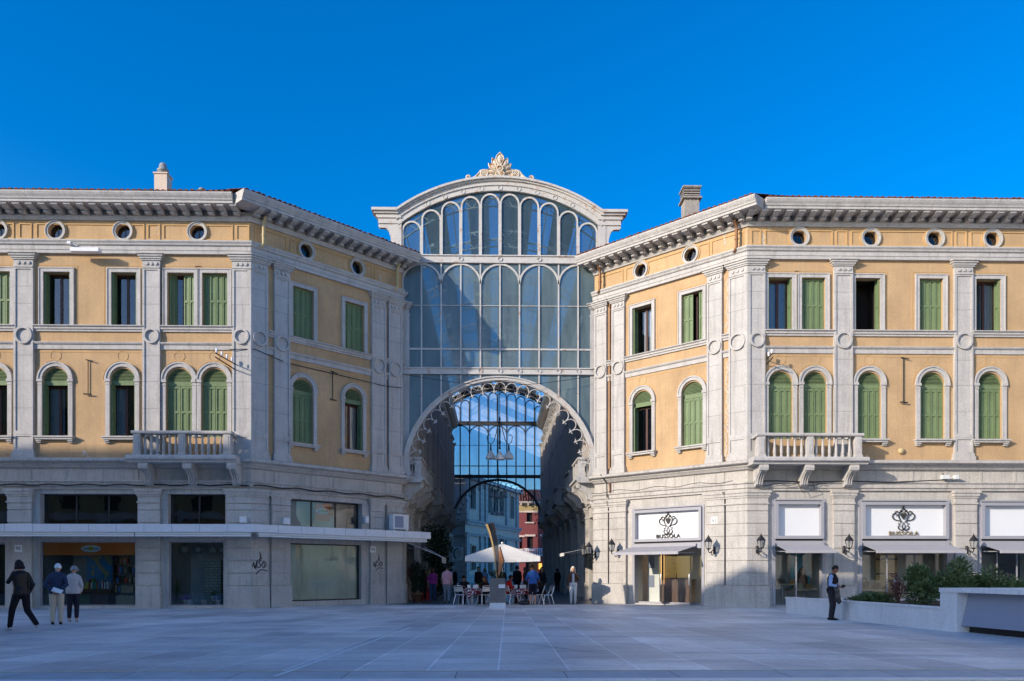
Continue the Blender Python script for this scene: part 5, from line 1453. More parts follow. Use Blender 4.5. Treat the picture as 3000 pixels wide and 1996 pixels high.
mb.box(p.x - .53, p.x - .5, .8, 1.1, .09, 2.15); mb.box(p.x + .5, p.x + .53, .8, 1.1, .09, 2.15); mb.build('shelf_frame', M['desk'], sh)
for z in (.63, 1.03, 1.43, 1.83):
    x = p.x - .46
    while x < p.x + .40:
        w = rnd.uniform(.05, .09); 
        if rnd.random() < .8:
            mb = MB(); mb.box(x, x + w - .008, .82, 1.0, z, z + rnd.uniform(.2, .3)); o = mb.build('book', M[rnd.choice(['red', 'blue', 'leather', 'desk', 'card', 'black'])])
            tag(o, 'small upright book on the dark bookshelf', 'book', 'books on the dark bookshelf')
        x += w
# flower shop
for k, (px, Y, z, s, fl, lb) in enumerate(((547, .35, .10, .12, 'violet', 'white pot of violet flowers beside the watering can'), (597, .35, .10, .11, 'none', 'empty white pot on the flower shop sill'), (638, .35, .10, .12, 'blue', 'white pot of pale blue hydrangea by the pier'), (628, .7, .25, .14, 'leaf', 'white pot of green leaves behind the hydrangea'))):
    p = at(px, Y); t = thing('flower_pot', Vector((p.x, Y, z)), lb, 'flower pot', 'pots in the flower shop window')
    mb = MB(); mb.lathe([(s * .75, 0), (s, .2), (s * 1.06, .2), (s * 1.06, .24), (s * .9, .24), (s * .85, .18)], (p.x, Y, z), 12); mb.build('pot', M['white'], t)
    if fl != 'none':
        mm = mat('violet_petals', (.25, .12, .5), .6, .2, 6) if fl == 'violet' else mat('hydrangea', (.30, .38, .62), .6, .2, 6) if fl == 'blue' else M['leaf']
        mb = MB()
        for i in range(40):
            v = Vector((rnd.gauss(0, .09), rnd.gauss(0, .07), abs(rnd.gauss(.1, .07)))); mb.ball(Vector((p.x, Y, z + .22)) + v, rnd.uniform(.02, .04), 5, 3)
        mb.build('flower_head', mm, t)
p = at(556, .3); wc = thing('watering_can', Vector((p.x, .3, .1)), 'small pale watering can among the flower pots', 'watering can')
mb = MB(); mb.lathe([(.11, 0), (.10, .22), (.08, .24)], (p.x + .02, .3, .1), 12); mb.build('can_body', M['white_metal'], wc)
mb = MB(); mb.tube([(p.x + .1, .3, .16), (p.x + .24, .3, .30), (p.x + .30, .3, .36)], [.025, .016, .03], 6); mb.build('spout', M['white_metal'], wc)
for k, (px, y) in enumerate(((540, 1612), (580, 1612), (626, 1612), (650, 1612))):
    p = at(px, 1.0); z = zat(px, y, 1.0)
    t = thing('globe_lamp', Vector((p.x, 1.0, z)), f"clear glass globe lamp in the flower shop, {['first', 'second', 'third', 'fourth'][k]} from the bookshop side", 'lamp', 'globe lamps in the flower shop')
    mb = MB(); mb.ball((p.x, 1.0, z), .17, 14, 10); mb.build('globe', M['lampglass'], t)
    mb = MB(); mb.tube([(p.x, 1.0, z + .16), (p.x, 1.0, 2.74)], .012, 5); mb.build('cord', M['black'], t)
p = at(632, 1.2); mb = MB(); mb.box(p.x - .45, p.x + .25, 1.1, 1.4, .09, 2.0)
M['painted_brick'] = brick_mat('painted_brick', (.34, .36, .30), (.28, .30, .26), (.12, .13, .12), 1.0, .25, .12, 'XZ', ms=.012)
tag(mb.build('brick_pillar', M['painted_brick']), 'pale painted brick pillar inside the flower shop', 'pillar')
p = at(515, .8); t = thing('grass_plant', Vector((p.x, .8, .1)), 'tall spiky grass plant in the flower shop by the bookshop pier', 'plant')
mb = MB()
for i in range(50):
    a = rnd.uniform(0, 6.28); l = rnd.uniform(.7, 1.5); sp_ = rnd.uniform(.08, .3)
    mb.tube([(p.x, .8, .1), (p.x + sp_ * .4 * math.cos(a), .8 + sp_ * .4 * math.sin(a), .1 + l * .6), (p.x + sp_ * math.cos(a), .8 + sp_ * math.sin(a), .1 + l)], [.01, .012, .002], 3)
mb.build('foliage', M['leaf'], t)

# ------------------------------------------------------------------ fittings on the walls
def graffiti(fr, u, z, s, label):
    mb = MB(); f = on(fr, u, z, .14)
    st = [[(-.50, -.05), (-.42, .22), (-.36, -.1), (-.22, .3)], [(-.42, .2), (-.30, -.15), (-.18, .35)], [(.0, .3), (-.12, .22), (.02, .05), (-.1, -.08), (-.2, -.02)],
          [(.22, .28), (.08, .12), (.2, -.08), (.36, .1), (.24, .28)], [(.2, .2), (.26, .02)], [(-.26, -.45), (-.12, -.28), (.1, -.2), (.42, -.25)],
          [(-.05, .8), (.02, .62), (.05, .55), (-.06, .6)], [(.05, .55), (-.04, .42), (.1, .48)], [(-.04, .42), (-.08, .36), (.04, .34)]]
    for i, p_ in enumerate(st):
        pts = smooth(p_, 4)
        for a, b in zip(pts, pts[1:]):
            d = (b - a); n_ = Vector((-d.y, d.x)).normalized() * .042 * s
            mb.prism([((a + n_).x * s, (a + n_).y * s), ((b + n_).x * s, (b + n_).y * s), ((b - n_).x * s, (b - n_).y * s), ((a - n_).x * s, (a - n_).y * s)], lambda x, y, k: f(x, y, k), 0.001, .0035 + .0003 * i)
    return tag(mb.build('graffiti_tag', M['black'], LP), label)
graffiti(FLC, FLC.U(758), 1.72, .72, 'black NSO scrawl on the corner pier')
graffiti(FLC, FLC.U(1104), 1.80, .62, 'black NSO scrawl on the pier by the arcade')
def plate(fr, px, py, txt, label, bld):
    u, z = fr.U(px), fr.Z(px, py, .14)
    t = thing('number_plate', fr.P(u, z, .14), label, 'number plate')
    mb = MB(); mb.fbox(fr, u - .15, u + .15, z - .14, z + .14, .14, .16); mb.build('plate', M['white'], t)
    mb = MB(); f = on(fr, u, z - .07, .16); mb.text(txt, .2, lambda x, y, k: f(x, y, k + .004), .003); mb.build('lettering', M['black'], t)
plate(FRC, 2098, 1524, '62', 'white house number plate above the lantern on the splayed front', RP)
plate(FLM, 60, 1607, '90', 'small white house number plate on the pier by the bookshop', LP)
plate(FLC, 1087, 1610, '92', 'small white house number plate over the scrawl by the arcade', LP)
def pipe(bld, fr, u, z0, z1, matn, d=.28, hook=True):
    mb = MB(); pts = [fr.P(u, 16.05, .45), fr.P(u, 15.9, .3), fr.P(u, z1 - .3, d), fr.P(u, z0, d)]
    if hook: pts += [fr.P(u - .06, z0 - .12, d), fr.P(u - .14, z0 - .17, d - .05)]
    mb.tube(pts, .065, 8); mb.tube([fr.P(u, z0 + .3, d), fr.P(u, z0 + .36, d)], .085, 8); mb.build('downpipe', M[matn], bld)
pipe(LP, FLC, FLC.U(773, .3), 15.0, 16, 'pipe'); pipe(LP, FLC, FLC.U(1165, .3), 15.0, 16, 'pipe')
pipe(RP, FRC, FRC.U(2157, .3), 15.0, 16, 'copper'); pipe(RP, FRC, FRC.U(1757, .3), 15.0, 16, 'copper')
for fr, bld, px, z0, z1 in ((FRC, RP, 1789, 0.1, 14.3), (FLC, LP, 1129, 6.2, 13.5)):
    mb = MB(); u = fr.U(px); mb.tube([fr.P(u, z1, .06), fr.P(u, z0, .06)], .04, 6); mb.build('downpipe', M['copper'], bld)
# air conditioner on the canopy
u = FLC.U(1174, .6); ac = thing('air_conditioner', FLC.P(u, 3.42, .6), 'white air conditioner standing on the canopy beside the arcade', 'air conditioner')
mb = MB(); mb.fbox(FLC, u - .50, u + .42, 3.48, 4.18, .35, .68); mb.fbox(FLC, u - .45, u - .38, 3.41, 3.48, .4, .65); mb.fbox(FLC, u + .3, u + .37, 3.41, 3.48, .4, .65); mb.build('casing', M['ac'], ac)
mb = MB(); mb.fbox(FLC, u - .40, u + .10, 3.56, 4.10, .68, .69); mb.build('grille', M['grey_panel'], ac)
for fr, px, py, w, h, lb in ((FLC, 838, 1527, .16, .14, 'white junction box on the canopy by the upper glazing of the splayed front'), (FLM, 713, 1523, .14, .13, 'white alarm box above the canopy on the corner pier'), (FLC, 1073, 1523, .10, .16, 'white meter box beyond the upper glazing of the splayed front')):
    u = fr.U(px, .2); z = fr.Z(px, py, .2); t = thing('junction_box', fr.P(u, z, .2), lb, 'junction box')
    mb = MB(); mb.fbox(fr, u - w, u + w, z - h, z + h, .1, .27); mb.build('box_body', M['ac'], t)
    mb = MB(); mb.fbox(fr, u - w * .8, u + w * .8, z - h * .8, z + h * .8, .27, .282); mb.build('cover', M['white_metal'], t)
u0, u1 = FLM.U(213, .4), FLM.U(296, .4)
t = thing('strip_lamp', FLM.P(u0, 14.7, .3), 'pale strip lamp fixed on the entablature above the open windows', 'lamp')
mb = MB(); mb.fbox(FLM, u0, u1, FLM.Z(250, 742, .4), FLM.Z(250, 731, .4), .34, .62); mb.build('casing', M['white_metal'], t)
mb = MB(); z = FLM.Z(206, 712, .3); mb.fbox(FLM, FLM.U(198, .3), FLM.U(208, .3), z - .05, z + .05, .2, .36); mb.tube([FLM.P(FLM.U(208, .3), z, .3), FLM.P(FLM.U(226, .3), z - .12, .3), FLM.P(u0 + .2, 14.75, .4)], .015, 5); mb.build('driver_box', M['white_metal'], t)
# insulator bracket, left corner and right corner
def insulators(fr, px0, py0, px1, py1, d0, d1, n, label):
    a = fr.P(fr.U(px0, d0), fr.Z(px0, py0, d0), d0); b = fr.P(fr.U(px1, d1), fr.Z(px1, py1, d1), d1)
    t = thing('insulator_bracket', b, label, 'cable bracket')
    mb = MB(); mb.tube([a, b], .025, 5); mb.tube([a + Vector((0, 0, -.16)), b + Vector((0, 0, -.22))], .025, 5); mb.build('arm', M['cable'], t)
    for k in range(n):
        p = a + (b - a) * (k + .3) / n; mb = MB(); mb.tube([p, p + Vector((0, 0, .1))], .012, 5); mb.lathe([(.0, .22), (.04, .2), (.05, .1), (.035, .08), (.05, .05), (.0, .04)], p, 8); mb.build('insulator', M['white'], t)
insulators(FLM, 630, 1034, 690, 1068, 1.25, .1, 4, 'iron arm of white insulators over the balcony of the left palazzo'); insulators(FRM, 2264, 1036, 2246, 1052, .8, .1, 2, 'short iron arm of white insulators at the corner over the balcony windows')
def chain(bld, fr, px, y0, y1):
    mb = MB(); u = fr.U(px); z0, z1 = fr.Z(px, y0), fr.Z(px, y1)
    mb.tube([fr.P(u, z0, .05), fr.P(u, z1, .05)], .018, 5); mb.tube([fr.P(u - .1, z0 + .02, .04), fr.P(u + .22, z0 - .06, .10)], .022, 5); mb.tube([fr.P(u - .16, z1, .1), fr.P(u + .16, z1 - .02, .1)], .03, 5)
    mb.build('hanging_chain', M['cable'], bld)
chain(LP, FLM, 260, 1056, 1156); chain(RP, FRM, 2645, 1050, 1180); chain(LP, FLC, 973, 1090, 1172)
for k, px in enumerate((2772, 2804)):
    u = FRM.U(px, .4); z = FRM.Z(px, 1398, .4)
    t = thing('security_light', FRM.P(u, z, .2), ('white box floodlight on the frieze over the wide signboard' if k == 0 else 'curved white camera beside the box floodlight on the frieze'), 'lamp' if k == 0 else 'camera')
    mb = MB(); mb.fbox(FRM, u - (.14 if k == 0 else .07), u + (.14 if k == 0 else .07), z - .08, z + .09, .2, .42); mb.build('casing', M['ac'], t)
    mb = MB(); mb.tube([FRM.P(u, z, .02), FRM.P(u, z, .22)], .04, 6); mb.build('mount', M['white_metal'], t)
u = FRM.U(2662); z = FRM.Z(2638, 1322); t = thing('wall_boss', FRM.P(FRM.U(2638), z, .0), 'small weathered round boss on the stucco between two shuttered arches', 'ornament')
mb = MB(); mb.ball(FRM.P(FRM.U(2638), z, .05), (.13, .1, .13), 10, 6); mb.build('boss', M['pipe'], t)
# cables
def cable(bld, pts, r_=.014, nm='cable'):
    mb = MB(); mb.tube(pts, r_, 5); mb.build(nm, M['cable'], bld)
cable(LP, [FLC.P(LLC * k / 30, 5.02 + .03 * math.sin(k), .24) for k in range(31)], .03); cable(LP, [FLM.P(-15.5 + 15.5 * k / 40, 5.02 + .03 * math.sin(k * 1.7), .24) for k in range(41)], .03)
cable(RP, [FRC.P(RLC * (1 - k / 30), 5.28 - .05 * math.sin(k * .8), .25) for k in range(29)]); cable(RP, [FRC.P(FRC.U(1777), 6.1, .47), FRC.P(FRC.U(1783), 5.7, .14), FRC.P(FRC.U(1788), 5.0, .26)], .03)
cable(RP, [FRM.P(.2 + k * .27, 5.2 - .16 * abs(math.sin(k * .9)), .28) for k in range(12)]); cable(RP, [FRM.P(1.9, 5.3, .3), FRM.P(2.2, 4.75, .3), FRM.P(2.7, 4.9, .3), FRM.P(2.6, 5.2, .3)])
cable(RP, [FRM.P(.2 + k * .5, 5.22 + .02 * math.sin(k), .26) for k in range(13)] + [FRM.P(FRM.U(2764), 5.3, .26), FRM.P(FRM.U(2758), 5.6, .1)], .022)
cable(LP, [FLM.P(-.8, 10.55, .2), FLC.P(.1, 10.60, .2), FLC.P(.8, 10.45, .2), FLC.P(1.6, 10.35, .06), FLC.P(4.2, 10.3, .06), FLC.P(LLC - 1, 10.2, .16), FLC.P(LLC - .2, 10.25, .25)], .018)
mb = MB(); q0, q1 = FLC.P(LLC - .2, 10.9, .3), FRC.P(RLC + .2, 10.9, .3)
mb.tube([q0 + (q1 - q0) * k / 16 + Vector((0, 0, -.5 * math.sin(math.pi * k / 16))) for k in range(17)], .014, 4); tag(mb.build('span_cable', M['cable']), 'thin black cable sagging across the glass facade', 'cable')

# ------------------------------------------------------------------ planter and shrubs
p1, p2, p3, p4 = G(2302, 1797), G(2754, 1847.6), G(2804, 1852.6), G(3000, 1872.5)
dv = (p4 - p3).normalized(); p5 = p3 + dv * 9; rt = Vector((1, 0, 0))
pl = thing('planter', p1, 'low white granite planter wall around the shrubs', 'planter')
mb = MB(); V = lambda p, z: Vector((p.x, p.y, z))
e1 = p1 + rt * .32; e2 = p2 + rt * .32
mb.hexa([V(p1, 0), V(p2, 0), V(e2, 0), V(e1, 0)], [V(p1, .54), V(p2, .55), V(e2, .55), V(e1, .54)])
b0 = p1 + Vector((0, -.0, 0)); mb.box(e1.x, p1.x + 9, p1.y - .32, p1.y, 0, .539); mb.build('wall', M['granite'], pl)
mb = MB(); mb.hexa([V(p1 + Vector((-.03, .02, 0)), .541), V(p2 + Vector((-.03, 0, 0)), .551), V(e2, .551), V(e1 + Vector((0, .02, 0)), .541)], [V(p1 + Vector((-.03, .02, 0)), .585), V(p2 + Vector((-.03, 0, 0)), .595), V(e2, .595), V(e1 + Vector((0, .02, 0)), .585)]); mb.build('coping', M['granite'], pl)
mb = MB(); mb.poly(V(e1, .46), V(p2 + rt * .3, .46), V(p2 + rt * 9, .46), V(p1 + rt * 9 + Vector((0, -.3, 0)), .46)); mb.build('soil_bed', M['soil'], pl)
bl = thing('bench_block', p2, 'tall white granite block with a recessed blue grey panel beside the planter', 'stone block')
nrm = Vector((-dv.y, dv.x, 0)); nrm = nrm if nrm.x < 0 else -nrm
w_ = .0
back = lambda p: p + rt * 3.2
mb = MB(); a_, b_ = p2 + Vector((0, -.003, 0)), p3
mb.hexa([V(a_, 0), V(b_, 0), V(back(b_), 0), V(back(a_), 0)], [V(a_, .98), V(b_, .98), V(back(b_), .98), V(back(a_), .98)]); mb.build('end_block', M['granite'], bl)
mb = MB(); q3 = p3 - dv * .002
mb.hexa([V(a_ - rt * .03, .982), V(p5 - rt * .03, .982), V(back(p5), .982), V(back(a_), .982)], [V(a_ - rt * .03, 1.09), V(p5 - rt * .03, 1.09), V(back(p5), 1.09), V(back(a_), 1.09)]); mb.build('coping', M['granite'], bl)
mb = MB(); s0, s1 = p3 + dv * .01, p5
mb.hexa([V(s0 + rt * .10, .16), V(s1 + rt * .10, .16), V(s1 + rt * 1, .16), V(s0 + rt * 1, .16)], [V(s0 + rt * .28, .98), V(s1 + rt * .28, .98), V(s1 + rt * 1, .98), V(s0 + rt * 1, .98)]); mb.build('panel', M['grey_panel'], bl)
mb = MB(); mb.hexa([V(s0 + rt * .3, 0), V(s1 + rt * .3, 0), V(s1 + rt * 1, 0), V(s0 + rt * 1, 0)], [V(s0 + rt * .3, .158), V(s1 + rt * .3, .158), V(s1 + rt * 1, .158), V(s0 + rt * 1, .158)]); mb.build('plinth', M['black'], bl)

def leaf_quads(mb, n, c, r_, ln, wd, up=.3, shell=.45):
    for _ in range(n):
        while True:
            v = Vector((rnd.uniform(-1, 1), rnd.uniform(-1, 1), rnd.uniform(-1, 1)))
            if v.length < 1 and v.length > shell * rnd.random(): break
        p = Vector(c) + Vector((v.x * r_[0], v.y * r_[1], v.z * r_[2]))
        d = (v + Vector((rnd.gauss(0, .5), rnd.gauss(0, .5), rnd.gauss(up, .4)))).normalized()
        s = d.cross(Vector((rnd.gauss(0, 1), rnd.gauss(0, 1), rnd.gauss(0, 1)))).normalized() * wd * rnd.uniform(.7, 1.2)
        l = ln * rnd.uniform(.6, 1.2); m_ = p + d * l * .5 + Vector((0, 0, .02 * l))
        mb.add([p, m_ + s, p + d * l, m_ - s], [(0, 1, 2, 3)])
def shrub(name, p, h, r_, n, ln, wd, label, matn='leaf', cat='shrub', group=None, clumps=7, stem=True, sp=1.0):
    t = thing(name, p, label, cat, group)
    mb = MB()
    for k in range(clumps):
        a = rnd.uniform(0, 6.28); q = rnd.uniform(0, .65) * r_; zz = p.z + h * rnd.uniform(.25, .86)
        rr = r_ * rnd.uniform(.35, .6)
        leaf_quads(mb, n // clumps, (p.x + q * math.cos(a), p.y + q * math.sin(a), zz), (rr, rr, min(h * .3, rr * 1.3) * sp), ln, wd)
    mb.build('foliage', M[matn], t, fix=False)
    if stem:
        mb = MB()
        for k in range(5):
            a = rnd.uniform(0, 6.28); mb.tube([(p.x, p.y, p.z), (p.x + r_ * .3 * math.cos(a), p.y + r_ * .3 * math.sin(a), p.z + h * .5), (p.x + r_ * .55 * math.cos(a), p.y + r_ * .55 * math.sin(a), p.z + h * .9)], [.025, .016, .005], 5)
        mb.build('stem', M['twig'], t)
    return t
def bed(px, Y): q = at(px, Y); q.z = .46; return q
g_ = 'shrubs in the granite planter'
shrub('oleander', bed(2705, -8.2), 1.26, .66, 2300, .18, .022, 'bushy dark green oleander, the widest in the planter', 'leaf', 'shrub', g_, 10)
shrub('oleander', bed(2790, -8.6), 1.44, .64, 2600, .18, .022, 'tallest oleander of the planter, just behind the granite block', 'leaf', 'shrub', g_, 9)
shrub('oleander', bed(2860, -8.0), 1.04, .64, 2000, .17, .022, 'lower oleander behind the block under the last lantern', 'leaf', 'shrub', g_, 8)
shrub('oleander', bed(2925, -8.4), .86, .62, 1700, .17, .022, 'low oleander behind the block before the dark poster', 'leaf', 'shrub', g_, 7)
shrub('oleander', bed(2985, -8.2), .74, .62, 1500, .17, .022, 'lowest oleander behind the block at the picture edge', 'leaf', 'shrub', g_, 7)
shrub('barberry', bed(2632, -8.8), .95, .36, 800, .06, .018, 'thin dark red barberry with bare twigs', 'leaf_red', 'shrub', g_, 9)
for k, px in enumerate((2520, 2555, 2590)):
    shrub('ground_juniper', bed(px, -6.9 - .5 * k), .28, .46, 900, .10, .018, ['low green juniper at the planter end near the man', 'low green juniper in the middle of the low wall', 'low green juniper beside the barberry'][k], 'leaf', 'shrub', g_, 5, False)

# ------------------------------------------------------------------ sculpture on its pedestal
c0 = G(1458, 1783); pw = .322; py0, py1 = c0.y, c0.y + .64
ped = thing('pedestal', Vector((c0.x, py0 + .32, 0)), 'grey stone pedestal with a pale foot carrying the bronze sculpture', 'pedestal')
mb = MB(); mb.box(c0.x - pw, c0.x + pw, py0, py1, 0, .225); mb.build('foot', M['granite'], ped)
mb = MB()
for k in range(4):
    z = .226 + k * .25; mb.box(c0.x - pw + .004 * (k % 2), c0.x + pw - .004 * (k % 2), py0 + .003, py1 - .003, z, z + .248)
mb.build('block', M['concrete'], ped)
mb = MB(); mb.box(c0.x + .04, c0.x + pw - .02, py0 - .012, py0 + .003, .83, .98); mb.build('plaque', M['white_metal'], ped)
zt = 1.224
q = .01387
sc = thing('sculpture', Vector((c0.x, py0 + .3, zt)), 'tall split bronze sculpture with an orange diamond face and gilt edge', 'sculpture')
Fs = Fr((c0.x - .01, py0 + .32, 0), (1, 0, 0), (0, -1, 0))
O = lambda pts: [(x * q, zt + y * q) for x, y in pts]
mb = MB()
lo = [(-1, 0), (-6, 40), (-10, 75), (-16, 105), (-24, 135), (-34, 160)]; hi = [(3, 0), (4, 40), (5, 75), (3, 105), (-3, 135), (-9, 163)]
for k in range(6):
    t0, t1 = k / 6, (k + .82) / 6; o = [(a[0] + (b[0] - a[0]) * t0, a[1] + (b[1] - a[1]) * t0 + (rnd.uniform(-6, 5) if i == 5 else 0)) for i, (a, b) in enumerate(zip(lo, hi))]
    e = [(a[0] + (b[0] - a[0]) * t1, a[1] + (b[1] - a[1]) * t1 + (3 if i == 5 else 0)) for i, (a, b) in enumerate(zip(lo, hi))]
    dd = .10 + .05 * math.sin(k * 1.3); mb.prism(O(o + e[::-1]), Fs.P, -.16 + .02 * k, dd)
mb.build('blade', M['bronze'], sc)
mb = MB(); gl_ = [(x - 1.5, y) for x, y in lo]; mb.prism(O(gl_ + [(x + 5 * i / 5, y) for i, (x, y) in enumerate(lo)][::-1]), Fs.P, .02, .19); mb.build('gilt_edge', M['gold_edge'], sc)
mb = MB(); mb.prism(O([(2, 0), (3, 45), (6, 93), (19, 52), (12, 28), (6, 12)]), Fs.P, -.05, .16); mb.build('diamond_face', M['rust_face'], sc)
mb = MB(); mb.prism(O([(6, 93), (9, 94), (21.5, 52), (14, 26), (6, 5), (6, 12), (12, 28), (19, 52)]), Fs.P, -.07, .12); mb.build('diamond_edge', M['bronze'], sc)
gp_ = thing('grass_plant', Vector((c0.x, py0 + .45, zt)), 'round tuft of dark grass around the foot of the sculpture', 'plant')
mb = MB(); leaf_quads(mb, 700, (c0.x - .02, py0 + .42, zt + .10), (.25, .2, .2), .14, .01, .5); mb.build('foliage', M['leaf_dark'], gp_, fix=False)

# ------------------------------------------------------------------ cafe: parasol, tables, chairs
uc = Vector((.10, 4.1, 0)); hw = 1.66
pa = thing('parasol', uc, 'large square cream parasol over the cafe tables', 'parasol')
mb = MB(); mb.tube([(uc.x, uc.y, .06), (uc.x, uc.y, 2.8)], .035, 8); mb.build('pole', M['alu'], pa)
mb = MB(); mb.box(uc.x - .35, uc.x + .35, uc.y - .35, uc.y + .35, .004, .07); mb.build('base', M['concrete'], pa)
mb = MB(); ap = Vector((uc.x, uc.y, 2.80)); ze = 2.19; mv = MB(); n = 12
cor = [Vector((uc.x + sx * hw, uc.y + sy * hw, ze)) for sx, sy in ((-1, -1), (1, -1), (1, 1), (-1, 1))]
for k in range(4):
    a, b = cor[k], cor[(k + 1) % 4]; rows = []
    for j in range(7):
        t = j / 6; row = []
        for i in range(n + 1):
            e = a + (b - a) * i / n; p = ap + (e - ap) * t; p.z -= .07 * math.sin(math.pi * t) * (1 - abs(2 * i / n - 1)) + .05 * t * math.sin(math.pi * i / n); row.append(p)
        rows.append(row)
    for j in range(6):
        for i in range(n): mb.add([rows[j][i], rows[j][i + 1], rows[j + 1][i + 1], rows[j + 1][i]], [(0, 1, 2, 3)], True)
    for i in range(n):
        p0, p1_ = rows[6][i], rows[6][i + 1]; dn = Vector((0, 0, -.23)); o_ = (p0 - uc); o_.z = 0; o_ = o_.normalized() * .015 * math.sin(i * 1.9)
        mv.add([p0, p1_, p1_ + dn + o_, p0 + dn - o_], [(0, 1, 2, 3)], True)
mb.build('canopy', M['canvas'], pa, weld=True); mv.build('valance', M['canvas'], pa)
mb = MB()
for k in range(4): mb.tube([ap + Vector((0, 0, -.08)), cor[k] + Vector((0, 0, -.03))], .014, 5)
mb.build('rib', M['alu'], pa)
mb = MB(); mb.lathe([(.05, 0), (.07, .05), (.02, .10), (0, .14)], ap - Vector((0, 0, .02)), 8); mb.build('finial', M['alu'], pa)

def cafe_table(x, y, label, clabel):
    t = thing('cafe_table', Vector((x, y, 0)), label, 'table', 'cafe tables under the parasol')
    mb = MB(); mb.lathe([(.40, .70), (.40, .725)], (x, y, 0), 24, False); mb.build('tabletop', M['alu'], t)
    mb = MB(); mb.tube([(x, y, .03), (x, y, .70)], .03, 8); mb.lathe([(.24, .006), (.24, .02), (.04, .05)], (x, y, 0), 14); mb.build('leg', M['alu'], t)
    mb = MB(); n = 64; rows = []
    for j in range(7):
        row = []
        for i in range(n):
            a = 2 * math.pi * i / n; e = .66 / max(abs(math.cos(a - .5)), abs(math.sin(a - .5)), .72); dr = e - .41
            if j < 2: r_, z = .41 * (j + .001) / 1.0 if j else .0, .732
            else: 
                tt = (j - 1) / 5; r_, z = .415 + .03 * tt + (.05 * tt) * math.sin(a * 9), .732 - dr * tt * .95
            row.append((x + r_ * math.cos(a), y + r_ * math.sin(a), z))
        rows.append(row)
    for j in range(6):
        for i in range(n): mb.add([rows[j][i], rows[j][(i + 1) % n], rows[j + 1][(i + 1) % n], rows[j + 1][i]], [(0, 1, 2, 3)], True)
    tag(mb.build('tablecloth', M['cloth'], base=Vector((x, y, .0)), weld=True), clabel, 'tablecloth', 'dark red tablecloths with white swirls')
    return t
T1 = at(1383, 3.75); T2 = at(1524, 3.75); T3 = at(1420, 5.3)
cafe_table(T1.x, T1.y, 'cafe table seen between two aluminium chairs next to the pedestal', 'dark red cloth with white swirls on the cafe table nearest the pink shirted man')
cafe_table(T2.x, T2.y, 'cafe table in front of the man in the blue hooded top', 'dark red cloth with white swirls by the man in the blue hooded top')
cafe_table(T3.x, T3.y, 'cafe table half hidden behind the pedestal', 'dark red cloth with white swirls half hidden behind the pedestal')
def menu(x, y, lb):
    mb = MB(); mb.prism([(-.05, 0), (.05, 0), (.035, .16), (-.035, .16)], lambda a, b, d: Vector((x + d, y + a, .734 + b)), -.07, .07); tag(mb.build('menu_card', M['white']), lb, 'menu card', 'white cards on the cafe tables')
for k, (dx, dy) in enumerate(((-.14, -.1), (.12, -.15), (.22, .12))): menu(T1.x + dx, T1.y + dy, ['white card on the table by the pink shirted man, first of three', 'white card in the middle of the table by the pink shirted man', 'white card set back on the table by the pink shirted man'][k])
for k, (dx, dy) in enumerate(((-.2, -.1), (.05, -.18), (.2, -.02))): menu(T2.x + dx, T2.y + dy, ['white card on the table by the hooded man, nearest the pedestal', 'white card in the middle of the table by the hooded man', 'white card at the hooded man\'s elbow'][k])

def chair_proto():
    t = thing('cafe_chair', Vector((0, 0, 0)), 'aluminium cafe chair', 'chair', 'aluminium cafe chairs', local=True)
    for s in (-1, 1):
        mb = MB(); mb.tube([(.19 * s, .20, .44), (.25 * s, .27, .0)], .017, 6); mb.build('leg', M['alu'], t)
        mb = MB(); mb.tube([(.19 * s, -.14, .44), (.25 * s, -.26, .0)], .017, 6); mb.build('leg', M['alu'], t)
    mb = MB(); mb.tube(smooth([(-.20, -.14, .44), (-.21, -.22, .62), (-.20, -.27, .80), (-.15, -.28, .85), (.15, -.28, .85), (.20, -.27, .80), (.21, -.22, .62), (.20, -.14, .44)], 3), .017, 6)
    for z in (.60, .67, .74): mb.box(-.20, .20, -.15 - (z - .44) * .33 - .006, -.15 - (z - .44) * .33 + .006, z, z + .045)
    mb.build('backrest', M['alu'], t)
    mb = MB(); mb.tube([(-.2, -.16, .44), (-.2, .2, .44), (.2, .2, .44), (.2, -.16, .44), (-.2, -.16, .44)], .017, 6)
    for k in range(6): y = -.14 + k * .062; mb.box(-.19, .19, y, y + .048, .442, .452)
    mb.build('seat', M['alu'], t); return t
cp = chair_proto(); first = True
for px, Y, rz, lb in ((1350, 3.45, -25, 'aluminium chair on the side of the pink shirted man, back to the square'), (1418, 3.4, 30, 'aluminium chair just before the pedestal, back to the square'), (1444, 4.3, 90, 'aluminium chair half hidden by the pedestal'),
                      (1498, 3.35, -60, 'aluminium chair between the pedestal and the dark red cloth'), (1578, 3.5, 85, 'aluminium chair of the woman in black by the hooded man'), (1602, 3.2, 110, 'empty aluminium chair standing alone nearest the blonde woman'),
                      (1362, 4.75, 170, 'aluminium chair under the person in the black cap'), (1425, 5.0, 150, 'aluminium chair of the brown haired person behind the table'), (1486, 4.3, -90, 'aluminium chair under the man in red')):
    o = cp if first else copy_tree(cp); first = False
    p = at(px, Y); o.location = (p.x, p.y, .004); o.rotation_euler.z = R(rz); o['label'] = lb
bagp = at(1538, 3.0); mb = MB(); mb.ball((bagp.x, bagp.y, .10), (.34, .2, .11), 14, 8); mb.tube(smooth([(bagp.x - .2, bagp.y, .16), (bagp.x - .1, bagp.y - .1, .3), (bagp.x + .1, bagp.y, .28), (bagp.x + .22, bagp.y, .14)], 4), .015, 5)
tag(mb.build('bag', M['black_leather']), 'slumped black bag on the ground at the feet of the hooded man', 'bag')
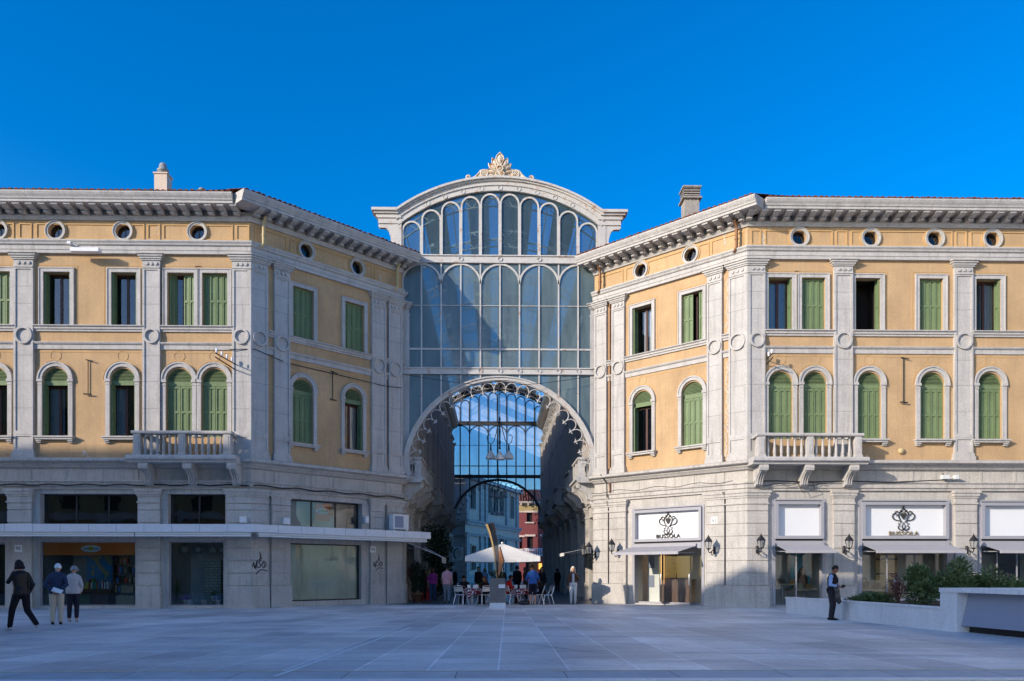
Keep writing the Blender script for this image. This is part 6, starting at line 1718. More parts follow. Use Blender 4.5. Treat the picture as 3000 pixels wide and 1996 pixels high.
# greenery, board and bicycles inside the arcade
p = at(1222, 6.7); pp = thing('potted_shrub', Vector((p.x, p.y, 0)), 'clipped shrub in a terracotta pot under the cream awning', 'potted plant')
mb = MB(); mb.lathe([(.20, .005), (.27, .38), (.30, .38), (.30, .44), (.25, .44), (.24, .36)], (p.x, p.y, 0), 16); mb.build('pot', M['terracotta'], pp)
mb = MB(); 
for k in range(9): z = .5 + k * .15; leaf_quads(mb, 260, (p.x, p.y, z), (.34 - .012 * k, .34 - .012 * k, .2), .07, .02)
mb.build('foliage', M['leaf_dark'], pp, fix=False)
p = at(1213, 8.2); shrub('rose_bush', Vector((p.x, p.y, 0)), 2.3, .42, 900, .08, .03, 'reddish climbing bush behind the potted shrub', 'leaf_red', 'plant', None, 9)
p = at(1281, 15); iv = thing('climbing_plant', Vector((p.x, p.y, 0)), 'tall dark climbing plant against the arcade wall', 'plant')
mb = MB()
for k in range(14): leaf_quads(mb, 330, (p.x + rnd.uniform(-.25, .25), p.y + rnd.uniform(-.6, .6), .4 + k * .27), (.75, .8, .35), .13, .05)
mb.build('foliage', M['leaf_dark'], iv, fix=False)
mb = MB(); mb.tube([(p.x, p.y, 0), (p.x + .1, p.y, 2), (p.x, p.y + .1, 4)], [.06, .05, .02], 6); mb.build('stem', M['twig'], iv)
p = at(1247, 9.2); bo = thing('menu_board', Vector((p.x, p.y, 0)), 'red standing menu board leaning in the arcade', 'sign board')
mb = MB(); mb.hexa([(p.x - .15, p.y, .01), (p.x + .25, p.y - .05, .01), (p.x + .25, p.y, .01), (p.x - .15, p.y + .05, .01)], [(p.x - .38, p.y + .3, 1.3), (p.x + .02, p.y + .25, 1.3), (p.x + .02, p.y + .3, 1.3), (p.x - .38, p.y + .35, 1.3)]); mb.build('board', M['red'], bo)
mb = MB(); mb.tube([(p.x - .12, p.y + .62, .01), (p.x - .2, p.y + .33, 1.25)], .02, 5); mb.build('prop', M['wood'], bo)
fw = at(1256, 11); t = thing('flower_stand', Vector((fw.x, fw.y, 0)), 'small flower stand with pale blossoms behind the menu board', 'flower stand')
mb = MB(); mb.lathe([(.2, .01), (.05, .06), (.05, .9), (.22, 1.2), (.2, 1.2)], fw, 12); mb.build('stand', M['iron_grey'], t)
mb = MB()
for k in range(60): mb.ball(fw + Vector((rnd.gauss(0, .16), rnd.gauss(0, .16), 1.35 + rnd.gauss(0, .12))), rnd.uniform(.03, .05), 5, 3)
mb.build('blossom', M['card'], t)
def bicycle(p, rz, label):
    t = thing('bicycle', p, label, 'bicycle', 'bicycles parked in the arcade', local=True, rz=rz)
    for x in (-.52, .52):
        mb = MB(); mb.tube([(x + .33 * math.cos(k * math.pi / 12), 0, .34 + .33 * math.sin(k * math.pi / 12)) for k in range(25)], .016, 5, caps=False); w = mb.build('wheel', M['black'], t)
        mb = MB()
        for k in range(12): mb.tube([(x, 0, .34), (x + .32 * math.cos(k * math.pi / 6), 0, .34 + .32 * math.sin(k * math.pi / 6))], .003, 3, False)
        mb.build('spoke', M['alu'], w)
    mb = MB()
    for a, b in (((-.52, .34), (-.12, .30)), ((-.52, .34), (-.2, .82)), ((-.12, .30), (-.22, .88)), ((-.12, .30), (.36, .80)), ((-.18, .76), (.34, .84)), ((.52, .34), (.34, .95))): mb.tube([(a[0], 0, a[1]), (b[0], 0, b[1])], .018, 6)
    mb.build('frame', M['dark_steel'], t)
    mb = MB(); mb.tube([(.34, 0, .95), (.34, 0, 1.02)], .016, 5); mb.tube(smooth([(.22, -.28, .98), (.36, -.2, 1.03), (.36, .2, 1.03), (.22, .28, .98)], 3), .014, 5); mb.build('handlebar', M['alu'], t)
    mb = MB(); mb.prism([(-.36, .05), (-.36, -.05), (-.08, -.02), (-.08, .02)], lambda x, y, d: Vector((x, y * 1.6, d)), .9, .95); mb.build('saddle', M['black'], t)
bicycle(at(1503, 17) + Vector((0, 0, .004)), R(25), 'dark bicycle parked between the pedestal and the hooded man'); bicycle(at(1262, 10) + Vector((0, 0, .004)), R(75), 'dark bicycle half hidden by the woman in purple')
bicycle(at(1345, 22) + Vector((0, 0, .004)), R(10), 'far bicycle beside the standing person with grey hair')
# ------------------------------------------------------------------ plaster losses
M['peeled'] = mat('bare_plaster', (.60, .53, .43), .95, .3, 6, .3, 20, fine=.2)
def patches(bld, fr, lst, d=.002):
    k = 0
    for px, py, rx, ry, n in lst:
        mb = MB()
        u, z = fr.U(px), fr.Z(px, py)
        for i in range(n):
            cu, cz = u + rnd.uniform(-rx, rx) * .6, z - ry + 2 * ry * (i + .5) / n; e = 2 * ry / n * .75; k += 1
            mb.prism([(cu + rx * rnd.uniform(.15, .75) * math.cos(a * .524), cz + e * rnd.uniform(.4, 1.4) * math.sin(a * .524)) for a in range(12)], fr.P, 0, d + .0002 * k)
        mb.build('peeled_patch', M['peeled'], bld)
patches(RP, FRC, [(2130, 900, .08, 1.2, 16), (2130, 1150, .09, 1.3, 26), (2128, 1290, .09, .7, 18), (2071, 1333, .12, .2, 7), (2124, 690, .08, .4, 4)])
patches(RP, FRM, [(2236, 705, .14, .3, 12), (2254, 668, .08, .06, 3)])
patches(LP, FLM, [(467, 690, .10, .35, 9), (503, 660, .06, .1, 2), (251, 1330, .16, .12, 5)])
patches(LP, FLC, [(1113, 815, .06, .12, 3)])
# ------------------------------------------------------------------ people
def remeshed(mb, vox, name, mat_, smooth_it=2):
    me = mb.mesh(name, fix=False); o = bpy.data.objects.new('tmp_body', me); COL.objects.link(o)
    r_ = o.modifiers.new('r', 'REMESH'); r_.mode = 'VOXEL'; r_.voxel_size = vox; r_.use_smooth_shade = True
    if smooth_it:
        s_ = o.modifiers.new('s', 'SMOOTH'); s_.iterations = smooth_it; s_.factor = .5
    dg = bpy.context.evaluated_depsgraph_get(); m2 = bpy.data.meshes.new_from_object(o.evaluated_get(dg))
    bpy.data.objects.remove(o); bpy.data.meshes.remove(me)
    m2.name = name; m2.materials.clear(); m2.materials.append(mat_)
    m2.polygons.foreach_set('use_smooth', [True] * len(m2.polygons))
    return m2

CM = {}
def cmat(c, rough=.85, name='clothing'):
    k = (tuple(c), rough)
    if k not in CM: CM[k] = mat(name, c, rough, .14, 7, bump=.25, bscale=9, spec=.2)
    return CM[k]

TORSO = [(.86, .155, .115, 0), (.93, .172, .125, -.005), (1.0, .165, .118, 0), (1.09, .148, .105, .005), (1.2, .160, .112, .008), (1.32, .172, .118, .0), (1.40, .166, .108, -.01), (1.45, .125, .088, -.012), (1.485, .085, .068, -.01)]

def person(p, rz, H, label, J=None, lean=0.0, hunch=0.0, top=(.1, .1, .12), top_sleeve=1.0, top_hem=.84, bottom=(.05, .05, .06), leg_len=1.0, shoe=(.03, .03, .03), hair=(.05, .03, .02), hair_len=0, skin=None, female=False, stout=1.0, head=(0, 0), seated=False, vox=.020, extra=None, hat=None, collar=None, rough_top=.85, hands=True):
    """body in local metres for a 1.75 m figure facing +Y, scaled to H; J overrides joints"""
    s = H / 1.75
    j = dict(shL=(-.168, -.01, 1.39), shR=(.168, -.01, 1.39), elL=(-.215, -.03, 1.12), elR=(.215, -.03, 1.12), wrL=(-.215, .05, .87), wrR=(.215, .05, .87),
             hipL=(-.088, 0, .90), hipR=(.088, 0, .90), knL=(-.098, .02, .49), knR=(.098, .02, .49), anL=(-.10, -.03, .085), anR=(.10, -.03, .085))
    if female: j.update(shL=(-.148, -.01, 1.38), shR=(.148, -.01, 1.38), elL=(-.195, -.03, 1.12), elR=(.195, -.03, 1.12), wrL=(-.20, .05, .88), wrR=(.20, .05, .88))
    if seated:
        j.update(hipL=(-.10, -.0, .52), hipR=(.10, -.0, .52), knL=(-.12, .42, .50), knR=(.12, .42, .50), anL=(-.12, .40, .085), anR=(.12, .40, .085))
        dz = -.40
    else: dz = 0.0
    def bend(q, z0=.95):
        """lean the upper body forward about the hips, rounding the back"""
        x, y, z = q
        if z <= z0 + dz: return Vector(q)
        h = z - (z0 + dz); a = lean + hunch * h
        return Vector((x, y * math.cos(a) + h * math.sin(a), z0 + dz + h * math.cos(a) - y * math.sin(a)))
    for k in ('sh', 'el', 'wr'):
        for e in 'LR': j[k + e] = tuple(bend((j[k + e][0], j[k + e][1], j[k + e][2] + dz)))
    if J: j.update(J)
    j = {k: Vector(v) for k, v in j.items()}
    A = lambda v: Vector(v) * s
    def torso(mb, g, z0, z1):
        rows, n = [], 16
        prof = [t for t in TORSO if z0 - .02 <= t[0] <= z1 + .02]
        for z, rx, ry, oy in prof:
            if female: rx *= (.93 if z > 1.15 else 1.03) * (.92 if 1.0 < z < 1.2 else 1)
            rx = rx * (stout if z < 1.35 else 1) + g; ry = ry * (stout ** 1.4 if z < 1.35 else 1) + g
            rows.append([A(bend((rx * math.cos(2 * math.pi * k / n), oy + ry * math.sin(2 * math.pi * k / n), z + dz))) for k in range(n)])
        vs = [v for r_ in rows for v in r_]; m_ = len(rows)
        mb.add(vs, [(i * n + k, i * n + (k + 1) % n, (i + 1) * n + (k + 1) % n, (i + 1) * n + k) for i in range(m_ - 1) for k in range(n)] + [tuple(range(n)), tuple(range((m_ - 1) * n, m_ * n))])
    def limb(mb, pts, rs, upto=1.0):
        """tapered limb with rounded ends, cut at the given share of its length"""
        pts = [A(p_) for p_ in pts]; rs = [r_ * s for r_ in rs]
        L_ = [(pts[i + 1] - pts[i]).length for i in range(len(pts) - 1)]; tot = sum(L_) * upto; P_, R_ = [pts[0]], [rs[0]]; acc = 0
        for i, l in enumerate(L_):
            if acc + l >= tot - 1e-6:
                t = max(0, min(1, (tot - acc) / l)); P_.append(pts[i].lerp(pts[i + 1], t)); R_.append(rs[i] + (rs[i + 1] - rs[i]) * t); break
            P_ += [pts[i].lerp(pts[i + 1], .5), pts[i + 1]]; R_ += [(rs[i] + rs[i + 1]) / 2, rs[i + 1]]; acc += l
        mb.tube(P_, R_, 10)
        for q, r_ in ((P_[0], R_[0]), (P_[-1], R_[-1])): mb.ball(q, r_ * .98, 10, 6)
        for q, r_ in zip(P_[1:-1], R_[1:-1]): mb.ball(q, r_ * .98, 10, 6)
    arm = lambda e: [j['sh' + e], j['el' + e], j['wr' + e]]
    leg = lambda e: [j['hip' + e], j['kn' + e], j['an' + e]]
    b = MB(); torso(b, 0, .86, 1.5)
    for e in 'LR':
        limb(b, arm(e), [.052, .040, .028]); limb(b, leg(e), [.085 * stout ** .6, .056, .038])
    nk = bend((0, -.005, 1.47 + dz)); hd = bend((0, .02, 1.635 + dz))
    hy, hp = head
    hd += Vector((math.sin(hy) * .0, .05 * math.sin(hp), -.02 * abs(math.sin(hp))))
    b.tube([A(nk), A(nk.lerp(hd, .7))], [.056 * s, .050 * s], 10)
    RM = Matrix.Rotation(hy, 3, 'Z') @ Matrix.Rotation(-(hp + lean * .5), 3, 'X')
    hc = A(hd)
    b.ball(hc, (.074 * s, .092 * s, .112 * s), 14, 10, RM); b.ball(hc + RM @ Vector((0, .03, -.055)) * s, (.055 * s, .062 * s, .062 * s), 10, 7, RM)
    b.ball(hc + RM @ Vector((0, .093, -.012)) * s, (.014 * s, .022 * s, .026 * s), 6, 5, RM)
    for e in (-1, 1): b.ball(hc + RM @ Vector((.074 * e, -.005, -.01)) * s, (.012 * s, .022 * s, .032 * s), 6, 5, RM)
    me = remeshed(b, vox * .8, 'person', M['skin'] if skin is None else cmat(skin, .6, 'skin_tone'), 1)
    # hands, one palm with four fingers and a thumb each
    h = MB()
    if hands:
        for e, sg in (('L', -1), ('R', 1)):
            w = j['wr' + e]; dr = (w - j['el' + e]).normalized()
            side = Vector((0, 1, 0)) - dr * dr.y; side = side.normalized() if side.length > .1 else Vector((1, 0, 0)); nm_ = dr.cross(side).normalized() * sg
            pc = w + dr * .05
            Mx = Matrix((side, nm_, dr)).transposed()
            h.ball(A(pc), (.040 * s, .017 * s, .055 * s), 8, 6, Mx)
            for k, ln in enumerate((.068, .078, .072, .055)):
                f0 = pc + side * (.028 - .019 * k) + dr * .042; f1 = f0 + dr * ln * .5 - nm_ * .008; f2 = f1 + dr * ln * .4 - nm_ * .022
                h.tube([A(f0), A(f1), A(f2)], [.009 * s, .0085 * s, .006 * s], 5)
            t0 = pc + side * .032 - dr * .02; t1 = t0 + side * .024 + dr * .032 - nm_ * .006; h.tube([A(t0), A(t1), A(t1 + dr * .026 - nm_ * .006)], [.011 * s, .010 * s, .007 * s], 5)
        bm = bmesh.new(); bm.from_mesh(me); m3 = h.mesh('hand_tmp'); bm.from_mesh(m3); bm.to_mesh(me); bm.free(); bpy.data.meshes.remove(m3)
        me.polygons.foreach_set('use_smooth', [True] * len(me.polygons))
    root = bpy.data.objects.new('person', me); COL.objects.link(root); BASE[root.name] = Vector((0, 0, 0))
    root.location = p; root.rotation_euler = (0, 0, rz); tag(root, label, 'person')
    def child(mb, name, mt, v=vox, it=2, re=True):
        if re: m_ = remeshed(mb, v, name, mt, it)
        else: m_ = mb.mesh(name); m_.materials.append(mt)
        o = bpy.data.objects.new(name, m_); COL.objects.link(o); o.parent = root; BASE[o.name] = Vector((0, 0, 0)); return o
    # garments
    t = MB(); torso(t, .022, min(top_hem, 1.0), 1.47)
    for e in 'LR': limb(t, arm(e), [.066, .056, .046], top_sleeve * .97)
    child(t, 'jacket' if top_sleeve > .7 else 'shirt', cmat(top, rough_top))
    t = MB(); torso(t, .012, .86, 1.05 if not seated else 1.0)
    for e in 'LR': limb(t, leg(e), [.105 * stout ** .5, .078, .060], leg_len * .98)
    child(t, 'trousers' if leg_len > .7 else 'shorts', cmat(bottom))
    for e in 'LR':
        a = j['an' + e]; k_ = j['kn' + e]; sd = (a - k_).normalized(); fw = Vector((0, 1, 0)); 
        tilt = math.atan2(-sd.y, -sd.z); tilt = 0 if abs(tilt) < .5 or seated else tilt * .75
        Rm = Matrix.Rotation(-tilt, 3, 'X') if False else Matrix.Rotation(tilt, 3, 'X')
        mb = MB(); c = A(a)
        for (y, z, rx, rz_) in ((-.045, -.040, .036, .045), (.02, -.038, .038, .05), (.09, -.052, .043, .034), (.155, -.060, .038, .025)):
            mb.ball(c + Rm @ Vector((0, y, z)) * s, (rx * s, .06 * s, rz_ * s), 8, 6)
        child(mb, 'shoe', cmat(shoe, .5), .014, 1)
    # hair
    mb = MB(); up = .024
    n = 16
    for i, (rr, rows) in enumerate(((1.13, 10),)):
        vs = []; 
        for a_ in range(rows + 1):
            for k in range(n):
                th = math.pi * a_ / rows; ph = 2 * math.pi * k / n
                q = Vector((.080 * rr * math.sin(th) * math.cos(ph), .094 * rr * math.sin(th) * math.sin(ph) - .012, .112 * rr * math.cos(th) + .006))
                front = q.y > .012; lim = (.045 if front else -.055 - .03 * min(1, hair_len))
                if q.z < lim: q.z = lim; q.x *= .93; q.y *= .93
                vs.append(hc + RM @ q * s)
        mb.add(vs, [(i_ * n + k, i_ * n + (k + 1) % n, (i_ + 1) * n + (k + 1) % n, (i_ + 1) * n + k) for i_ in range(rows) for k in range(n)], True)
    if hair_len > 0:
        for k in range(15):
            ph = math.pi * (.98 + 1.04 * k / 14) ; x, y = .086 * math.cos(ph), .088 * math.sin(ph) - .012
            top_ = hc + RM @ Vector((x * .9, y * .9, .06)) * s; ml = hc + RM @ Vector((x * 1.06, y * 1.06 - .006, -.05)) * s
            mb.tube([top_, ml, ml + Vector((x * .2, y * .15 - .01, -.10 * hair_len)) * s, ml + Vector((x * .1, y * .1, -.20 * hair_len)) * s], [.022 * s, .026 * s, .024 * s, .010 * s], 6)
    child(mb, 'hair', cmat(hair, .6), .013, 1)
    if hat:
        mb = MB(); mb.ball(hc + RM @ Vector((0, -.005, .05)) * s, (.096 * s, .112 * s, .088 * s), 12, 8, RM); mb.ball(hc + RM @ Vector((0, .11, .05)) * s, (.07 * s, .06 * s, .012 * s), 10, 5, RM); child(mb, 'cap', cmat(hat), .012, 1)
    if not hair_len or head != (0, 0) or True:
        mb = MB()
        for e in (-1, 1): mb.ball(hc + RM @ Vector((.030 * e, .083, .012)) * s, .011 * s, 6, 5)
        mb.ball(hc + RM @ Vector((0, .088, -.062)) * s, (.022 * s, .01 * s, .006 * s), 6, 4, RM)
        child(mb, 'facial_feature', cmat((.08, .03, .025), .5), re=False)
    if collar:
        mb = MB(); n_ = bend((0, -.01, 1.475 + dz)); mb.lathe([(.066 * s, 0), (.088 * s, -.03 * s), (.10 * s, -.05 * s), (.085 * s, -.05 * s), (.058 * s, .02 * s)], A(n_), 12); child(mb, 'collar', cmat(collar), re=False)
    if extra: extra(root, child, A, j, bend, limb, torso)
    return root

def pos(px, py): return G(px, py)
def front_panel(c, x0, x1, z0, z1, y):
    """shirt front that shows between the open halves of a jacket"""
    def f(root, child, A, j, bend, limb, torso):
        mb = MB(); rows = []
        for k in range(6):
            z = z0 + (z1 - z0) * k / 5; rows.append([A(bend((x, y + .012 * math.cos(x / x1 * 1.3), z))) for x in [x0 + (x1 - x0) * i / 4 for i in range(5)]])
        for k in range(5):
            for i in range(4): mb.add([rows[k][i], rows[k][i + 1], rows[k + 1][i + 1], rows[k + 1][i]], [(0, 1, 2, 3)], True)
        child(mb, 'shirt_front', cmat(c), re=False)
    return f

# 1 walking man in black leather, hand at his mouth, stepping to the left and away
person(pos(62, 1848), R(62), 1.80, 'man in a black leather jacket striding past the bookshop, hand at his mouth',
       dict(hipL=(-.09, .02, .90), knL=(-.10, .20, .52), anL=(-.10, .30, .09), hipR=(.09, -.02, .90), knR=(.09, -.10, .50), anR=(.10, -.46, .17),
            elL=(-.20, .20, 1.20), wrL=(-.06, .19, 1.45), elR=(.235, -.10, 1.13), wrR=(.20, .04, .90)), .06, .08, (.016, .014, .014), 1, .80, (.012, .010, .013), 1, (.42, .42, .42), (.018, .012, .012), .35, None, False, 1.02, (0, .1), rough_top=.36, vox=.017)
# 2 white haired man, hands clasped behind with papers
def papers(root, child, A, j, bend, limb, torso):
    mb = MB(); c = Vector((.06, -.30, .96))
    mb.box(-.13, .13, -.09, .09, -.018, .018, Matrix.Translation(A(c)) @ Matrix.Rotation(.35, 4, 'Y') @ Matrix.Rotation(.5, 4, 'X')); o = child(mb, 'folded_paper', M['white'], re=False)
def sky_cloth(): return None
person(pos(166, 1830), R(20), 1.76, 'white haired man in a navy jacket and beige trousers, papers held behind his back',
       dict(elL=(-.27, -.10, 1.12), wrL=(-.05, -.20, .93), elR=(.27, -.12, 1.12), wrR=(.06, -.22, .95)), .14, .16, (.03, .045, .085), 1, .80, (.52, .44, .34), 1, (.02, .018, .018), (.72, .72, .74), 0, None, False, 1.12, (.35, .45), extra=papers, vox=.017)
pb = G(166, 1830); 
# 3 woman in a beige jacket
person(pos(214, 1822), R(18), 1.70, 'grey haired woman in a pale beige jacket leaning towards the bookshop window',
       dict(elL=(-.25, .06, 1.14), wrL=(-.16, .20, .98), elR=(.24, -.02, 1.13), wrR=(.20, .14, .95)), .10, .14, (.50, .45, .43), 1, .82, (.02, .02, .035), .93, (.40, .36, .33), (.28, .27, .27), .12, None, True, 1.06, (.4, .5), collar=(.7, .7, .72), vox=.017)
# 4 pink shirt
person(pos(1310, 1768), R(-4), 1.80, 'man in a pink T-shirt and grey trousers walking into the arcade', dict(knL=(-.10, .10, .49), anL=(-.10, .14, .085), anR=(.10, -.16, .11)), 0, 0, (.68, .33, .36), .42, .84, (.22, .23, .26), 1, (.04, .03, .03), (.02, .012, .01))
# 5 purple top
person(pos(1268, 1764), R(4), 1.68, 'woman in a purple and crimson top and blue jeans walking beside the pink shirted man', dict(elL=(-.27, -.02, 1.13), wrL=(-.24, .10, .93), knR=(.10, .10, .49), anR=(.10, .12, .085), anL=(-.10, -.12, .10)), 0, 0, (.28, .03, .16), .6, .94, (.035, .055, .11), 1, (.03, .03, .04), (.06, .02, .015), .5, None, True, 1.1)
# 6 blonde woman facing the square
person(pos(1679, 1769), R(178), 1.74, 'blonde woman in a brown jacket and white trousers at the arcade mouth',
       dict(elL=(-.25, .05, 1.13), wrL=(-.12, .24, 1.38), elR=(.235, -.02, 1.12), wrR=(.25, .06, .86)), 0, 0, (.13, .065, .04), 1, .96, (.72, .70, .66), 1, (.75, .75, .75), (.74, .66, .50), .75, None, True, 1.0, (.25, 0), extra=front_panel((.62, .62, .63), -.05, .05, .99, 1.42, .134), vox=.017)
# 7 blue hooded top
def hood(root, child, A, j, bend, limb, torso):
    mb = MB(); mb.ball(A(bend((0, -.10, 1.43))), (.13, .07, .10), 10, 7); child(mb, 'hood', cmat((.03, .10, .33)), .016, 2)
    mb = MB(); torso(mb, .016, .93, 1.0); child(mb, 'shirt_hem', cmat((.75, .76, .78)))
person(pos(1561, 1773), R(6), 1.80, 'man in a blue hooded top and dark shorts standing at the cafe table', dict(elL=(-.27, .10, 1.14), wrL=(-.2, .3, 1.02), elR=(.27, .10, 1.14), wrR=(.2, .3, 1.02)), .08, .1, (.03, .10, .33), .95, .93, (.012, .012, .022), .52, (.45, .42, .42), (.11, .05, .025), .1, None, False, 1.05, extra=hood)
# 8 man in the dark waistcoat
def camera_bag(root, child, A, j, bend, limb, torso):
    mb = MB(); mb.box(-.06, .06, -.03, .03, -.04, .04, Matrix.Translation(A((0.02, .33, 1.09)))); mb.tube([A((.02, .36, 1.09)), A((.02, .40, 1.09))], .03, 8); child(mb, 'small_camera', M['black'], re=False)
    mb = MB(); mb.tube([A(q) for q in ((-.13, .02, 1.47), (-.04, .14, 1.34), (.10, .165, 1.12), (.20, .12, .98))], .014, 5); mb.tube([A(q) for q in ((-.13, .02, 1.47), (-.05, -.13, 1.36), (.12, -.15, 1.1), (.20, .0, .98))], .014, 5); child(mb, 'strap', cmat((.5, .45, .38)), re=False)
    mb = MB()
    for q, r_ in (((.20, .20, .92), (.07, .09, .16)), ((.22, .22, .74), (.06, .10, .15)), ((.20, .26, .62), (.05, .08, .10))): mb.ball(A(q), r_, 9, 6)
    child(mb, 'shoulder_bag', M['black_leather'], .016, 2)
    mb = MB()
    for e in 'LR': limb(mb, [j['sh' + e], j['el' + e], j['wr' + e]], [.070, .060, .046], .78)
    child(mb, 'shirt_sleeve', cmat((.28, .40, .66)))
person(pos(2438, 1817), R(-128), 1.70, 'man in a dark waistcoat and pale blue shirt looking down at a small camera',
       dict(elL=(-.25, .05, 1.13), wrL=(-.04, .24, 1.06), elR=(.24, .0, 1.13), wrR=(.07, .24, 1.06)), .03, .06, (.014, .012, .018), .16, .90, (.032, .028, .034), 1, (.012, .012, .012), (.018, .012, .010), 0, (.28, .13, .085), False, 1.16, (0, .55), extra=camera_bag, collar=(.40, .50, .72), vox=.016)
# people at the tables
sit = dict(elL=(-.26, .14, .76), wrL=(-.14, .36, .80), elR=(.26, .14, .76), wrR=(.14, .36, .80))
def seat_at(px, Y): q = at(px, Y); q.z = .004; return q
person(seat_at(1362, 4.7), R(165), 1.72, 'person in a black cap and black jacket seated behind the dark red cloth', sit, .12, .15, (.012, .012, .014), 1, .84, (.02, .02, .03), 1, (.02, .02, .02), (.02, .015, .01), 0, None, False, 1.05, (0, .1), True, .026, hat=(.012, .012, .012))
person(seat_at(1424, 4.95), R(150), 1.68, 'brown haired person in dark clothes seated beside the pedestal', sit, .15, .15, (.04, .015, .015), 1, .84, (.03, .03, .04), 1, (.02, .02, .02), (.14, .05, .02), .9, None, True, 1, (0, .1), True, .026)
person(seat_at(1488, 4.3), R(-80), 1.74, 'man in a bright red top seated facing the dark red cloth', sit, .1, .1, (.60, .025, .02), 1, .84, (.10, .02, .02), 1, (.02, .02, .02), (.02, .012, .01), 0, (.32, .15, .09), False, 1.05, (0, .1), True, .026)
person(seat_at(1592, 3.75), R(80), 1.70, 'woman in black with long auburn hair seated behind the hooded man', sit, .25, .25, (.010, .010, .012), 1, .84, (.012, .012, .014), 1, (.02, .02, .02), (.11, .04, .02), .9, None, True, 1, (0, .3), True, .026)
# passers-by deeper in the arcade
far = [(1515, 12.5, 10, 1.84, 'tall person in a black coat standing behind the red topped diner', (.010, .010, .014), .80, (.012, .012, .014), 1, (.015, .012, .012), .1, False),
       (1402, 14, 160, 1.78, 'person in a dark shirt and green shorts standing deep in the arcade', (.03, .015, .018), .84, (.05, .06, .03), .55, (.015, .012, .012), 0, False),
       (1420, 17, 190, 1.7, 'person in a pale blue top standing beside the one in green shorts', (.22, .34, .50), .84, (.10, .16, .26), 1, (.03, .02, .02), .4, True),
       (1588, 10, 175, 1.74, 'woman with long black hair standing over the seated woman in black', (.012, .012, .014), .80, (.02, .02, .03), 1, (.012, .010, .010), .9, True),
       (1472, 10.5, 30, 1.76, 'person in dark blue partly hidden behind the sculpture', (.015, .02, .03), .84, (.02, .02, .03), 1, (.02, .015, .012), .2, False),
       (1333, 22, -60, 1.74, 'grey haired person in a dark coat leaning by the far bicycle', (.015, .015, .02), .76, (.02, .02, .025), 1, (.5, .5, .52), 0, False),
       (1540, 11.5, 60, 1.74, 'person in a brown coat turned to the table, left of the hooded man', (.07, .045, .035), .72, (.03, .03, .03), 1, (.10, .05, .03), .5, True),
       (1241, 8.4, 10, 1.62, 'person with dark hair standing behind the red menu board', (.012, .010, .012), .8, (.02, .02, .025), 1, (.012, .009, .009), .9, True),
       (1633, 24, 20, 1.74, 'lone dark figure far along the shadowed arcade wall', (.012, .012, .016), .8, (.02, .02, .03), 1, (.03, .02, .02), .2, False)]
for px, Y, rz, H, lb, tc_, hem, bc, ll, hc_, hl, fm in far:
    q = at(px, Y); q.z = .004
    person(q, R(rz), H, lb, None, .03, .03, tc_, 1, hem, bc, ll, (.03, .03, .03), hc_, hl, None, fm, 1.0, vox=.03, hands=True)
# ------------------------------------------------------------------ ground
mb = MB(); mb.poly(*[Vector(p) for p in ((-160, -20.93, 0), (160, -20.93, 0), (160, 200, 0), (-160, 200, 0))])
structure(mb, 'plaza', M['paving'])
mb = MB(); mb.box(-160, 160, -21.80, -20.935, -.2, -.006); structure(mb, 'kerb', M['kerb'])
mb = MB(); mb.box(-160, 160, -22.0, -21.803, -.2, -.003); structure(mb, 'kerb', M['white_panel'])
mb = MB(); mb.poly(*[Vector(p) for p in ((-160, -160, -.03), (160, -160, -.03), (160, -22.003, -.03), (-160, -22.003, -.03))]); structure(mb, 'street', M['street'])
mb = MB(); mb.poly(*[Vector(p) for p in ((-HALF - .6, 3.35, .004), (HALF + .6, 3.35, .004), (HALF, 5.6, .004), (HALF, GY2 + 20, .004), (-HALF, GY2 + 20, .004), (-HALF, 5.6, .004))])
structure(mb, 'arcade_floor', M['hall_floor'])
for i, (x0, y0, x1, y1, w) in enumerate(((805, 1983, 1205, 1838, .09), (60, 1849, 690, 1787, .13), (300, 1904, 1130, 1894, .05), (585, 1873, 1070, 1854, .06), (1500, 1837, 1890, 1823, .05), (1512, 1864, 2186, 1865, .08), (1500, 1882, 1757, 1911, .06), (1967, 1912, 2800, 1921, .06), (1965, 1936, 2018, 1940, .05), (2050, 1845, 2600, 1849, .04), (1680, 1790, 2080, 1790, .04), (1640, 1805, 2150, 1806, .03), (0, 1885, 60, 1881, .04), (1190, 1829, 1500, 1852, .035))):
    a, b = G(x0, y0), G(x1, y1); d = (b - a).normalized(); s = Vector((-d.y, d.x, 0)) * w / 2
    mb = MB(); mb.poly(*[p + Vector((0, 0, .004 + .0006 * i)) for p in (a - s, b - s, b + s, a + s)]); structure(mb, 'paving_strip', M['white_panel'])

# ------------------------------------------------------------------ buildings across the square (they throw its shade and stand in the reflections)
def piazza_house(name, x0, x1, y0, y1, h, label, matn):
    t = thing(name, ((x0 + x1) / 2, y1, 0), label, 'building', 'houses across the square')
    mb = MB(); mb.box(x0, x1, y0, y1, 0, h); mb.build('wall', M[matn], t)
    mb = MB(); mb.box(x0 - .6, x1 + .6, y1, y1 + .6, h - .5, h); mb.box(x1, x1 + .6, y0, y1, h - .5, h)
    mb.box(x0, x1, y1, y1 + .25, 5.2, 5.7); mb.box(x1, x1 + .25, y0, y1, 5.2, 5.7); mb.build('cornice', M['stone'], t)
    frs = [(Fr((x0, y1, 0), (1, 0, 0), (0, 1, 0)), x1 - x0), (Fr((x1, y0, 0), (0, 1, 0), (1, 0, 0)), y1 - y0)] if x0 < 0 else [(Fr((x0, y0, 0), (0, 1, 0), (-1, 0, 0)), y1 - y0)]
    for fr, ln in frs:
        for z in [1.0 + 4.9 * k for k in range(int((h - 1) / 4.9))]:
            mb = MB()
            for u in spread(0, ln, 3.2): mb.fbox(fr, u - .6, u + .6, z, z + 2.5, .01, .05)
            mb.build('window_row', M['room'], t)
HB1 = 1.26 + 25 * .62
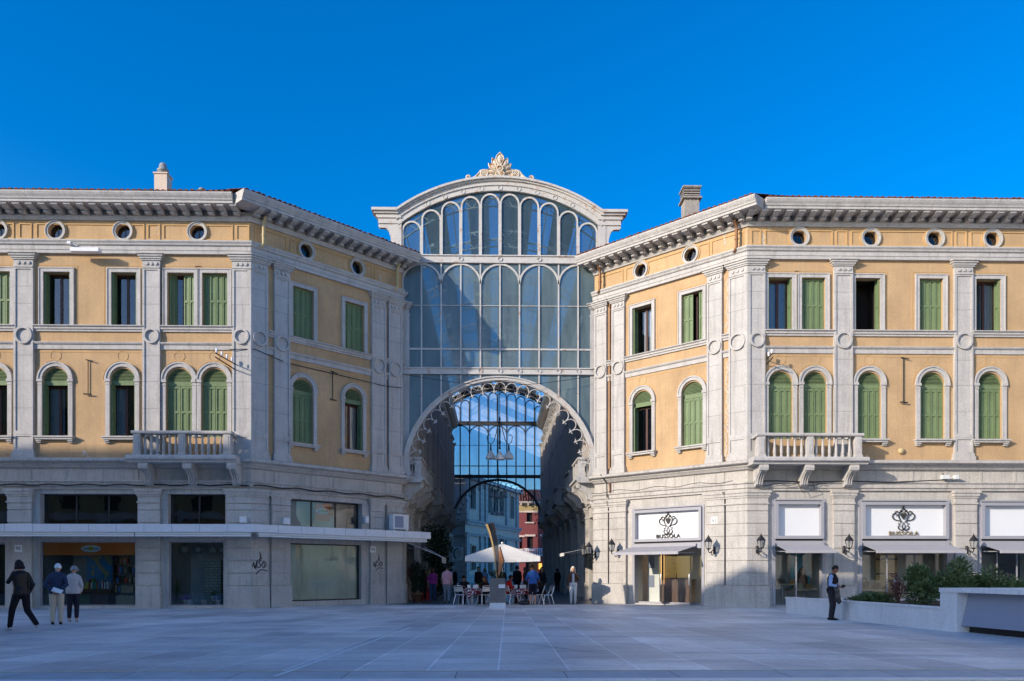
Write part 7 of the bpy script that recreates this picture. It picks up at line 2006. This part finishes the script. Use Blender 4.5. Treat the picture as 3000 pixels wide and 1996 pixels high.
piazza_house('town_house', -47.9, -26.5, -42, -25, HB1, 'ochre town house across the square', 'ochre')
piazza_house('town_house', -26.49, -16.5, -42, -25, HB1 - .4, 'slightly lower ochre town house across the square', 'ochre')
piazza_house('town_house', -64, -48.0, -42, -25, HB1 + 4.9, 'taller stone town house across the square', 'smooth_ashlar')

piazza_house('shade_house', -40, -7.5, 52, 66, 16, 'unseen ochre house added behind the yellow palazzo to shade the far stone wall', 'ochre')  # out of view, added to cast shade on the far stone wall
piazza_house('town_house', 24, 36, -60, -9, 17, 'unseen pale town house across the square, added to bounce sun onto the palazzi', 'pale_render')  # out of view, added and kept pale to bounce sunlight into the shade

# ------------------------------------------------------------------ light, sky, camera
SUN = Vector((-1.5, -1.0, .62)).normalized()
sd = bpy.data.lights.new('sun', 'SUN'); so = bpy.data.objects.new('sun', sd); COL.objects.link(so)
so.rotation_euler = (-SUN).to_track_quat('-Z', 'Y').to_euler(); so.location = (-30, -30, 40)
sd.energy, sd.angle, sd.color = 2.5, R(.53), (1, .88, .73)
el, az = math.asin(SUN.z), math.atan2(SUN.x, SUN.y)
wd = bpy.data.worlds.new('World'); scene.world = wd; wd.use_nodes = True
nt = wd.node_tree; bg = nt.nodes['Background']
sky = nt.nodes.new('ShaderNodeTexSky'); sky.sky_type = 'NISHITA'; sky.sun_disc = False
sky.sun_elevation, sky.sun_rotation = el, az
sky.altitude, sky.air_density, sky.dust_density, sky.ozone_density = 0, 1.0, 1.2, 4.5
hs_ = nt.nodes.new('ShaderNodeHueSaturation'); hs_.inputs['Hue'].default_value = .506; hs_.inputs['Saturation'].default_value = 1.35; hs_.inputs['Value'].default_value = .86
nt.links.new(sky.outputs[0], hs_.inputs['Color']); nt.links.new(hs_.outputs[0], bg.inputs['Color'])
bg.inputs['Strength'].default_value = .15
cam = bpy.data.cameras.new('camera'); co = bpy.data.objects.new('camera', cam); COL.objects.link(co)
cam.sensor_width = 36; cam.lens = F / 3000 * 36; cam.shift_y = (HY - 998) / 3000; cam.clip_end = 2000; cam.clip_start = .1
co.location = CAM; co.rotation_euler = (R(90), 0, -YAW)
scene.camera = co
scene.view_settings.view_transform = 'Standard'; scene.view_settings.look = 'None'; scene.view_settings.exposure = .98; scene.view_settings.gamma = 1
cy = scene.cycles; cy.max_bounces = 8; cy.diffuse_bounces = 3; cy.glossy_bounces = 4; cy.transparent_max_bounces = 24; cy.transmission_bounces = 4
cy.caustics_reflective = False; cy.caustics_refractive = False; cy.use_denoising = True; cy.denoising_prefilter = 'ACCURATE'
